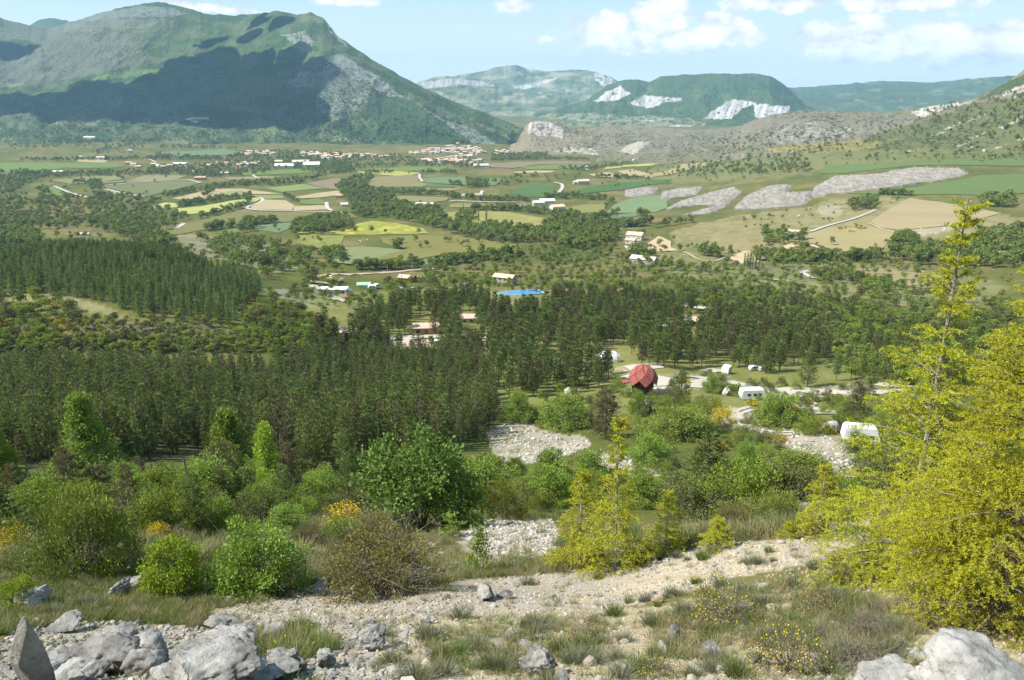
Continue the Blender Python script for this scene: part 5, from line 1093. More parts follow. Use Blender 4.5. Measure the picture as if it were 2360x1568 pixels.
for k, (poly, dx, dy, p, a, b) in enumerate([(K(0, (560, 740), (640, 700), (720, 730), (760, 800), (900, 800), (900, 828), (760, 840), (640, 830), (560, 800)), 15, 11, .8, .35, .62), (K(8, (520, 640), (900, 640), (1300, 640), (1600, 680), (1700, 780), (1300, 790), (600, 780)), 9, 7, .42, .22, .5), (K(8, (-120, 770), (400, 780), (900, 790), (1750, 780), (1740, 870), (1200, 880), (-120, 880)), 12, 8, .75, .3, .62)]):
    bl(scat_v(poly, dx, dy, p, 990 + k, 60), a, b, protos=[BL[3], BL[0], BL[3], BL[4]], meta=('yellow green young tree below the knoll', 'tree', 'young trees below the knoll'))
# hedgerows
for k, (pl, pts, st, th) in enumerate([
    (3, ((150, 325), (400, 345), (700, 335), (1000, 330), (1400, 335), (1640, 345)), 2.6, 24), (3, ((1100, 485), (1250, 460), (1400, 435), (1600, 408), (1900, 388), (2100, 372), (2240, 332), (2400, 300)), 2.8, 20), (3, ((1200, 555), (1310, 535), (1450, 515), (1560, 505), (1700, 487)), 3.2, 12),
    (3, ((1350, 640), (1450, 605), (1600, 570), (1660, 545), (1690, 515)), 3.5, 12), (3, ((1385, 715), (1470, 705), (1570, 690)), 3.5, 10), (3, ((1660, 665), (1750, 668), (1860, 660)), 3.5, 10), (3, ((1920, 480), (1960, 500), (2010, 530)), 3.5, 10), (3, ((1370, 490), (1440, 455)), 3.5, 10),
    (3, ((500, 130), (800, 60), (1100, 40)), 4, 20), (3, ((640, 180), (900, 130), (1300, 70)), 4, 22), (3, ((60, 150), (330, 150), (560, 110)), 4, 20), (3, ((700, 235), (1000, 232), (1500, 235)), 3.2, 12), (3, ((140, 240), (440, 240), (760, 232)), 3.6, 14), (3, ((1080, 150), (1600, 160)), 4, 14),
    (3, ((1050, 210), (1500, 228), (1640, 208)), 3.3, 8), (3, ((500, 390), (560, 385), (660, 400)), 3.5, 14), (3, ((1820, 410), (2050, 395)), 5, 8), (3, ((780, 350), (830, 365)), 3, 8), (3, ((1260, 350), (1500, 350)), 4, 10),
    (4, ((510, 455), (640, 462), (800, 468), (930, 472), (1030, 480)), 3, 12), (4, ((1010, 490), (1100, 498), (1180, 508), (1350, 515), (1560, 520)), 3.2, 12), (4, ((1150, 575), (1400, 575), (1560, 590), (1700, 612), (1860, 618)), 3, 12), (4, ((1650, 495), (1860, 495), (2060, 505)), 3.2, 12),
    (4, ((2060, 575), (2080, 540), (2110, 515)), 4, 8), (4, ((1960, 632), (2080, 628), (2150, 600)), 3.6, 8), (4, ((1930, 700), (2100, 690), (2230, 690), (2360, 670)), 4, 12), (4, ((1400, 235), (1800, 235), (1950, 240)), 3.5, 7), (4, ((830, 330), (1050, 325)), 4, 8), (4, ((1750, 300), (1940, 300), (2060, 290), (2360, 240)), 4, 12),
    (4, ((2000, 355), (2180, 362), (2360, 372)), 3.8, 7), (4, ((440, 330), (620, 325)), 4, 8), (4, ((1000, 402), (1100, 412)), 4, 6), (4, ((150, 880), (300, 890)), 4, 10), (4, ((620, 830), (690, 838)), 4, 7), (4, ((370, 975), (700, 970), (870, 960), (1000, 940), (1200, 915), (1350, 900), (1500, 880)), 4.5, 14),
    (5, ((780, 795), (1000, 805), (1200, 800), (1420, 800), (1530, 790)), 4.5, 26), (5, ((1120, 940), (1260, 880), (1340, 920), (1560, 1000)), 6, 40), (5, ((1500, 412), (1700, 420)), 4, 4), (5, ((1560, 760), (1640, 700), (1700, 690)), 4, 18), (5, ((440, 770), (560, 780)), 5, 10), (5, ((2050, 210), (2360, 190)), 14, 6),
    (5, ((0, 600), (60, 595)), 4, 10), (5, ((180, 605), (400, 575)), 8, 8), (5, ((70, 540), (140, 550)), 5, 8), (5, ((0, 800), (160, 790), (170, 750)), 5, 16)]):
    bl(line_v(pl, pts, st * .55, th, k), .55, 1.25, meta=('green tree in a hedgerow between the valley fields', 'tree', 'hedgerow trees of the valley'))
# scattered single trees
S1 = K(4, (200, 738), (290, 735), (350, 720), (375, 735), (485, 735), (575, 735), (800, 738), (1010, 795), (1385, 700), (735, 335), (885, 310), (2040, 412)) + K(5, (485, 722), (620, 755), (465, 870), (270, 850), (330, 862), (650, 860), (1340, 885), (900, 700), (1030, 700), (850, 690), (200, 715)) + K(3, (545, 398), (1045, 388), (990, 470), (1120, 362))
P = ground(*np.array(S1).T, 60)
for q, p in enumerate(P): bl(P[q:q + 1], .95, 1.25, protos=[BL[[0, 1, 4][q % 3]]], meta=('round green tree standing alone on the open valley grass', 'tree', 'single trees on open grass'))
# shrubs and broom on open slopes
for k, (poly, dx, dy, p, pr, meta) in enumerate([
    (K(8, (-100, 470), (300, 480), (560, 580), (560, 780), (-100, 790)), 12, 9, .6, BRM + SHR, 1), (K(8, (1560, 440), (2000, 440), (2200, 520), (2300, 700), (2100, 760), (1700, 720), (1600, 600)), 13, 9, .45, SHR + BRM[:1], 1), (K(8, (1150, 120), (2360, 300), (2200, 420), (1780, 380), (1400, 260)), 12, 8, .25, SHR, 0),
    (K(0, (1150, 870), (1300, 860), (1640, 870), (2000, 900), (2000, 1050), (1700, 1060), (1500, 1000), (1150, 970)), 22, 16, .32, SHRN + BRM[:1], 2), (K(0, (1380, 1000), (1550, 990), (1900, 1080), (1960, 1200), (1800, 1230), (1550, 1200), (1480, 1130)), 26, 18, .6, SHRN, 3), (K(0, (-60, 1110), (400, 1110), (800, 1080), (1180, 1060), (1280, 1060), (1280, 1180), (1060, 1200), (700, 1200), (400, 1230), (-60, 1230)), 30, 20, .55, SHRN, 3),
    (K(5, (-100, 300), (700, 180), (1300, 110), (2400, 0), (2400, 220), (1250, 240), (1100, 300)), 11, 7, .28, [SHR[1], SHR[0], BRM[0]], 4), (K(5, (700, 540), (1260, 470), (1640, 440), (1500, 500), (1280, 560), (900, 660), (690, 640)), 11, 8, .22, BRM + [SHR[0]], 4), (K(5, (1240, 640), (1430, 640), (1440, 580), (1320, 570)), 9, 6, .4, BRM, 4),
    (K(7, (1000, 1020), (1440, 1030), (1440, 1120), (1120, 1150)), 22, 14, .5, BRM + SHR[:2], 2), (K(7, (1620, 1050), (2050, 1060), (2000, 1300), (1650, 1130)), 24, 16, .6, SHRN + BRM[:1], 2), (K(0, (1920, 940), (2200, 930), (2300, 1150), (2000, 1150), (1960, 1020)), 24, 17, .5, SHRN, 2), (K(7, (350, 1040), (600, 1080), (1000, 1180), (1100, 1280), (900, 1340), (480, 1240)), 24, 16, .7, SHRN, 3)]):
    P = scat_v(poly, dx, dy, p, 200 + k, 20); far = len(P) and P[:, 1].mean() > 500
    mass('shrub', pr, P, (.9 if not far else 1.2) * (.55 if P[:, 1].mean() < 90 else 1), (1.6 if not far else 2.4) * (.5 if P[:, 1].mean() < 90 else 1),
         [('low green shrub on the dry open slope of the middle ground', 'shrub', 'shrubs of the open slopes'), ('yellow flowering or green shrub on the knoll left of the camp', 'shrub', 'shrubs on the left knoll'), ('low shrub on the rough ground around the camp paths', 'shrub', 'shrubs near the camp paths'), ('leafy shrub in the thicket below the scree slope', 'shrub', 'shrubs below the scree'), ('low shrub on the dry hillside to the right', 'shrub', 'shrubs of the right hillside')][meta], 300, 'scrub', 'low green and yellow flowering scrub scattered over the open slopes')

tick('scatters')
LAND = [(1475, 880, 'the dome house'), (1210, 670, 'the blue pool'), (1730, 905, 'the white trailer'), (1240, 1030, 'the upper scree fan'), (970, 1100, 'the large dark leafy tree'), (190, 1220, 'the big juniper'), (1200, 1240, 'the lower white scree'), (1415, 1180, 'the slender golden cedar'), (720, 640, 'the sandy track bend'),
 (1165, 640, 'the tan roofed stone house'), (940, 645, 'the timber chalet'), (945, 800, 'the largest cottage'), (790, 770, 'the leftmost cottage'), (1395, 820, 'the big white tent'), (1485, 600, 'the grey farm shed'), (1730, 590, 'the row of slim poplars'), (1825, 545, 'the farmhouse by the sandy yard'), (150, 700, 'the bare knoll on the left'), (300, 570, 'the top of the cedar plantation'),
 (480, 478, 'the bright yellow field'), (690, 382, 'the big white sheds'), (1060, 355, 'the village rooftops'), (1110, 480, 'the twin poplars'), (860, 515, 'the yellow flowered field'), (900, 580, 'the big olive field'), (1750, 450, 'the grey gullied bank'), (2100, 490, 'the striped tan field'), (1520, 360, 'the hillside farm'), (600, 355, 'the left hamlet'), (415, 380, 'the lone white hangar'), (1250, 468, 'the pair of white buildings'),
 (1160, 550, 'the pale willows'), (590, 740, 'the dark gully'), (430, 1010, 'the pointed fresh green tree'), (1780, 1000, 'the gravel ruts'), (1990, 880, 'the far end of the gravel track'), (1620, 1100, 'the broad dark pine'), (2020, 640, 'the dry meadow on the right'), (210, 320, 'the white roofed foothill farm'), (1850, 330, 'the brown hillside'), (300, 1000, 'the plantation edge on the left'), (700, 950, 'the middle of the plantation'), (1080, 930, 'the right edge of the plantation'), (100, 640, 'the left side of the cedar knoll'), (500, 690, 'the lower right edge of the cedars'),
 (230, 450, 'the long green field on the left'), (900, 330, 'the foot of the big mountain')]
_la = np.array([(a, b) for a, b, _ in LAND], float)
HUE = {'pine_needles': 'dark green', 'brown_pine_needles': 'brownish green', 'cedar_needles': 'blue green', 'green_leaves': 'fresh green', 'dark_green_leaves': 'deep green', 'yellow_green_leaves': 'yellow green', 'olive_leaves': 'olive green', 'juniper_needles': 'dull green', 'far_leaves': 'mid green'}
NOUN = {'pine': 'pine', 'cedar': 'cedar', 'broadleaf': 'leafy tree', 'shrub': 'shrub', 'rock': 'stone', 'thicket': 'shrub', 'tuft': 'tuft'}
def rel(vx, vy):
    d = (_la - [vx, vy]) * [1, 1.6]; k = int(np.argmin((d ** 2).sum(1))); dx_, dy_ = vx - _la[k, 0], (vy - _la[k, 1]) * 1.6
    return ('left of ' if dx_ < 0 else 'right of ') + LAND[k][2] if abs(dx_) > abs(dy_) else ('beyond ' if dy_ < 0 else 'in front of ') + LAND[k][2]
def say(kind, pr, p, s):
    vx, vy = w2v(p[0], p[1], p[2]); h_ = pr['h'] * s; big_ = {'pine': 9.2, 'cedar': 8.0, 'broadleaf': 6.5, 'shrub': 3.0}.get(kind, 2.0)
    return ('tall ' if h_ > big_ else 'small ' if h_ < big_ * .62 else '') + ('yellow flowered ' if 'flowers' in pr else '') + HUE.get(pr['crown'].materials[0].name, 'green') + ' ' + NOUN[kind] + ' ' + rel(float(vx), float(vy))
_cmb = {}
def cmb(pr):
    k = id(pr['crown'])
    if k not in _cmb: _cmb[k] = combo(pr, 'plant_mass')
    return _cmb[k]
NAMES = {'pine': 'pine_tree', 'cedar': 'cedar_tree', 'broadleaf': 'broadleaf_tree', 'shrub': 'shrub'}
for kind, dd in ALL.items():
    items = []
    for (protos, P, pid, sc, meta) in dd['sets']:
        vx, vy = w2v(P[:, 0], P[:, 1], P[:, 2] + 4); ok = (vx > -90) & (vx < 2450) & (vy < 1640)
        d = dist_of(P)
        for i in np.nonzero(ok)[0]:
            inview = 0 < vx[i] < 2360 and vy[i] < 1600
            items.append((d[i] / (sc[i] * protos[pid[i]]['h']) * (1 if inview else 50), protos[pid[i]], P[i], sc[i], meta))
    items.sort(key=lambda a: a[0]); cap = dd['cap'] - 12
    GRP = {'pine': 'pines of the slope and the camp', 'cedar': 'cedars of the left knoll', 'broadleaf': 'leafy trees of the valley and camp', 'shrub': 'shrubs of the slope'}[kind]
    for (_, pr, p, s, meta) in items[:cap]:
        place(NAMES[kind], pr, (p[0], p[1], p[2] - .05), r0.uniform(0, 6.28), s, say(kind, pr, p, s), meta[1], GRP, sz=r0.uniform(.9, 1.12))
    rest = items[cap:]
    if rest:
        pm = []; ids = []
        for it in rest:
            m_ = cmb(it[1])
            if m_ not in pm: pm.append(m_)
            ids.append(pm.index(m_))
        S = np.array([[it[3]] * 3 for it in rest]); S[:, 2] *= r0.uniform(.85, 1.15, len(S))
        scatter(dd['stuff'], pm, np.array([it[2] for it in rest]) - [0, 0, .05], r0.uniform(0, 6.28, len(rest)), S, ids, dd['slabel'])
    print('VEG', kind, len(items))
for v in ((1204, 655), (1257, 655)):
    p = ground(*[[a] for a in K(4, v)[0]], 60)[0]; place('poplar_tree', POP[0 if v[0] < 1230 else 1], p, v[0], 1.05 + .002 * (v[0] - 1200), 'left one of two tall narrow poplars in the olive meadow' if v[0] < 1230 else 'right one of two tall narrow poplars in the olive meadow', 'poplar')
PP = ground(*np.array(K(5, (705, 850), (722, 852), (738, 848), (752, 855), (770, 852), (790, 855))).T, 60)
for q, p in enumerate(PP): place('poplar_tree', POP[q % 2], p, q, .82 + .07 * (q % 3), ['leftmost slim poplar of the row above the sandy yard', 'second slim poplar from the left in the row above the sandy yard', 'third slim poplar from the left in the row above the sandy yard', 'fourth slim poplar from the left in the row above the sandy yard', 'fifth slim poplar from the left, beside the last one of the row', 'rightmost slim poplar of the row above the sandy yard'][q], 'poplar')
PP = ground(*np.array(K(4, (1102, 585), (355, 545), (340, 290)) + K(3, (1545, 322), (1610, 320), (1640, 318), (1665, 320), (1700, 318))).T, 60)
for q, p in enumerate(PP): place('poplar_tree', POP[q % 2], p, q, .75 + .05 * (q % 4), 'dark narrow poplar rising above the trees by the village' if q > 1 else ['small dark poplar beside the long meadow hedge', 'narrow poplar in the riverside wood'][q], 'poplar', 'village poplars' if q > 1 else None)
PW = ground(*np.array(K(4, (1330, 800), (1420, 800), (2310, 850), (2190, 712))).T, 60)
WIL = broadleaf(140, 8.5, 5.0, .02, 9, 700, .7, L_WILLOW)
for q, p in enumerate(PW): place('willow_tree', WIL, p, q, .9 + .08 * q, ['pale grey green willow at the lower edge of the olive field', 'second pale willow at the edge of the olive field', 'pale willow beside the tan roofed farmhouse', 'small pale willow behind the teal fields'][q], 'willow')

tick('c')
# ---------------------------------------------------------------- hero plants of the near slope
def depth_at(vx, vy): p = ground([vx], [vy], 3)[0]; return p, p[1] * CP - p[2] * SP
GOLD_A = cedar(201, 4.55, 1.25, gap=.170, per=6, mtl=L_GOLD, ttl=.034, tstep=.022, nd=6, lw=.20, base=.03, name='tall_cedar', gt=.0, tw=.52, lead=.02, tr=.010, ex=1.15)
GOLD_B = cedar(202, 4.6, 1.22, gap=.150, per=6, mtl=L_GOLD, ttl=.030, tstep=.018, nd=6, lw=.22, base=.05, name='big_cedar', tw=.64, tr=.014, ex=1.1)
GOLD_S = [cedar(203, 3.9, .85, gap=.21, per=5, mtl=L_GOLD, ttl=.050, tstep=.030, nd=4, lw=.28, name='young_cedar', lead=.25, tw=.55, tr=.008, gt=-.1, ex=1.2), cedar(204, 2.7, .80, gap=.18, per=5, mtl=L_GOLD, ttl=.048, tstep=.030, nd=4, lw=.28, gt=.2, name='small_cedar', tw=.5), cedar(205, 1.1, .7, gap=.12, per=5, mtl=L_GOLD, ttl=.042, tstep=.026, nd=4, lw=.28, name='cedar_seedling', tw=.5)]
def fit(proto, vx, vy, w=None, h=None):
    p, d = depth_at(vx, vy); hh = h / F * d / (proto['h'] * .97) if h else None; ww = w / 2 / F * d / (proto['r'] * 1.05) if w else hh
    return p, ww, (hh / ww if hh else 1)
def hero(name, proto, vx, vy, w, h, label, cat, rot=None, crown='crown', trunk='trunk', group=None, sink=.05):
    p, s, sz = fit(proto, vx, vy, w, h); return place(name, proto, (p[0], p[1], p[2] - sink), r0.uniform(0, 6.28) if rot is None else rot, s, label, cat, group, trunk, crown, sz)
p, d = depth_at(2075, 1330); place('cedar_tree', GOLD_A, (p[0], p[1], p[2] - .05), .4, 1.0, 'tall golden cedar with a bare pale leader, left of the two at the right edge', 'cedar')
p, d = depth_at(2235, 1445); place('cedar_tree', GOLD_B, (p[0] + .28, p[1], p[2] - .05), 1.1, 1.0, 'broad golden cedar behind the white boulder, nearest and cut by the right edge', 'cedar')
hero('cedar_tree', GOLD_S[0], 1415, 1318, 185, 385, 'slender young golden cedar with a tall wispy top in the middle of the slope', 'cedar', .3)
hero('cedar_tree', GOLD_S[1], 1335, 1308, 165, 250, 'young golden cedar pressed against the left side of the slender one', 'cedar', 1.2)
hero('cedar_tree', GOLD_S[1], 1530, 1275, 125, 165, 'small bushy golden cedar right of the slender one', 'cedar', 2.2)
hero('cedar_tree', GOLD_S[2], 1652, 1268, 115, 82, 'golden cedar seedling with spreading boughs at the top of the scree', 'cedar', 2.0)
hero('cedar_tree', GOLD_S[1], 1880, 1240, 150, 190, 'young golden cedar partly hidden by the broad cedar', 'cedar', 3.0)
hero('cedar_tree', GOLD_S[2], 1815, 1245, 70, 50, 'tiny golden cedar seedling left of the half hidden cedar', 'cedar', 4.0)
L_LEAFH = leafmat('hero_dark_leaves', (.070, .120, .022), (.19, .265, .055), .3, .1); L_LEAFB = leafmat('hero_bright_leaves', (.19, .27, .022), (.36, .44, .055), .35, .1); L_LEAFM = leafmat('hero_mid_leaves', (.135, .195, .026), (.28, .36, .066), .35, .1)
L_JUNH = leafmat('hero_juniper', (.11, .14, .02), (.25, .275, .055), .15, .1)
B_BIG = bush(301, 8.2, 4.3, .25, 14000, L_LEAFH, 9, name='big_tree', clumps=110, base=.04, upright=.15, clr=.085)
B_HORN = bush(302, 7, 3.7, .20, 15000, L_LEAFM, 3, name='hornbeam', clumps=260, base=.0, shape='cone', upright=.0, clr=.075, flat=.5)
B_UP = bush(303, 6, 2.1, .17, 6500, L_LEAFB, 3, name='upright_tree', clumps=60, base=.0, shape='cone', upright=.4, clr=.09)
B_MID = bush(304, 4, 2.1, .115, 12000, L_LEAFM, 8, name='leafy_bush', clumps=80, base=.03, clr=.10)
B_BR = bush(305, 1.5, .85, .060, 9000, L_LEAFB, 11, name='bright_bush', clumps=75, base=.03, upright=.5, clr=.095, twiggy=.6)
B_GR = bush(306, 1.75, 1.1, .062, 12000, L_LEAFM, 14, name='green_bush', clumps=95, base=.06, clr=.09, twiggy=1)
B_JUN = bush(307, 2.2, 1.5, .085, 17000, L_JUNH, 16, name='juniper', clumps=130, base=.0, upright=.9, aspect=.32, spread=.45, clr=.08)
B_WIRE = bush(308, 1.9, 1.35, .05, 12000, L_RUST, 18, name='wiry_bush', clumps=120, base=.0, upright=.5, twiggy=4, clr=.10, bk=TWIG)
B_SAP = bush(309, 1.1, .28, .06, 700, L_LEAFM, 3, name='sapling', clumps=18, base=.1, shape='cone', clr=.12)
B_GEN = bush(310, .75, .5, .026, 2200, L_OLIVE, 12, name='broom', clumps=60, base=.05, upright=.7, fl=L_BROOM, nfl=420, clr=.10, twiggy=2, aspect=.5)
B_BROOM = bush(311, 1.6, 1.0, .07, 1500, L_OLIVE, 9, name='tall_broom', clumps=50, base=.05, upright=1., fl=L_BROOM, nfl=1600, clr=.12, twiggy=1, aspect=.4)
B_PINE = [pine(320 + k, 5.2, 1.5, .06, 13, 5, 9, 6, .26, .05, L_PINE if k else L_PINE_B, BARK_P, conic=.8, up=.5, name='young_pine') for k in range(2)]
B_GREY = bush(312, 1.0, .8, .03, 2500, L_LAV, 18, name='grey_shrub', clumps=70, base=.0, upright=.8, twiggy=5, clr=.12, bk=TWIG, aspect=.4)
for (nm, pr, x, y, w, h, lab, cat) in [
    ('broadleaf_tree', B_BIG, 970, 1222, 300, 262, 'large dense dark green leafy tree in the middle of the slope', 'tree'),
    ('broadleaf_tree', B_HORN, 215, 1120, 200, 215, 'dark green leafy tree with a pointed crown and level sprays on the left', 'tree'),
    ('broadleaf_tree', B_HORN, 15, 1170, 170, 205, 'leafy tree cut by the left edge above a young green cedar', 'tree'),
    ('broadleaf_tree', B_HORN, 540, 1135, 190, 195, 'pointed leafy tree of fresh green left of the yellow green one', 'tree'),
    ('broadleaf_tree', B_UP, 625, 1155, 105, 185, 'narrow yellow green leafy tree against the dark pines', 'tree'),
    ('leafy_bush', B_MID, 310, 1160, 100, 95, 'light green leafy bush at the foot of the pointed tree', 'bush'),
    ('leafy_bush', B_MID, 470, 1200, 190, 165, 'bright leafy bush with a dead stem standing in front of it', 'bush'),
    ('leafy_bush', B_MID, 735, 1165, 110, 100, 'round light green bush left of the large dark tree', 'bush'),
    ('young_pine', B_PINE[1], 575, 1195, 125, 130, 'young olive pine between the bright leafy bush and the round bush', 'pine'),
    ('young_pine', B_PINE[0], 105, 1205, 90, 115, 'small brownish pine behind the big juniper', 'pine'),
    ('young_pine', B_PINE[0], 1395, 1010, 100, 125, 'brownish dark pine left of the clearing with the dome house', 'pine'),
    ('young_pine', B_PINE[1], 1620, 1172, 180, 185, 'broad dark pine behind the small golden cedars', 'pine'),
    ('young_pine', B_PINE[1], 1568, 935, 58, 95, 'dark young pine on the lawn right of the dome house', 'pine'),
    ('young_pine', B_PINE[1], 1860, 892, 62, 95, 'dark spreading pine beside the upper gravel track', 'pine'),
    ('young_pine', B_PINE[0], 1968, 985, 78, 115, 'brownish pine behind the golden cedar, right of the tracks', 'pine'),
    ('young_pine', B_PINE[1], 1765, 860, 66, 90, 'dark pine just beyond the white trailer', 'pine'),
    ('young_pine', B_PINE[1], 800, 1100, 90, 120, 'grey green pine in the shade left of the large dark tree', 'pine'),
    ('young_pine', B_PINE[1], 385, 1180, 120, 125, 'dull olive pine behind the bright leafy bush', 'pine'),
    ('young_pine', B_PINE[0], 235, 1180, 120, 120, 'rusty olive pine behind the top of the big juniper', 'pine'),
    ('juniper_bush', B_JUN, 190, 1318, 285, 225, 'big dense juniper with a broad rounded crown on the left', 'juniper'),
    ('juniper_bush', B_JUN, 1165, 1195, 125, 105, 'dark juniper at the right foot of the large leafy tree', 'juniper'),
    ('leafy_bush', B_MID, 1120, 1160, 170, 130, 'yellow green bush spilling from the right side of the large tree', 'bush'),
    ('leafy_bush', B_BR, 405, 1372, 150, 165, 'bright yellow green bush in the grass', 'bush'),
    ('leafy_bush', B_GR, 600, 1368, 225, 190, 'round green bush with dark stems right of the bright one', 'bush'),
    ('leafy_bush', B_MID, 665, 1235, 110, 90, 'small light green bush behind the round green bush', 'bush'),
    ('wiry_bush', B_WIRE, 885, 1372, 290, 190, 'wiry rust brown bush with bare grey twigs at the edge of the scree', 'bush'),
    ('sapling', B_SAP, 1105, 1318, 60, 120, 'thin green sapling in front of the white scree', 'sapling'),
    ('sapling', B_SAP, 1040, 1240, 50, 65, 'low green sapling at the left end of the white scree', 'sapling'),
    ('leafy_bush', B_BR, 45, 1398, 95, 82, 'small green bush behind the dark slab at the left edge', 'bush'),
    ('broadleaf_tree', B_MID, 1272, 1120, 100, 105, 'fresh green tree with a dark forked stem below the scree fan', 'tree'),
    ('leafy_bush', B_MID, 1365, 1110, 100, 90, 'fresh green bush behind the slender golden cedar', 'bush'),
    ('leafy_bush', B_MID, 1195, 972, 72, 82, 'round dark green bush above the upper scree fan', 'bush'),
    ('leafy_bush', B_MID, 1300, 985, 130, 85, 'yellow green bush at the top of the upper scree fan', 'bush'),
    ('leafy_bush', B_MID, 1470, 955, 45, 60, 'small green bush just below the dome house', 'bush'),
    ('leafy_bush', B_MID, 1560, 1010, 180, 80, 'wide low green bush below the brushwood pile', 'bush'),
    ('leafy_bush', B_MID, 1795, 985, 130, 95, 'round bright bush inside the bend of the gravel ruts', 'bush'),
    ('leafy_bush', B_MID, 1640, 905, 46, 48, 'round green bush left of the white trailer', 'bush'),
    ('leafy_bush', B_MID, 1500, 1075, 110, 85, 'green thicket bush above the dark broad pine', 'bush'),
    ('leafy_bush', B_MID, 1830, 1115, 190, 85, 'broad green bush below the gravel ruts', 'bush'),
    ('leafy_bush', B_MID, 1715, 1095, 70, 95, 'pale green upright bush right of the broad dark pine', 'bush'),
    ('leafy_bush', B_JUN, 1790, 1205, 150, 90, 'grey green bush left of the half hidden golden cedar', 'bush'),
    ('leafy_bush', B_WIRE, 1700, 1215, 120, 70, 'dull brown green bush above the golden seedling', 'bush'),
    ('leafy_bush', B_MID, 1950, 975, 60, 40, 'low green bush beyond the ruts near the brownish pine', 'bush'),
    ('broom_bush', B_BROOM, 30, 1275, 80, 75, 'broom in full yellow flower at the left edge behind the juniper', 'broom'),
    ('broom_bush', B_BROOM, 365, 1240, 62, 42, 'small yellow flowering broom behind the bright bush', 'broom'),
    ('broom_bush', B_BROOM, 800, 1215, 120, 55, 'yellow flowering broom left of the large dark tree', 'broom'),
    ('broom_bush', B_BROOM, 1665, 975, 70, 38, 'yellow broom beside the rock at the start of the ruts', 'broom'),
    ('broom_bush', B_BROOM, 1800, 1022, 40, 22, 'yellow broom at the foot of a little green shrub by the ruts', 'broom'),
    ('broom_bush', B_GEN, 1670, 1435, 170, 120, 'thin orange flowered broom on the dry slope', 'broom'),
    ('broom_bush', B_GEN, 1820, 1545, 190, 150, 'orange flowered broom at the bottom, lowest and fullest', 'broom'),
    ('broom_bush', B_GEN, 1935, 1350, 105, 100, 'orange flowered broom touching the golden cedar', 'broom'),
    ('broom_bush', B_GEN, 1880, 1410, 100, 70, 'small orange flowered broom amid the grey tufts', 'broom'),
    ('broom_bush', B_GEN, 2310, 1460, 120, 130, 'orange flowered broom in the shade of the broad cedar', 'broom'),
    ('broom_bush', B_GEN, 1530, 1560, 120, 70, 'orange flowered broom on the bottom edge among stones', 'broom'),
    ('broom_bush', B_GEN, 2080, 1560, 110, 60, 'orange flowered broom left of the white boulder', 'broom'),
    ('broom_bush', B_GEN, 1360, 1475, 110, 60, 'low broom with few flowers in the middle of the grass', 'broom'),
    ('grey_shrub', B_GREY, 1960, 1540, 190, 90, 'twiggy grey shrub beside the white boulder', 'shrub'),
    ('grey_shrub', B_GREY, 2010, 1475, 170, 80, 'grey green shrub behind the twiggy grey one', 'shrub'),
    ('grey_shrub', B_GREY, 2100, 1400, 140, 80, 'grey shrub under the left boughs of the broad cedar', 'shrub'),
    ('grey_shrub', B_GREY, 1170, 1190, 90, 55, 'pale grey shrub at the top of the lower white scree', 'shrub'),
    ('leafy_bush', B_MID, 840, 1235, 80, 60, 'dull green bush between the broom and the large tree', 'bush')]:
    hero(nm, pr, x, y, w, h, lab, cat, crown='leaves', trunk='stems')
hero('cedar_tree', dict(CEDARS[0]), 5, 1235, 150, 165, 'young green cedar at the left edge behind the juniper', 'cedar')
# fill of the thicket belt
for k, (poly, dx, dy, pr, a, b, lab) in enumerate([
    (K(0, (-60, 1165), (150, 1130), (400, 1125), (700, 1110), (840, 1080), (860, 1180), (700, 1215), (420, 1240), (330, 1210), (-60, 1250)), 46, 34, [B_MID, B_PINE[1], B_MID, B_PINE[0]], .5, .85, 'green shrub filling the thicket left of the large dark tree'),
    (K(0, (1140, 1085), (1240, 1090), (1300, 1100), (1440, 1080), (1500, 1110), (1540, 1180), (1260, 1190), (1190, 1180)), 44, 34, [B_MID, B_MID, B_JUN], .45, .8, 'green shrub filling the thicket below the upper scree fan'),
    (K(0, (1230, 880), (1400, 900), (1440, 960), (1400, 1010), (1230, 960)), 40, 30, [B_MID, B_PINE[0]], .4, .75, 'green shrub in the thicket left of the dome house'),
    (K(0, (1480, 960), (1640, 950), (1680, 1010), (1690, 1100), (1560, 1090), (1480, 1050)), 50, 34, [B_MID, B_JUN], .4, .7, 'green shrub in the thicket below the dome house lawn'),
    (K(0, (1700, 1130), (1960, 1120), (1990, 1200), (1800, 1225), (1700, 1200)), 50, 34, [B_MID, B_JUN, B_GREY], .4, .7, 'low shrub at the crest of the scree slope'),
    (K(0, (640, 1225), (960, 1225), (1010, 1270), (900, 1290), (720, 1290), (640, 1270)), 60, 30, [B_BR, B_WIRE, B_GR], .7, 1.0, 'low shrub on the rough grass below the large tree')]):
    for q, p in enumerate(scat_v(poly, dx, dy, .85, 400 + k, 8)):
        place('thicket_shrub', (pr[q % len(pr)] if not (pr[q % len(pr)] is B_MID and k == 4) else SHRN[q % 4]), (p[0], p[1], p[2] - .05), r0.uniform(0, 6.28), r0.uniform(a, b) * min(1, (p[1] * CP - p[2] * SP) / 42), ['leafy green', 'olive pine like', 'fresh green', 'grey green'][q % len(pr)] + ' shrub ' + rel(*[float(t_) for t_ in w2v(*p)]), 'shrub', 'shrubs of the slope', 'stems', 'leaves', r0.uniform(.85, 1.2))
# a dead stem with a pale broken top
p, d = depth_at(447, 1205); T = Geo(); T.tube([(0, 0, -.1), (.05, 0, 2.2), (-.1, .05, 4.0)], [.09, .06, .05], 6)
for q in range(9): T.tube([(.03, 0, 1.2 + q * .3), (.03 + .5 * math.cos(q * 2.1), .5 * math.sin(q * 2.1), 1.35 + q * .3)], [.02, .008], 3)
link('dead_stem', T.mesh('dead_stem', [TWIG]), label='bare dead stem rising from the bright leafy bush', cat='dead stem', loc=(p[0], p[1], p[2]), scl=165 / F * d / 4.0)

tick('heroes')
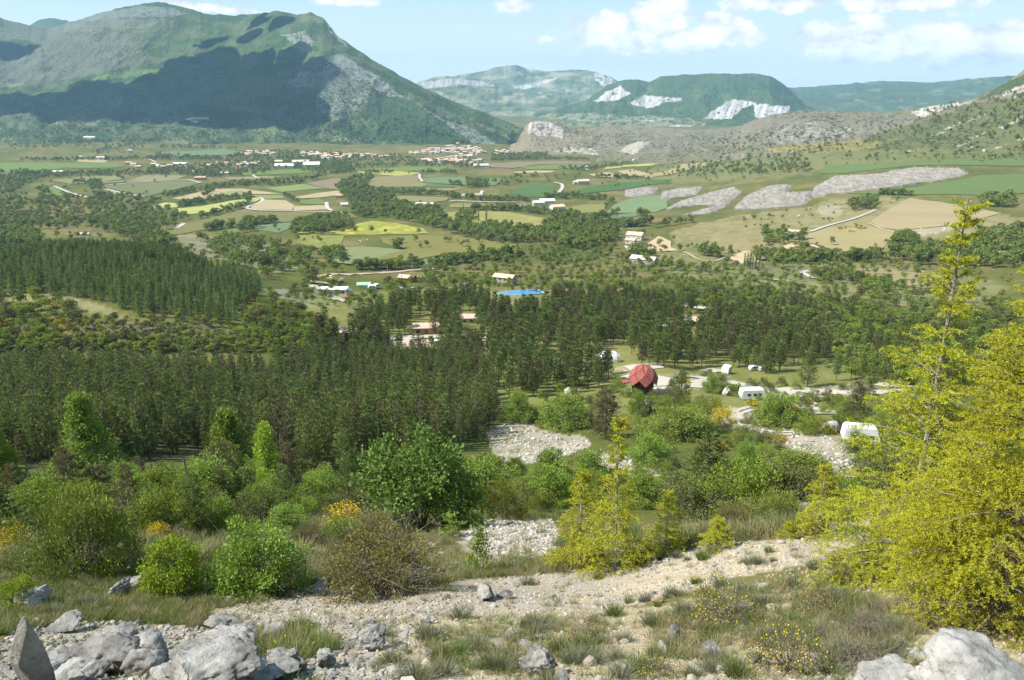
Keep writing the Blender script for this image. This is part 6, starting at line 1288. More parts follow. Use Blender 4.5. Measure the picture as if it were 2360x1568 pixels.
# ---------------------------------------------------------------- rocks
def rock_mat(name, lo, hi, dark=.5, warm=0.0):
    m, t = mat(name); tcn = t.new('ShaderNodeTexCoord'); gp = t.new('ShaderNodeNewGeometry'); P = gp.outputs['Position']; oi = t.new('ShaderNodeObjectInfo')
    a = t.noise(3.0, 7, .65, P); b = t.noise(22, 6, .7, P); c_ = t.noise(9, 6, .75, P)
    c = t.mix(t.smooth(a, .32, .68), lo, hi); c = t.mix(t.math('MULTIPLY', t.smooth(c_, .55, .66), dark), c, (.075, .072, .068)); c = t.mix(t.math('MULTIPLY', t.smooth(b, .58, .70), .45), c, (.50, .48, .44))
    if warm: c = t.mix(t.math('MULTIPLY', t.smooth(t.noise(1.6, 4, .6, P), .5, .68), warm), c, (.36, .25, .12))
    hs = t.new('ShaderNodeHueSaturation'); t.put(hs, Color=c, Value=t.math('ADD', .8, t.math('MULTIPLY', oi.outputs['Random'], .4)), Fac=1.0, Saturation=1.0)
    h = t.math('ADD', t.math('MULTIPLY', c_, .6), t.math('MULTIPLY', b, .25)); principled(t, hs.outputs[0], .92, .12, bump(t, h, .9, .06)); return m
M_ROCK = rock_mat('limestone', (.14, .133, .12), (.36, .345, .315), .8); M_PALER = rock_mat('pale_limestone', (.20, .195, .18), (.42, .405, .375), .65); M_STONE = rock_mat('scree_stone', (.25, .225, .185), (.42, .385, .32), .25, .35); M_TANST = rock_mat('tan_stone', (.29, .235, .155), (.42, .35, .235), .1, .5); M_WHITEST = rock_mat('white_stone', (.33, .31, .28), (.46, .44, .40), .08)
import bmesh
_ico = {}
def ico(n):
    if n not in _ico:
        bm = bmesh.new(); bmesh.ops.create_icosphere(bm, subdivisions=n, radius=1.0); bm.verts.ensure_lookup_table()
        _ico[n] = (np.array([v.co[:] for v in bm.verts]), np.array([[v.index for v in f.verts] for f in bm.faces])); bm.free()
    return _ico[n]
def rock(seed, sub=3, planes=14, shape=(1, .8, .6), rough=.06, mtl=None, name='rock', fine=0.0, cut=(.55, .95)):
    r = np.random.default_rng(seed); V, Fc = ico(sub); V = V.copy()
    for k in range(planes):
        n = unit(r.normal(size=3)); d = r.uniform(*cut); q = V @ n - d; V -= np.where(q > 0, q, 0)[:, None] * n * .93
    N = unit(V); V = V + N * (rough * fbm3(V + seed, 2.3, 5, seed, .6))[:, None]
    if fine: V = V + N * (fine * (fbm3(V + seed, 7, 4, seed + 5, .65) - .5 * np.abs(fbm3(V, 3.1, 4, seed + 8))))[:, None]
    V = V * np.array(shape); return nmesh(name, V, Fc, [mtl or M_ROCK], smooth=sub >= 4)
def put_rock(me, vx, vy, w, h, label, rot=0, name='rock', sink=.25, depth=1.0, tilt=(0, 0)):
    p, d = depth_at(vx, vy); sx = w / 2 / F * d; szz = h / F * d * .62
    return link(name, me, label=label, cat='rock', loc=(p[0], p[1] + sx * depth * .6, p[2] + szz * (1 - sink) * .6), rot=(tilt[0], tilt[1], rot), scl=(sx, sx * depth, szz))
for k, (x, y, w, h, lab, dp, sh, cut) in enumerate([
    (45, 1600, 150, 150, 'pointed grey limestone fang in the bottom left corner', .7, 'fang', (.3, .8)), (450, 1620, 260, 66, 'large pitted limestone outcrop on the bottom edge', .9, 0, (.45, .9)), (520, 1510, 140, 52, 'dark pitted limestone hump on top of the big outcrop', .8, 0, (.55, .95)),
    (215, 1560, 200, 60, 'low cracked limestone slab between the fang and the outcrop', .8, 0, (.4, .9)), (2265, 1640, 290, 130, 'big white limestone boulder in the bottom right corner', .8, 0, (.55, .9)), (2080, 1610, 180, 48, 'low white ledge left of the big white boulder', .8, 0, (.5, .9)),
    (330, 1358, 110, 30, 'long low limestone slab in the grass, right half', .5, 0, (.5, .9)), (270, 1372, 80, 26, 'long low limestone slab in the grass, left half', .5, 0, (.5, .9)), (66, 1402, 95, 38, 'dark rounded limestone block at the left edge', .7, 0, (.5, .9)), (435, 1365, 45, 20, 'pale slab below the bright bush', .6, 0, (.5, .9)),
    (300, 1322, 26, 20, 'small stone behind the slab in the grass', .8, 0, (.5, .9)), (740, 1368, 90, 32, 'jagged limestone ledge below the wiry bush', .5, 0, (.4, .8)), (820, 1378, 70, 22, 'low limestone ledge right of the jagged one', .5, 0, (.4, .8)), (1120, 1385, 75, 26, 'dark undercut rock in the middle of the scree', .7, 0, (.4, .8)), (1165, 1380, 55, 20, 'smaller undercut rock right of the dark one', .7, 0, (.4, .8)),
    (1517, 1392, 40, 12, 'flat tan stone lying alone on the gravel', .6, 0, (.5, .9)), (660, 1560, 110, 60, 'rounded limestone block right of the big outcrop', .8, 0, (.5, .9)), (745, 1545, 90, 50, 'limestone block with a dark hollow on the bottom edge', .8, 0, (.4, .8)), (860, 1500, 90, 50, 'pale limestone block among the grass tufts', .8, 0, (.5, .9)),
    (1240, 1560, 110, 60, 'grey limestone block on the bottom edge in the middle', .7, 0, (.5, .9)), (1555, 1480, 55, 32, 'dark weathered stone under the thin broom', .8, 0, (.5, .9)), (1640, 1520, 60, 34, 'weathered pale stone right of the dark one', .8, 0, (.5, .9)), (1740, 1530, 50, 30, 'pale stone against the lowest broom', .8, 0, (.5, .9)), (1720, 1412, 36, 20, 'small pitted stone below the thin broom', .8, 0, (.5, .9)),
    (980, 1440, 40, 22, 'brownish stone left of the grass in the middle', .8, 0, (.4, .8)), (1985, 1455, 40, 18, 'tan stone among the grey tufts', .7, 0, (.5, .9)), (1675, 912, 28, 20, 'white block by the trailer', .8, 0, (.5, .9)), (1672, 983, 32, 16, 'flat topped white boulder at the start of the ruts', .7, 0, (.5, .9)), (1922, 998, 48, 24, 'grey boulder beyond the ruts', .7, 0, (.5, .9)), (1310, 908, 30, 14, 'white stones at the edge of the pines', .6, 0, (.5, .9))]):
    near_ = w > 60
    if sh == 'fang':
        V, Fc = ico(5); V = V.copy(); r = np.random.default_rng(9)
        zt = (V[:, 2] + 1) / 2; V[:, 0] *= (1 - .80 * zt ** 1.3); V[:, 1] *= (1 - .8 * zt); V[:, 0] += .35 * zt
        for q in range(12): n = unit(r.normal(size=3) * [1, 1, .3]); dd = r.uniform(.25, .6); qq = V @ n - dd; V -= np.where(qq > 0, qq, 0)[:, None] * n * .9
        V += unit(V) * (.07 * fbm3(V, 2.5, 6, 4, .6))[:, None]; me = nmesh('rock', V, Fc, [M_ROCK], smooth=True)
        put_rock(me, x, y, w, h * 1.35, lab, 0, sink=.2, depth=dp)
    else:
        put_rock(rock(500 + k, 5 if near_ else 3, 16, (1, 1, 1), .20 if near_ else .1, M_TANST if 'tan' in lab else (M_WHITEST if 'white' in lab and y < 1100 else (M_PALER if 'white' in lab else M_ROCK)), fine=(.07 if 'white' in lab else .15) if near_ else .03, cut=cut), x, y, w, h * 1.15, lab, 0 if w > 100 else r0.uniform(0, 6), depth=dp)
RL = [(60, 1540, 'the pointed limestone fang'), (440, 1520, 'the large limestone outcrop'), (2215, 1520, 'the big white boulder'), (1140, 1378, 'the dark undercut rock'), (1517, 1388, 'the flat tan stone'), (885, 1330, 'the wiry rust brown bush'), (600, 1330, 'the round green bush'), (1100, 1300, 'the thin sapling'), (1335, 1300, 'the paired golden cedars'), (1652, 1262, 'the golden cedar seedling'), (1190, 1240, 'the lower white scree'), (740, 1368, 'the jagged limestone ledge'), (1670, 1420, 'the thin orange flowered broom'), (1820, 1530, 'the lowest broom'), (860, 1490, 'the pale block among tufts'), (1240, 1545, 'the grey block on the bottom edge'), (1930, 1340, 'the broom by the golden cedar'), (1980, 1500, 'the twiggy grey shrub'), (300, 1355, 'the long slab in the grass'), (1555, 1480, 'the dark weathered stone'), (1360, 1460, 'the low broom in the grass'), (660, 1545, 'the rounded block by the outcrop'), (1850, 1240, 'the half hidden golden cedar')]
_rl = np.array([(a, b) for a, b, _ in RL], float)
def relr(vx, vy):
    d = (_rl - [vx, vy]) * [1, 1.4]; k = int(np.argmin((d ** 2).sum(1))); dx_, dy_ = vx - _rl[k, 0], (vy - _rl[k, 1]) * 1.4
    return ('left of ' if dx_ < 0 else 'right of ') + RL[k][2] if abs(dx_) > abs(dy_) else ('behind ' if dy_ < 0 else 'in front of ') + RL[k][2]
oc = np.random.default_rng(12); OUT = [rock(560 + k, 4, 14, (1, 1, 1), .16, M_ROCK, fine=.13, cut=(.4, .85)) for k in range(6)]
for q in range(34):
    x_, y_ = oc.uniform(10, 660), oc.uniform(1455, 1590); w_ = oc.uniform(50, 120) * (1.1 if y_ > 1530 else .8)
    put_rock(OUT[q % 6], x_, y_, w_, w_ * oc.uniform(.35, .6), 'craggy grey limestone block ' + relr(x_, y_), oc.uniform(0, 6), sink=.35, depth=.9, tilt=(oc.normal() * .2, oc.normal() * .2)); bpy.context.scene.collection.objects[-1]['group'] = 'craggy blocks of the bottom left outcrop'
STONES = [rock(600 + k, 2, 12, (1, r0.uniform(.6, 1), r0.uniform(.4, .7)), .08, M_STONE, 'stone', cut=(.45, .85)) for k in range(6)] + [rock(620 + k, 2, 10, (1, .8, .45), .06, M_TANST, 'stone', cut=(.45, .85)) for k in range(2)] + [rock(630 + k, 2, 10, (1, .8, .6), .08, M_WHITEST, 'stone', cut=(.45, .85)) for k in range(3)] + [rock(640 + k, 3, 14, (1, .8, .6), .12, M_ROCK, 'stone', cut=(.4, .85)) for k in range(3)]
SC_MAIN = K(0, (640, 1372), (740, 1352), (900, 1362), (1100, 1336), (1300, 1318), (1430, 1305), (1560, 1262), (1700, 1222), (1900, 1195), (2010, 1190), (1990, 1270), (1850, 1300), (1700, 1330), (1560, 1370), (1440, 1400), (1300, 1420), (1100, 1430), (900, 1440), (700, 1500), (560, 1480), (480, 1410), (560, 1390))
SC_LEFT = K(0, (0, 1480), (60, 1440), (250, 1432), (480, 1450), (640, 1440), (900, 1420), (1000, 1430), (950, 1510), (900, 1620), (-40, 1640))
SC_TAN = K(0, (860, 1430), (1500, 1400), (1750, 1330), (1980, 1270), (2100, 1400), (2400, 1450), (2400, 1650), (850, 1650))
SC_WHITE = K(0, (1060, 1235), (1120, 1200), (1180, 1190), (1270, 1195), (1300, 1240), (1280, 1280), (1180, 1290), (1120, 1270))
SC_UP = [K(0, (1130, 1000), (1180, 970), (1235, 987), (1290, 1004), (1350, 1006), (1355, 1030), (1310, 1050), (1220, 1070), (1160, 1072)), K(0, (1370, 1042), (1440, 1052), (1520, 1072), (1510, 1098), (1420, 1088)), K(0, (1690, 1000), (1760, 1010), (1860, 1060), (1960, 1110), (1990, 1060), (1900, 1000), (1780, 975)), K(0, (1700, 1092), (1790, 1102), (1830, 1118), (1760, 1128))]
sp_, sid, ssc = [], [], []
def stones(poly, dx, dy, pr, ids, lo, hi, seed):
    P = scat_v(poly, dx, dy, pr, 500 + seed, 4); n = len(P)
    if n: sp_.append(P); sid.append(np.random.default_rng(seed).choice(ids, n)); ssc.append(lo + (hi - lo) * np.random.default_rng(seed + 1).uniform(0, 1, n) ** 2.6)
G_, T_, W_, R_ = list(range(6)), [6, 7], [8, 9, 10], [11, 12, 13]
stones(SC_MAIN, 5, 3.4, .9, G_ * 2 + T_ * 2 + W_[:1], .008, .042, 1); stones(SC_MAIN, 26, 16, .45, G_ + R_, .035, .10, 2)
stones(SC_LEFT, 7, 6, .95, G_ + R_ * 2, .014, .06, 3); stones(SC_LEFT, 34, 24, .8, R_, .04, .12, 4)
stones(SC_TAN, 7, 5, .85, T_ * 3 + G_, .008, .034, 5); stones(SC_TAN, 40, 26, .5, G_ + T_ + R_, .04, .12, 6)
stones(SC_WHITE, 6, 4, 1, W_ * 3 + G_, .04, .12, 7); stones(K(0, (960, 1312), (1110, 1282), (1200, 1292), (1150, 1312), (1000, 1325)), 6, 4, 1, W_ + G_, .03, .09, 8)
for k, q in enumerate(SC_UP): stones(q, 6, 4, .8, W_ * 3 + G_, .15, .55, 10 + k)
stones(K(0, (-20, 1300), (700, 1290), (1300, 1290), (1400, 1320), (700, 1370), (480, 1420), (0, 1470)), 40, 22, .45, G_ + R_, .03, .12, 20); stones(K(0, (660, 1225), (1060, 1225), (1060, 1290), (640, 1300)), 16, 9, .5, G_ + W_, .04, .12, 21)
stones(K(0, (1160, 940), (1400, 1010), (1700, 1010), (1960, 1000), (2000, 1180), (1500, 1150), (1140, 1100)), 30, 20, .3, W_, .1, .4, 22)
stones(K(5, (930, 540), (1280, 470), (1290, 560), (1180, 600)), 10, 7, .5, W_, .8, 2.2, 23); stones(K(5, (1640, 640), (1760, 590), (1950, 590), (1950, 620), (1780, 660)), 9, 6, .6, W_, .8, 2.4, 24); stones(K(5, (1290, 590), (1440, 590), (1430, 650), (1330, 640)), 9, 6, .5, W_, .7, 1.8, 25)
stones(K(5, (1300, 150), (2460, 0), (2460, 200), (1400, 230)), 26, 14, .35, W_, 1.5, 5, 26); stones(K(4, (280, 800), (380, 772), (470, 772), (470, 800), (380, 815)), 8, 6, .7, W_, .5, 1.6, 27)
SPt = np.vstack(sp_); SI = np.concatenate(sid); SS = np.concatenate(ssc); vis = SS / dist_of(SPt); order = np.argsort(-vis)
vx_, vy_ = w2v(*SPt.T); inside = (vx_ > 0) & (vx_ < 2360) & (vy_ < 1568); big = [i for i in order if inside[i] and SPt[i, 1] < 60][:240]; bs = set(big)
for i in big:
    q = SPt[i]; ma = STONES[SI[i]].materials[0]; left = vx_[i] < 900
    lab = ('rough grey limestone rock in the stony ground at the bottom left' if vy_[i] > 1430 and left else 'pale rock among the gravel and tufts on the bottom right' if vy_[i] > 1430 else 'grey stone lying loose on the pale scree band across the slope' if vy_[i] > 1300 or vx_[i] > 1450 else 'pale stone in the heap of white scree behind the sapling')
    lab = ['grey', 'tan', 'white', 'rough grey'][0 if SI[i] < 6 else 1 if SI[i] < 8 else 2 if SI[i] < 11 else 3] + ' stone ' + relr(vx_[i], vy_[i])
    link('rock', STONES[SI[i]], label=lab, cat='rock', group='loose stones of the near slope',
         loc=(q[0], q[1], q[2] + SS[i] * .12), rot=(r0.normal() * .3, r0.normal() * .3, r0.uniform(0, 6.28)), scl=float(SS[i]))
ks = np.array([i for i in range(len(SS)) if i not in bs]); print('STONES', len(ks))
scatter('scree', STONES, SPt[ks] + np.stack([0 * ks, 0 * ks, SS[ks] * .15], -1), r0.uniform(0, 6.28, len(ks)), SS[ks], SI[ks], 'loose pale limestone scree over the slopes', tilt=r0.normal(size=(len(ks), 2)) * .35)

# ---------------------------------------------------------------- grass and tufts
L_DRYG = leafmat('dry_grass', (.24, .21, .10), (.40, .34, .19), .3); L_GRN = leafmat('green_grass', (.085, .13, .03), (.20, .23, .07), .3); L_YFL = leafmat('yellow_flowers', (.6, .5, .02), (.75, .62, .05), .2)
TUFTS = [tuft(700 + k, 60, .26, .2, .0032, L_GRN, name='grass_tuft') for k in range(3)] + [tuft(710 + k, 60, .28, .2, .0028, L_DRYG, name='grass_tuft') for k in range(3)] + [tuft(720, 50, .24, .15, .0035, L_GRN, heads=4, hm=L_YFL, name='grass_tuft')]
def grassy(poly, dx, dy, pr, ids, lo, hi, seed, ymin=4):
    P = scat_v(poly, dx, dy, pr, 700 + seed, ymin); n = len(P); q = np.random.default_rng(seed); return P, q.choice(ids, n), q.uniform(lo, hi, n)
gs = [grassy(K(0, (1040, 1225), (1120, 1185), (1290, 1185), (1320, 1250), (1290, 1300), (1180, 1300), (1060, 1285)), 14, 8, .35, [0, 1, 3, 4], .6, 1.1, 11), grassy(K(0, (1110, 980), (1200, 955), (1370, 990), (1380, 1050), (1220, 1085), (1120, 1080)), 11, 7, .35, [0, 1, 3, 4], 1.4, 2.6, 12),
      grassy(K(0, (-40, 1290), (640, 1270), (720, 1370), (600, 1390), (480, 1410), (500, 1450), (250, 1430), (-40, 1470)), 7, 4, .7, [0, 1, 2, 3, 4, 5, 6, 0, 1], .25, .55, 1), grassy(K(0, (640, 1220), (1060, 1230), (1060, 1290), (1270, 1290), (1400, 1310), (1300, 1325), (1100, 1335), (900, 1362), (700, 1350)), 8, 4, .8, [0, 1, 3, 4, 5, 2], .45, .85, 2),
      grassy(K(0, (-40, 1180), (700, 1180), (1100, 1190), (1280, 1180), (1500, 1230), (1900, 1190), (1900, 1230), (1600, 1262), (1400, 1310), (1280, 1290), (1290, 1200), (1100, 1190), (640, 1290), (-40, 1320)), 11, 6, .8, [0, 1, 2, 3, 5], .8, 1.4, 3), grassy(SC_TAN, 24, 15, .35, [3, 4, 5, 0, 1], .22, .5, 4), grassy(SC_MAIN, 26, 14, .3, [3, 4, 5, 0], .3, .55, 5),
      grassy(K(0, (1000, 1450), (1100, 1420), (1400, 1420), (1420, 1500), (1200, 1560), (1000, 1560), (980, 1500)), 12, 9, .55, [0, 1, 2, 3, 4, 5, 6], .25, .55, 6), grassy(K(0, (560, 1470), (700, 1440), (780, 1500), (700, 1530), (600, 1520)), 8, 6, .9, [0, 1, 2, 3, 6, 6], .4, .8, 7), grassy(K(0, (1500, 1430), (1650, 1380), (1900, 1330), (2150, 1440), (2060, 1520), (1700, 1500), (1500, 1540)), 11, 8, .5, [0, 1, 2, 3, 4, 5], .35, .7, 8),
      grassy(SC_LEFT, 40, 26, .5, [0, 1, 3, 4], .3, .6, 9)]
GP = np.vstack([g[0] for g in gs]); GI = np.concatenate([g[1] for g in gs]); GS = np.concatenate([g[2] for g in gs]); print('GRASS', len(GP))
scatter('grass', TUFTS, GP, r0.uniform(0, 6.28, len(GP)), GS, GI, 'dry and green grass tufts over the slope', tilt=r0.normal(size=(len(GP), 2)) * .12)
LAVS = [tuft(730 + k, 420, .24, .24, .0022, L_LAV, lean=.8, name='tuft_leaves') for k in range(3)] + [tuft(735, 380, .24, .20, .0024, L_GRN, lean=.55, name='tuft_leaves')]
PTS = [(640, 1450), (880, 1470), (905, 1530), (1350, 1490), (1330, 1530), (1440, 1480), (1290, 1510), (1100, 1500), (1180, 1480), (1060, 1510), (1500, 1440), (1580, 1420), (1470, 1550), (1760, 1400), (1720, 1370), (1830, 1440), (1900, 1470), (1550, 1500), (1700, 1560), (1600, 1560), (960, 1570), (1960, 1400), (2030, 1420), (2090, 1450), (1640, 1460), (1370, 1440), (1420, 1520), (1130, 1540), (1240, 1450), (1500, 1600), (2120, 1380), (1980, 1340), (1220, 1350), (1380, 1335), (1480, 1300), (1560, 1285), (1620, 1290), (1750, 1300), (1880, 1310), (1450, 1390), (500, 1390), (540, 1430), (400, 1400), (200, 1400), (120, 1420), (330, 1440)]
PTS += [(r0.uniform(1480, 2150), r0.uniform(1340, 1560)) for _ in range(34)] + [(r0.uniform(950, 1450), r0.uniform(1420, 1580)) for _ in range(16)] + [(r0.uniform(1440, 1800), 1290 + r0.uniform(-16, 16)) for _ in range(10)]
for q, (x, y) in enumerate(PTS):
    p = ground([x], [y], 4)[0]; grn = q % 3 == 0
    link('plant_tuft', LAVS[3] if grn else LAVS[q % 3], label=('green rush like tuft ' if grn else 'grey green lavender like tuft ') + relr(x, y), cat='plant tuft', group='green tufts of the stony slope' if grn else 'grey tufts of the stony slope', loc=(p[0], p[1], p[2]), rot=(0, 0, r0.uniform(0, 6.28)), scl=float(r0.uniform(.35, .85)))

tick('d')
# ---------------------------------------------------------------- buildings
def box(G, x0, x1, y0, y1, z0, z1, m=0):
    v = [(x, y, z) for z in (z0, z1) for y in (y0, y1) for x in (x0, x1)]
    G.add(v, [(0, 2, 3, 1), (4, 5, 7, 6), (0, 1, 5, 4), (2, 6, 7, 3), (0, 4, 6, 2), (1, 3, 7, 5)], .5, m)
def wallc(n, c): return plain('wall_' + n, c, .9, .08, .8)
def tile_mat(name, c, scale=3.2):
    if name in _mats: return _mats[name]
    m, t = mat(name); g = t.new('ShaderNodeTexCoord'); w = t.new('ShaderNodeTexWave', bands_direction='X'); t.put(w, Vector=g.outputs['Object'], Scale=scale, Distortion=.3, Detail=1.0)
    n = t.noise(.9, 5, .7, g.outputs['Object']); k = t.mix(t.smooth(n, .3, .7), tuple(x * .82 for x in c), tuple(x * 1.15 for x in c)); k = t.mix(t.math('MULTIPLY', w.outputs['Fac'], .25), k, tuple(x * .6 for x in c))
    principled(t, k, .9, .1, bump(t, w.outputs['Fac'], .5, .06)); _mats[name] = m; return m
WC = {'cream': wallc('cream', (.56, .50, .41)), 'white': wallc('white', (.62, .60, .56)), 'ochre': wallc('ochre', (.45, .30, .17)), 'red': wallc('red', (.34, .12, .06)), 'wood': wallc('wood', (.17, .085, .04)), 'grey': wallc('grey', (.33, .32, .31)), 'stone': wallc('stone', (.36, .32, .26)), 'pinkw': wallc('pink', (.48, .34, .26))}
RC = {'tile': tile_mat('roof_tile', (.50, .33, .235)), 'pink': tile_mat('roof_pink', (.56, .41, .33)), 'tan': tile_mat('roof_tan', (.56, .45, .33)), 'white': tile_mat('roof_white', (.68, .66, .63)), 'pale': tile_mat('roof_pale', (.52, .46, .40)), 'grey': tile_mat('roof_grey', (.30, .30, .31)), 'greenr': tile_mat('roof_green', (.32, .52, .38)), 'slate': tile_mat('roof_slate', (.06, .065, .075)), 'dred': plain('roof_dark_red', (.27, .085, .07), .85, .2, 1.5, bmp=.3)}
M_WIN = plain('window_glass', (.035, .04, .045), .15, .05, 1, spec=.6); M_SHUT = plain('shutter_paint', (.22, .12, .07), .7); M_WHITE = plain('white_paint', (.74, .74, .73), .45, .03, 2, spec=.4); M_BLACK = plain('dark_rubber', (.02, .02, .02), .8); M_POLE = plain('pole_concrete', (.42, .41, .39), .9); M_METAL = plain('steel', (.3, .3, .31), .5)
def house_mesh(w, d, h, pitch, wall, roof, kind='gable'):
    A = Geo(); eo = .45
    rise = d / 2 * pitch
    if kind == 'gable':
        v = [(-w/2, -d/2, -1.5), (w/2, -d/2, -1.5), (w/2, d/2, -1.5), (-w/2, d/2, -1.5), (-w/2, -d/2, h), (w/2, -d/2, h), (w/2, d/2, h), (-w/2, d/2, h), (-w/2, 0, h + rise), (w/2, 0, h + rise)]
        A.add(v, [(0, 1, 5, 4), (2, 3, 7, 6), (1, 2, 6, 5), (3, 0, 4, 7), (4, 5, 9, 8), (6, 7, 8, 9)]); A.add([v[5], v[6], v[9], v[9]], [(0, 1, 2, 3)]); A.add([v[7], v[4], v[8], v[8]], [(0, 1, 2, 3)])
    else: box(A, -w/2, w/2, -d/2, d/2, -1.5, h)
    B = Geo(); t = .18; e = eo; ez = e * pitch
    if kind == 'gable':
        for s in (-1, 1):
            o = [(-w/2-e, s*(d/2+e), h-ez+.02), (w/2+e, s*(d/2+e), h-ez+.02), (w/2+e, 0, h+rise+.02), (-w/2-e, 0, h+rise+.02)]; u = [(x, y, z+t) for x, y, z in o]
            B.add(o + u, [(3, 2, 1, 0), (4, 5, 6, 7), (0, 1, 5, 4), (2, 3, 7, 6), (1, 2, 6, 5), (3, 0, 4, 7)])
    elif kind == 'hip':
        r_ = max(.3, (w - d) / 2); o = [(-w/2-e, -d/2-e, h-.1), (w/2+e, -d/2-e, h-.1), (w/2+e, d/2+e, h-.1), (-w/2-e, d/2+e, h-.1), (-r_, 0, h+rise), (r_, 0, h+rise)]
        B.add(o, [(0, 1, 5, 4), (2, 3, 4, 5), (3, 2, 1, 0)]); B.add([o[1], o[2], o[5], o[5]], [(0, 1, 2, 3)]); B.add([o[3], o[0], o[4], o[4]], [(0, 1, 2, 3)])
    else: box(B, -w/2-.3, w/2+.3, -d/2-.3, d/2+.3, h+.003, h+.3)
    return A.mesh('wall', [wall]), B.mesh('roof', [roof]), rise
def house(name, pl, x, y, w, d, h, rot, wall, roof, label, pitch=.42, kind='gable', wins=3, chim=True, cat='house', group=None, floors=1, p=None, ymin=60, lift=0.0):
    if p is None: p = ground(*[[a] for a in K(pl, (x, y))[0]], ymin)[0]
    o = bpy.data.objects.new(name, None); COL.objects.link(o); o.location = (p[0], p[1], p[2] + lift); o.rotation_euler = (0, 0, rot); o['label'] = label; o['category'] = cat
    if group: o['group'] = group
    a, b, rise = house_mesh(w, d, h, pitch, WC[wall], RC[roof], kind); link('wall', a, o); ro = link('roof', b, o)
    if chim:
        G = Geo(); box(G, w * .28, w * .28 + .6, .5, 1.1, h + .3, h + rise + .9); link('chimney', G.mesh('chimney', [WC['stone']]), ro)
    if wins:
        G = Geo(); box(G, -.5, .5, -.05, .05, -.6, .6); gm = G.mesh('window', [M_WIN]); S = Geo(); box(S, -.8, -.52, -.04, .04, -.65, .65); box(S, .52, .8, -.04, .04, -.65, .65); sm = S.mesh('shutter', [M_SHUT])
        for f in range(floors):
            z = h * (f + .55) / floors
            for k in range(wins):
                xx = -w / 2 + w * (k + .5) / wins
                if f == 0 and k == wins // 2:
                    D = Geo(); box(D, -.55, .55, -.06, .06, 0, 2.05); link('door', D.mesh('door', [M_SHUT]), o, loc=(xx, -d / 2 - .03, 0.05)); continue
                q = link('window', gm, o, loc=(xx, -d / 2 - .03, z)); link('shutter', sm, q)
            for s in (-1, 1): q = link('window', gm, o, loc=(s * (w / 2 + .03), 0, z), rot=(0, 0, math.pi / 2)); link('shutter', sm, q)
    return o
R = math.radians
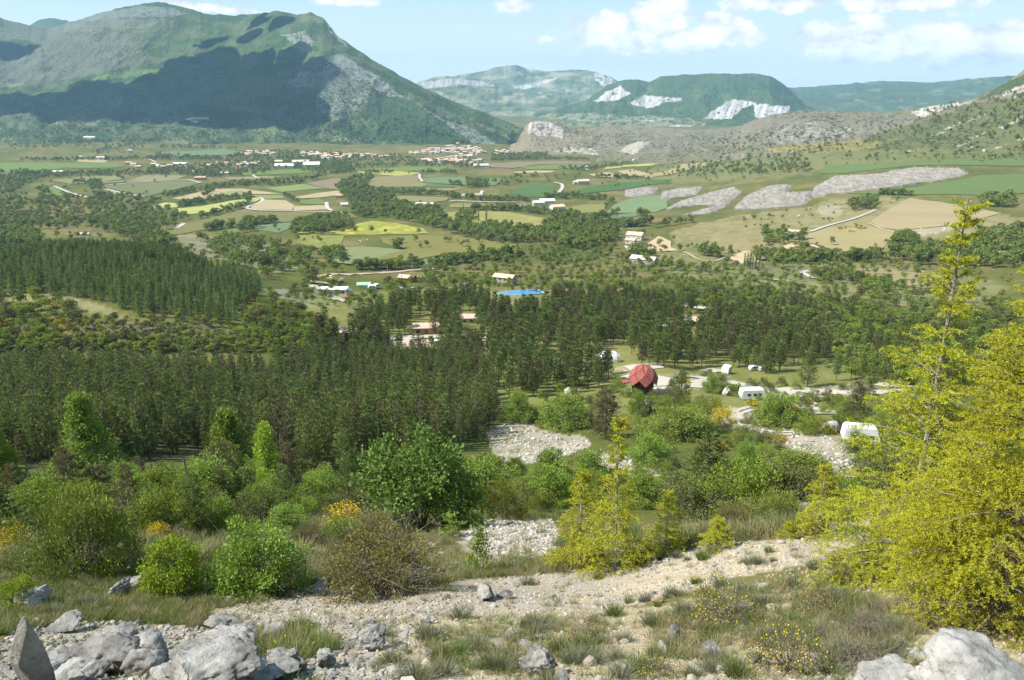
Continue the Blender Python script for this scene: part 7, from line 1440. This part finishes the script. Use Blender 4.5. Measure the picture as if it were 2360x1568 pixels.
# farms and single houses of the valley, placed at their surveyed spots
for a in [
 (3, 612, 100, 46, 12, 5, -.1, 'white', 'white', 'long white roofed farm building on the upper left pasture', 'gable', 0), (3, 880, 186, 14, 12, 7, .2, 'white', 'pale', 'white house alone above the long teal field', 'gable', 3), (3, 540, 226, 16, 11, 5, .1, 'white', 'pale', 'low pale house at the edge of the left trees', 'gable', 3),
 (3, 685, 238, 26, 14, 8, -.15, 'grey', 'pink', 'grey walled barn with a pink roof right of the low pale house', 'gable', 3), (3, 1220, 276, 38, 16, 6, .05, 'white', 'white', 'white hangar standing apart, left of the village', 'gable', 0), (3, 398, 332, 28, 14, 6, -.2, 'stone', 'pale', 'stone house with a grey roof on the left hedge line', 'gable', 3),
 (3, 870, 268, 16, 12, 6, .3, 'cream', 'tile', 'left house of the small hamlet by the green field', 'gable', 3), (3, 905, 278, 18, 12, 6, -.2, 'cream', 'tile', 'right house of the small hamlet by the green field', 'gable', 3), (3, 935, 292, 14, 10, 5, .1, 'cream', 'pink', 'lowest house of the small hamlet by the green field', 'gable', 2),
 (3, 1355, 372, 24, 12, 6, .12, 'ochre', 'tile', 'brown roofed farmhouse at the end of the white lane', 'gable', 4), (3, 1310, 330, 14, 10, 6, .2, 'cream', 'tile', 'small farmhouse above the brown roofed one', 'gable', 3), (3, 1518, 340, 18, 11, 6, .1, 'cream', 'tan', 'cream house in the trees right of the brown roofed farm', 'gable', 3),
 (3, 1920, 294, 50, 26, 8, .15, 'white', 'white', 'leftmost of the big white sheds below the village', 'gable', 0), (3, 2030, 270, 46, 24, 9, .1, 'white', 'pale', 'middle big shed below the village, with a greyer roof', 'gable', 0), (3, 2105, 290, 44, 30, 10, .1, 'white', 'white', 'rightmost and tallest of the big white sheds', 'gable', 0), (3, 1882, 262, 22, 16, 7, .1, 'cream', 'tan', 'tan roofed building behind the white sheds', 'gable', 0),
 (3, 2325, 550, 13, 9, 4.5, .2, 'white', 'pink', 'small white house left of the riverside wood', 'gable', 2), (3, 2290, 492, 12, 9, 4, .2, 'cream', 'tile', 'small tile roofed house on the tan field corner', 'gable', 2), (3, 575, 752, 11, 6, 3, 0, 'white', 'pink', 'little hut with a pale pink roof above the cedar knoll', 'gable', 0), (3, 2050, 222, 20, 12, 6, .2, 'cream', 'pink', 'house at the left end of the village trees', 'gable', 0),
 (4, 262, 492, 12, 9, 4.5, .2, 'cream', 'tile', 'small cream house beside the riverside wood', 'gable', 2), (4, 308, 552, 13, 8, 4, .2, 'white', 'pale', 'small white house in the clearing of the riverside wood', 'gable', 2), (4, 388, 545, 12, 8, 4, .1, 'stone', 'pink', 'pinkish house half hidden in the riverside wood', 'gable', 2), (4, 842, 556, 28, 13, 5, -.1, 'grey', 'pale', 'grey shed with a pale roof at the top of the riverside wood', 'gable', 0),
 (4, 1905, 400, 26, 15, 7, .25, 'cream', 'tan', 'tan roofed farmhouse on the scrubby rise', 'gable', 3), (4, 1868, 400, 16, 11, 5, .25, 'stone', 'pale', 'stone outbuilding left of the farmhouse on the rise', 'gable', 2), (4, 1665, 535, 24, 14, 6, .1, 'white', 'white', 'larger white building of the pair by the hedge', 'gable', 3), (4, 1608, 542, 18, 11, 5, .1, 'white', 'white', 'smaller white building of the pair by the hedge', 'gable', 2),
 (4, 1735, 576, 20, 14, 6, .4, 'white', 'tan', 'white house with a tan roof below the white pair', 'gable', 3), (4, 1220, 288, 40, 20, 6, .1, 'white', 'pale', 'pale barn below the village at the brown field', 'gable', 0), (4, 2270, 250, 26, 12, 5, .15, 'cream', 'tan', 'low cream farm at the foot of the grey hill', 'gable', 2),
 (4, 2260, 775, 17, 12, 6, -.45, 'cream', 'tan', 'cream farmhouse with a tan roof behind the pale willow', 'gable', 3), (4, 2230, 800, 10, 8, 4, -.45, 'cream', 'pink', 'low annex in front of the cream farmhouse', 'gable', 2), (5, 110, 820, 22, 11, 4.5, -.5, 'grey', 'pale', 'grey farm shed with a pale corrugated roof', 'gable', 0), (5, 70, 800, 10, 8, 3.5, -.5, 'white', 'white', 'small white shed attached behind the grey farm shed', 'gable', 0),
 (5, 985, 662, 17, 12, 5, -.3, 'cream', 'pink', 'farmhouse with a pale pink roof above the sandy yard', 'gable', 3), (5, 2265, 800, 17, 11, 5, -.3, 'cream', 'pink', 'pink roofed bungalow seen through the cedar boughs on the right', 'gable', 3), (5, 275, 180, 42, 13, 6, .1, 'white', 'white', 'long white roofed barn of the hillside farm', 'gable', 0), (5, 215, 190, 20, 13, 8, .2, 'pinkw', 'tile', 'pink walled main house of the hillside farm', 'gable', 3),
 (5, 180, 215, 18, 11, 6, .2, 'pinkw', 'tile', 'lower pink house of the hillside farm', 'gable', 3), (5, 60, 215, 22, 9, 4, .1, 'cream', 'tan', 'low stone sheds left of the hillside farm', 'gable', 0)]:
    house('house' if a[11] else 'barn', *a[:10], a[9] if 0 else a[9], kind=a[10], wins=a[11], chim=a[11] > 1, cat='house' if a[11] else 'barn') if False else house('house' if a[11] else 'barn', a[0], a[1], a[2], a[3], a[4], a[5], a[6], a[7], a[8], a[9], kind=a[10], wins=a[11], chim=a[11] > 1, cat='house' if a[11] else 'barn', floors=2 if a[5] > 6 and a[11] else 1)
for a in [(1, 415, 640, 44, 16, 6, -.1, 'white', 'white', 'white roofed farm high on the left foothill'), (1, 925, 553, 60, 16, 7, .05, 'stone', 'pink', 'long farm in the cloud shadow on the foothill'), (1, 895, 565, 26, 12, 5, .05, 'white', 'pale', 'small shed below the long farm in the cloud shadow'), (1, 750, 316, 24, 14, 7, 0, 'stone', 'pink', 'tiny farm beside the high green pasture')]: pass
# the village: every house on its own
vr = np.random.default_rng(77); vg = []
for poly, n, lab, grp in [
    (K(4, (830, 185), (900, 160), (1060, 150), (1180, 160), (1270, 180), (1260, 205), (1150, 200), (1000, 198), (900, 205), (840, 200)), 46, 'pale tile roofed house in the dense upper row of the village', 'houses of the upper village row'),
    (K(4, (740, 195), (830, 175), (840, 200), (760, 205)), 6, 'pale house at the left tip of the upper village row', 'houses at the left tip of the upper row'),
    (K(4, (770, 240), (930, 232), (1080, 240), (1220, 250), (1210, 268), (1060, 270), (940, 265), (780, 258)), 26, 'pale tile roofed house in the lower row of the village', 'houses of the lower village row'),
    (K(4, (1300, 185), (1400, 178), (1400, 205), (1310, 208)), 8, 'pale house at the right end of the village below the knoll', 'houses at the right end of the village'),
    (K(4, (1000, 215), (1180, 212), (1170, 228), (1010, 230)), 7, 'pale house between the two village rows', 'houses between the village rows'),
    (K(4, (140, 210), (400, 205), (600, 208), (590, 222), (420, 235), (160, 235)), 22, 'pale house in the trees left of the main village', 'houses left of the main village'),
    (K(4, (-30, 195), (60, 195), (330, 195), (320, 205), (0, 215)), 8, 'pale house high in the trees left of the main village', 'upper houses left of the main village'),
    (K(3, (1640, 190), (1760, 185), (1840, 195), (1850, 212), (1760, 205), (1650, 215)), 16, 'pale tile roofed house of the left hamlet', 'houses of the left hamlet'),
    (K(3, (1330, 275), (1480, 268), (1560, 270), (1700, 262), (1780, 270), (1760, 285), (1500, 290), (1340, 290)), 14, 'low pale house among the poplars left of the sheds', 'houses among the poplars'),
    (K(3, (1020, 282), (1160, 285), (1160, 298), (1040, 295)), 5, 'low pale house near the lone white hangar', 'houses near the lone hangar'),
    (K(3, (2000, 205), (2100, 205), (2300, 225), (2290, 240), (2180, 228)), 9, 'pale house behind the big white sheds', 'houses behind the white sheds')]:
    P = np.zeros((0, 3)); a = np.array(poly); x0, y0 = a.min(0); x1, y1 = a.max(0); k = 0; tries = 0
    pts = []
    while len(pts) < n and tries < 4000:
        tries += 1; c = (vr.uniform(x0, x1), vr.uniform(y0, y1))
        if inpoly(np.array([c[0]]), np.array([c[1]]), a)[0] and all(abs(c[0] - q[0]) > 5.5 or abs(c[1] - q[1]) > 2.2 for q in pts): pts.append(c)
    W_ = ground(*np.array(pts).T, 60)
    for q in W_:
        vg.append(1); house('village_house', 4, 0, 0, vr.uniform(11, 17), vr.uniform(9, 12), vr.uniform(5, 9), vr.uniform(-.5, .5), ['cream', 'white', 'pinkw', 'stone', 'cream'][vr.integers(5)], ['tile', 'pink', 'tan', 'pink'][vr.integers(4)], lab, wins=0, chim=False, group=grp, p=q)
house('village_house', 4, 1063, 158, 10, 10, 17, .1, 'stone', 'tile', 'stone church tower rising over the village roofs', wins=0, chim=False, cat='church tower', pitch=.9)

# ---------------------------------------------------------------- the camp
for a in [
 (6, 330, 690, 10.5, 6.5, 2.9, .12, 'red', 'pink', 'red walled cottage with a pink roof, leftmost in the camp', 'gable', 3), (6, 880, 812, 13, 8.5, 3.3, .18, 'ochre', 'pink', 'largest cottage with a long pink roof and pale terrace in the camp', 'gable', 4), (6, 995, 650, 10, 6.5, 2.9, .1, 'ochre', 'pink', 'orange walled cottage behind the largest one', 'gable', 3),
 (6, 1300, 570, 9.5, 6, 2.8, 0, 'cream', 'pink', 'pale cottage almost hidden by the pines', 'gable', 3), (7, 868, 545, 10.5, 7, 2.8, -.1, 'red', 'pink', 'cottage with a hipped pink roof and red wall behind the pines', 'hip', 3), (6, 845, 248, 10, 7, 3.0, -.35, 'wood', 'pink', 'brown timber chalet beside the sandy track', 'gable', 3),
 (6, 1612, 270, 14, 8.5, 5.4, -.42, 'stone', 'tan', 'two storey stone house with a long tan roof above the pool', 'gable', 4), (6, 1340, 292, 6, 5, 2.4, -.3, 'stone', 'pink', 'small pink roofed outbuilding left of the stone house', 'gable', 2), (6, 268, 345, 14, 6, 2.8, 0, 'white', 'white', 'long low white building at the turn of the track', 'flat', 4),
 (6, 835, 325, 8, 6, 2.6, .1, 'grey', 'pale', 'open shelter with a grey white roof near the chalet', 'gable', 0), (7, 565, 500, 3.4, 3, 2.3, .2, 'wood', 'slate', 'tiny hut with a dark slate roof among the pines', 'gable', 1), (6, 505, 298, 7, 5, 2.2, .1, 'white', 'greenr', 'marquee with a pale green roof near the track', 'gable', 0)]:
    house('cottage' if a[11] else 'shelter', a[0], a[1], a[2], a[3], a[4], a[5], a[6], a[7], a[8], a[9], kind=a[10], wins=a[11], chim='leftmost' in a[9], cat='cottage' if a[11] else 'shelter', floors=2 if a[5] > 5 else 1, pitch=.36)
def at6(pl, x, y, ymin=60): return ground(*[[q] for q in K(pl, (x, y))[0]], ymin)[0]
def root(name, p, label, cat, rot=0, group=None, s=1.0):
    o = bpy.data.objects.new(name, None); COL.objects.link(o); o.location = p; o.rotation_euler = (0, 0, rot); o['label'] = label; o['category'] = cat; o.scale = (s, s, s)
    if group: o['group'] = group
    return o
# dome house: many sided timber wall, faceted red shell roof and a side porch
def dome_house():
    p = at6(7, 488, 1040); o = root('dome_house', (p[0], p[1], p[2] + .15), 'round timber house with a faceted dark red dome roof', 'house', .25)
    k = 10; R1, R2, Rt = 3.1, 4.3, 0.9; A = Geo()
    th = (np.arange(k) + .5) / k * 6.2832
    lo = [(R1 * .93 * math.cos(t), R1 * .93 * math.sin(t), -1) for t in th]; hi = [(R1 * 1.12 * math.cos(t), R1 * 1.12 * math.sin(t), 3.6) for t in th]
    A.add(lo + hi, [(i, (i + 1) % k, k + (i + 1) % k, k + i) for i in range(k)]); link('wall', A.mesh('wall', [plain('dark_timber', (.085, .04, .025), .8, .25, 2.5)]), o)
    # shell of rhombic panels with a zigzag eave
    n = 7; o.scale = (.86, .86, 1.0); pm = RC['dred']; RG = [(0, 7.6), (2.0, 7.0), (3.5, 5.75), (4.35, 4.3), (4.45, 2.75)]
    def pt(q, i): t_ = (i + .5 * (q % 2)) / n * 6.2832; return np.array([RG[q][0] * math.cos(t_), RG[q][0] * math.sin(t_), RG[q][1]])
    for q in range(3):
        for i in range(n):
            c = np.array([pt(q, i), pt(q + 1, i - 1 if q % 2 == 0 else i), pt(q + 2, i), pt(q + 1, i if q % 2 == 0 else i + 1)])
            nn_ = unit(np.cross(c[2] - c[0], c[3] - c[1])); nn_ = nn_ if nn_ @ (c.mean(0) - np.array([0, 0, 3.])) > 0 else -nn_; c = c + (c.mean(0) - c) * .025; u = c + nn_ * .14
            G = Geo(); G.add(np.vstack([c, u]), [(0, 1, 5, 4), (1, 2, 6, 5), (2, 3, 7, 6), (3, 0, 4, 7), (4, 5, 6, 7), (3, 2, 1, 0)]); link('roof_panel', G.mesh('roof_panel', [pm]), o)
    G = Geo(); box(G, -6.6, -3.9, -1.2, 1.2, 3.4, 3.6); link('porch_roof', G.mesh('porch_roof', [pm]), o)
    G = Geo(); [box(G, x - .08, x + .08, y - .08, y + .08, -.5, 3.4) for x in (-6.4, ) for y in (-1, 1)]; link('porch_post', G.mesh('porch_post', [WC['wood']]), o)
    G = Geo(); box(G, -.55, .55, -.06, .06, .1, 2.1); link('door', G.mesh('door', [WC['wood']]), o, loc=(.9, -3.22, 0), rot=(.09, 0, .28))
    G = Geo(); box(G, -.5, .5, -.05, .05, 1.0, 2.0); link('window', G.mesh('window', [M_WIN]), o, loc=(-1.1, -3.2, 0), rot=(.09, 0, -.33))
dome_house()
def caravan(p, rot, label, L=5.2, W_=2.2, Hh=2.1, group=None, s=1.0, cat='caravan'):
    o = root('caravan', p, label, cat, rot, group, s)
    pr = [(-L/2+.25, .5), (L/2-.15, .45), (L/2, 1.1), (L/2-.55, Hh+.45), (L/2-.9, Hh+.6), (-L/2+.6, Hh+.65), (-L/2+.2, Hh+.35), (-L/2, 1.2)]
    n = len(pr); v = [(x, -W_/2, z) for x, z in pr] + [(x, W_/2, z) for x, z in pr]; G = Geo(); G.add(v, [(i, (i+1) % n, n+(i+1) % n, n+i)[::-1] for i in range(n)])
    for s_, b in ((0, 0), (1, n)): G.add([v[b+0], v[b+1], v[b+2], v[b+7]], [(0, 1, 2, 3)]); G.add([v[b+2], v[b+3], v[b+6], v[b+7]], [(0, 1, 2, 3)]); G.add([v[b+3], v[b+4], v[b+5], v[b+6]], [(0, 1, 2, 3)])
    link('body', G.mesh('body', [M_WHITE]), o)
    for x in (-1.3, .2, 1.5): G = Geo(); box(G, x-.4, x+.4, -W_/2-.03, -W_/2-.01, 1.35, 1.95); link('window', G.mesh('window', [M_WIN]), o)
    for s_ in (-1, 1): G = Geo(); G.tube([(0, s_*(W_/2-.25), .35), (0, s_*(W_/2-.02), .35)], [.34, .34], 12); link('wheel', G.mesh('wheel', [M_BLACK]), o)
    G = Geo(); G.tube([(L/2-.1, 0, .5), (L/2+1.0, 0, .45)], [.05, .05], 5); link('drawbar', G.mesh('drawbar', [M_METAL]), o); return o
def car(p, rot, label, c, group=None, L=4.2, van=False):
    o = root('parked_car' if not van else 'parked_van', p, label, 'car' if not van else 'van', rot, group)
    b = plain('paint_%.2f%.2f' % (c[0], c[2]), c, .35, .03, 2, spec=.5); Hh = 1.45 if not van else 2.1
    pr = [(-L/2, .35), (L/2, .35), (L/2, .8), (L/2-.9, .95), (L/2-1.6, Hh), (-L/2+.4, Hh), (-L/2, .95)] if not van else [(-L/2, .35), (L/2, .35), (L/2, 1.0), (L/2-.6, 1.25), (L/2-1.2, Hh), (-L/2+.1, Hh), (-L/2, 1.9)]
    n = len(pr); v = [(x, -.85, z) for x, z in pr] + [(x, .85, z) for x, z in pr]; G = Geo(); G.add(v, [(i, (i+1) % n, n+(i+1) % n, n+i)[::-1] for i in range(n)])
    for q in (0, n): G.add([v[q], v[q+1], v[q+2], v[q+3]], [(0, 1, 2, 3)]); G.add([v[q], v[q+3], v[q+5], v[q+6]], [(0, 1, 2, 3)]); G.add([v[q+3], v[q+4], v[q+5], v[q+5]], [(0, 1, 2, 3)])
    link('body', G.mesh('body', [b]), o)
    for s_ in (-1, 1):
        G = Geo(); box(G, -L/2+.7, L/2-1.7, s_*.86-.01, s_*.86+.01, Hh-.5, Hh-.12); link('window', G.mesh('window', [M_WIN]), o)
        for x in (-L/2+.8, L/2-.8): G = Geo(); G.tube([(x, s_*.62, .32), (x, s_*.88, .32)], [.32, .32], 12); link('wheel', G.mesh('wheel', [M_BLACK]), o)
    return o
def tent(p, rot, label, s=1.0, c=M_WHITE, long=2.6, group=None):
    o = root('tent', p, label, 'tent', rot, group, s); n = 10; a = np.linspace(0, math.pi, n); pr = [(1.9 * math.cos(t) * (1 - .12 * math.sin(t)), 2.6 * math.sin(t) ** .8) for t in a]
    G = Geo(); m = 7
    for j in range(m):
        x = -long + 2 * long * j / (m - 1); k_ = 1 - .10 * (j % 2) - (.35 if j in (0, m - 1) else 0); row = [(x, y * k_, z * k_) for y, z in pr]
        G.add(row, np.zeros((0, 4), int)); 
    f = [(j * n + i, j * n + i + 1, (j + 1) * n + i + 1, (j + 1) * n + i)[::-1] for j in range(m - 1) for i in range(n - 1)]
    V = np.vstack(G.v); G2 = Geo(); G2.add(V, f)
    for e in (0, m - 1): G2.add(np.vstack([V[e * n:(e + 1) * n], [[V[e * n, 0], 0, 0]]]), [(i, i + 1, n, n) for i in range(n - 1)])
    link('canopy', G2.mesh('canopy', [c]), o); D = Geo(); box(D, -.7, .7, -.02, .02, 0, 1.9); link('door_flap', D.mesh('door_flap', [plain('tent_flap_grey', (.42, .42, .40))]), o, loc=(0, -1.95, 0)); return o  # door flap in its own plain grey
M_BLUE = plain('blue_tarp', (.03, .16, .48), .6)
caravan(at6(7, 1285, 1085), .08, 'white trailer with a rounded front standing by the gravel track', 6.2, 2.4, 2.2)
caravan(at6(7, 2062, 1405), -.2, 'white caravan half hidden by the golden cedar', 5.6, 2.3, 2.5)
tent(at6(7, 240, 812), .1, 'big white tent under the pines with a blue box in front', 1.45)
G = Geo(); box(G, -1.1, 1.1, -.4, .4, 0, .7); link('storage_box', G.mesh('storage_box', [M_BLUE]), label='blue box in front of the big white tent', cat='box', loc=tuple(at6(7, 262, 812)), rot=(0, 0, .1))
caravan(at6(7, 640, 590), .3, 'white caravan in the gap right of the hidden tents', 5.0); caravan(at6(6, 1412, 892), .2, 'white caravan at the edge of the dense pines', 4.6); caravan(at6(6, 600, 304), 1.2, 'white caravan right of the green roofed marquee', 4.6); caravan(at6(6, 565, 314), .4, 'low white caravan in front of the upright one', 4.0); caravan(at6(6, 937, 243), 0, 'small white caravan right of the timber chalet', 3.4)
caravan(at6(7, 1100, 900), 1.0, 'white caravan end on at the edge of the pines', 4.2); caravan(at6(6, 1105, 760), .1, 'white caravan right of the largest cottage', 5.0)
car(at6(7, 1310, 872), .2, 'white car parked among the pines', (.7, .7, .7)); car(at6(7, 1380, 878), .2, 'silver car parked right of the white one', (.5, .52, .55)); car(at6(6, 1410, 156), 0, 'dark car on the pale yard above the wood', (.05, .06, .09)); car(at6(6, 1375, 160), 0, 'red car on the pale yard above the wood', (.4, .03, .03)); car(at6(6, 378, 385), .6, 'red car beside the white awning', (.5, .02, .03)); car(at6(6, 425, 392), .6, 'black car beside the red one', (.02, .02, .02)); car(at6(6, 1565, 725), 1.2, 'blue car behind the trees of the loop path', (.05, .08, .2))
tent(at6(6, 362, 352), .5, 'white awning over the parking place', 1.3); tent(at6(6, 1640, 605), .2, 'white tent glimpsed between the pines', 1.1); tent(at6(7, 368, 572), .1, 'blue tent glimpsed between the pines', .8, M_BLUE); tent(at6(6, 2005, 650), .1, 'green tent glimpsed between the pines', .8, plain('green_tarp', (.05, .30, .16)))
tent(at6(6, 550, 650), .1, 'small pale tent right of the leftmost cottage', .8)
# digger by the track
for q, (x, y, lb) in enumerate(((240, 250, 'larger yellow digger parked on the grass inside the track bend'), (322, 256, 'smaller yellow digger right of the larger one'))):
    o = root('digger', at6(6, x, y), lb, 'digger', .3 * q, None, 1.3 - .4 * q); Y_ = plain('digger_yellow', (.55, .38, .04), .5)
    for s_ in (-1, 1): G = Geo(); box(G, -1.5, 1.5, s_ * 1.0 - .25, s_ * 1.0 + .25, 0, .7); link('track', G.mesh('track', [M_BLACK]), o)
    G = Geo(); box(G, -1.5, .8, -1.0, 1.0, .75, 1.6); link('body', G.mesh('body', [Y_]), o); G = Geo(); box(G, -.3, .9, -.95, .1, 1.61, 2.8); link('cab', G.mesh('cab', [M_WHITE]), o)
    G = Geo(); G.tube([(.8, .5, 1.2), (2.4, .5, 3.3), (3.9, .5, 1.6), (3.7, .5, .5)], [.2, .18, .15, .12], 5); link('arm', G.mesh('arm', [Y_]), o); G = Geo(); box(G, 3.4, 4.0, .1, .9, .1, .6); link('bucket', G.mesh('bucket', [M_METAL]), o)
# swimming pool
pc_ = ground(*[[q] for q in K(6, (1740, 338))[0]], 60)[0]; zz_ = pc_[2] + 1.0; ps_, pt_ = v2st(*np.array(K(6, (1545, 344), (1640, 324), (1860, 308), (1912, 338), (1740, 352))).T); pw = np.column_stack([ps_ * zz_ / pt_, zz_ / pt_, 0 * ps_ + zz_])
o = root('swimming_pool', tuple(pw.mean(0)), 'bright blue swimming pool below the stone house', 'swimming pool'); c0_ = pw.mean(0)
mw, tw = mat('pool_blue'); g_ = tw.new('ShaderNodeNewGeometry'); principled(tw, (.05, .20, .38), .25, .3, bump(tw, tw.noise(1.5, 4, .6, g_.outputs['Position']), .15, .05))
pp = (pw[:, :2] - c0_[:2]); zw = zz_ - c0_[2]
def ring_mesh(sc_i, sc_o, z0, z1, nm, m_):
    n = len(pp); v = [(x * sc_o, y * sc_o, z1) for x, y in pp] + [(x * sc_i, y * sc_i, z1) for x, y in pp] + [(x * sc_o, y * sc_o, z0) for x, y in pp]
    G = Geo(); G.add(v, [(i, (i + 1) % n, n + (i + 1) % n, n + i) for i in range(n)] + [(i, (i + 1) % n, 2 * n + (i + 1) % n, 2 * n + i)[::-1] for i in range(n)]); return G.mesh(nm, [m_])
me = bpy.data.meshes.new('water'); me.from_pydata([(x, y, zw - .05) for x, y in pp], [], [list(range(len(pp)))]); me.materials.append(mw); link('water', me, o); link('coping', ring_mesh(.99, 1.08, zw - 2.5, zw, 'coping', plain('pool_coping', (.30, .42, .55))), o)
# picnic table, brushwood, poles
p = at6(7, 585, 1115); o = root('picnic_table', p, 'wooden picnic table on the round gravel patch', 'picnic table', .2, None, 1.2); tm = plain('picnic_wood', (.32, .18, .09))
for k_ in range(4): G = Geo(); box(G, -.9, .9, -.38 + k_ * .2, -.21 + k_ * .2, .70, .75); link('plank', G.mesh('plank', [tm]), o)
for s_ in (-1, 1):
    G = Geo(); box(G, -.9, .9, s_ * .75 - .13, s_ * .75 + .13, .42, .46); link('bench', G.mesh('bench', [tm]), o); G = Geo(); G.tube([(s_ * .6, -.7, 0), (s_ * .6, -.25, .7)], [.04, .04], 4); G.tube([(s_ * .6, .7, 0), (s_ * .6, .25, .7)], [.04, .04], 4); link('leg', G.mesh('leg', [tm]), o)
sheet('gravel_patch', ground(*(np.array(K(7, (560, 1108))) + np.array([[math.cos(a) * 27, math.sin(a) * 7.5] for a in np.linspace(0, 6.28, 20)[:-1]])).T, 60)[:, :2], M_GRAVEL, .10, 1.2)
sheet('gravel_patch', ground(*(np.array(K(6, (775, 808))) + np.array([[math.cos(a) * 13, math.sin(a) * 5] for a in np.linspace(0, 6.28, 14)[:-1]])).T, 60)[:, :2], M_GRAVEL, .15, 1.2)
p, d = depth_at(*K(7, (1000, 1155))[0]); G = Geo(); rb = np.random.default_rng(3)
for q in range(260):
    a, f = rb.uniform(0, 6.28), rb.uniform(0, 1) ** .5; c = np.array([2.2 * f * math.cos(a), 1.6 * f * math.sin(a), 1.5 * (1 - f) * rb.uniform(.3, 1) + .1]); dv = rb.normal(size=3) * [1, 1, .35]; G.tube([c - dv * .5, c + rb.normal(size=3) * .1, c + dv * .5], [.03, .025, .01], 3)
link('brushwood_pile', G.mesh('brushwood_pile', [plain('brushwood', (.28, .14, .08))]), label='reddish pile of cut brushwood at the edge of the lawn', cat='brushwood pile', loc=tuple(p))
for q, (pl, x, y, hh, lb) in enumerate([(6, 1632, 62, 9, 'pale concrete pole in front of the teal field'), (6, 1946, 205, 9, 'pale pole in the wood right of the stone house'), (7, 1342, 158, 9, 'white pole right of the slim poplars'), (7, 324, 100, 8, 'pole left of the grey farm shed'), (7, 411, 240, 9, 'thin pole in the middle of the wooded belt'), (4, 470, 690, 11, 'thin pole in the yellow flowered field'), (4, 1088, 795, 11, 'pole at the upper edge of the olive field'),
                                       (4, 1592, 530, 11, 'pole beside the smaller white building'), (4, 622, 955, 10, 'pole on the lower edge of the olive field'), (4, 235, 935, 9, 'pole on the pale ploughed field'), (3, 605, 760, 16, 'grey pole beside the little hut above the cedars'), (6, 690, 200, 8, 'pole beside the sandy track'), (6, 800, 270, 8, 'pole left of the timber chalet'), (4, 200, 650, 10, 'pole in front of the dark crop field')]):
    p = at6(pl, x, y); o = root('utility_pole', p, lb, 'utility pole', .4); G = Geo(); G.tube([(0, 0, -.5), (0, 0, hh)], [.18, .11], 6); link('post', G.mesh('post', [M_POLE]), o); G = Geo(); box(G, -.9, .9, -.06, .06, hh - .5, hh - .38); link('crossarm', G.mesh('crossarm', [M_METAL]), o)

# ---------------------------------------------------------------- the cloud that shades the big mountain, and farms up there
def on_mtn(vx, vy):
    s, t = v2st(vx, vy); h_ = BV.ray_cast(Vector((0, 0, 0)), Vector((float(s), 1, float(t))).normalized()); return h_[0]
for (pl, x, y, w, d, h, rt, wl, rf, lb) in [(1, 415, 640, 44, 16, 6, -.1, 'white', 'white', 'white roofed farm high on the left foothill'), (1, 925, 553, 70, 16, 7, .05, 'stone', 'pink', 'long farm in the cloud shadow on the foothill'), (1, 895, 566, 28, 12, 5, .05, 'white', 'pale', 'small shed below the long farm in the cloud shadow'), (1, 750, 316, 24, 14, 7, 0, 'stone', 'pink', 'tiny farm beside the high green pasture'), (1, 600, 700, 18, 12, 8, .1, 'white', 'pale', 'white house on the lowest left foothill')]:
    h_ = on_mtn(*K(pl, (x, y))[0])
    if h_: house('barn', pl, x, y, w, d, h, rt, wl, rf, lb, wins=0, chim=False, cat='farm', p=h_)
M_CLOUD = plain('cloud_white', (.8, .8, .8), 1.0, .02, .001)
def cloud(targets, alt, label):
    V, Fc = ico(2); G = []; Fs = []; n = 0; rc = np.random.default_rng(int(alt))
    for (x, y, rx, ry) in targets:
        h_ = on_mtn(x, y)
        if h_ is None: h_ = Vector(ground([x], [y], 60)[0])
        c = h_ + sd * ((alt - h_.z) / sd.z)
        for q in range(5):
            o_ = rc.normal(size=3) * [rx * .45, ry * .45, 20]; s_ = rc.uniform(.45, .9)
            v = V * (1 + .25 * fbm3(V + q, 1.6, 4, q + 3))[:, None] * [rx * s_, ry * s_, 75 * s_] + np.array(c[:]) + o_; G.append(v); Fs.append(Fc + n); n += len(v)
    link('cloud', nmesh('cloud', np.vstack(G), np.vstack(Fs), [M_CLOUD], smooth=True), kind='stuff', label=label)
cloud([(-30, 240, 190, 170), (60, 232, 170, 150), (150, 232, 160, 150), (240, 222, 170, 170), (330, 215, 170, 180), (420, 195, 180, 200), (500, 180, 180, 220), (560, 190, 180, 220), (620, 205, 180, 200), (670, 215, 140, 170), (700, 250, 120, 160), (640, 262, 150, 150), (560, 262, 160, 150), (470, 258, 160, 150), (380, 258, 160, 130), (280, 256, 140, 110), (180, 258, 110, 90), (720, 175, 80, 110), (530, 280, 120, 90), (620, 285, 120, 80), (560, 150, 150, 130), (480, 160, 140, 130), (640, 165, 130, 130), (400, 175, 120, 110)] + [(x_, 222 + 8 * math.sin(x_ / 60), 120, 110) for x_ in range(0, 700, 60)], 1250, 'large flat cloud above the mountain')
cloud([(600, 48, 90, 60), (560, 90, 90, 50), (500, 95, 80, 40), (640, 52, 70, 50)], 1300, 'small cloud above the summit')
cloud([(20, 110, 110, 90), (60, 118, 80, 60)], 1350, 'small cloud above the left ridge')

tick('e')
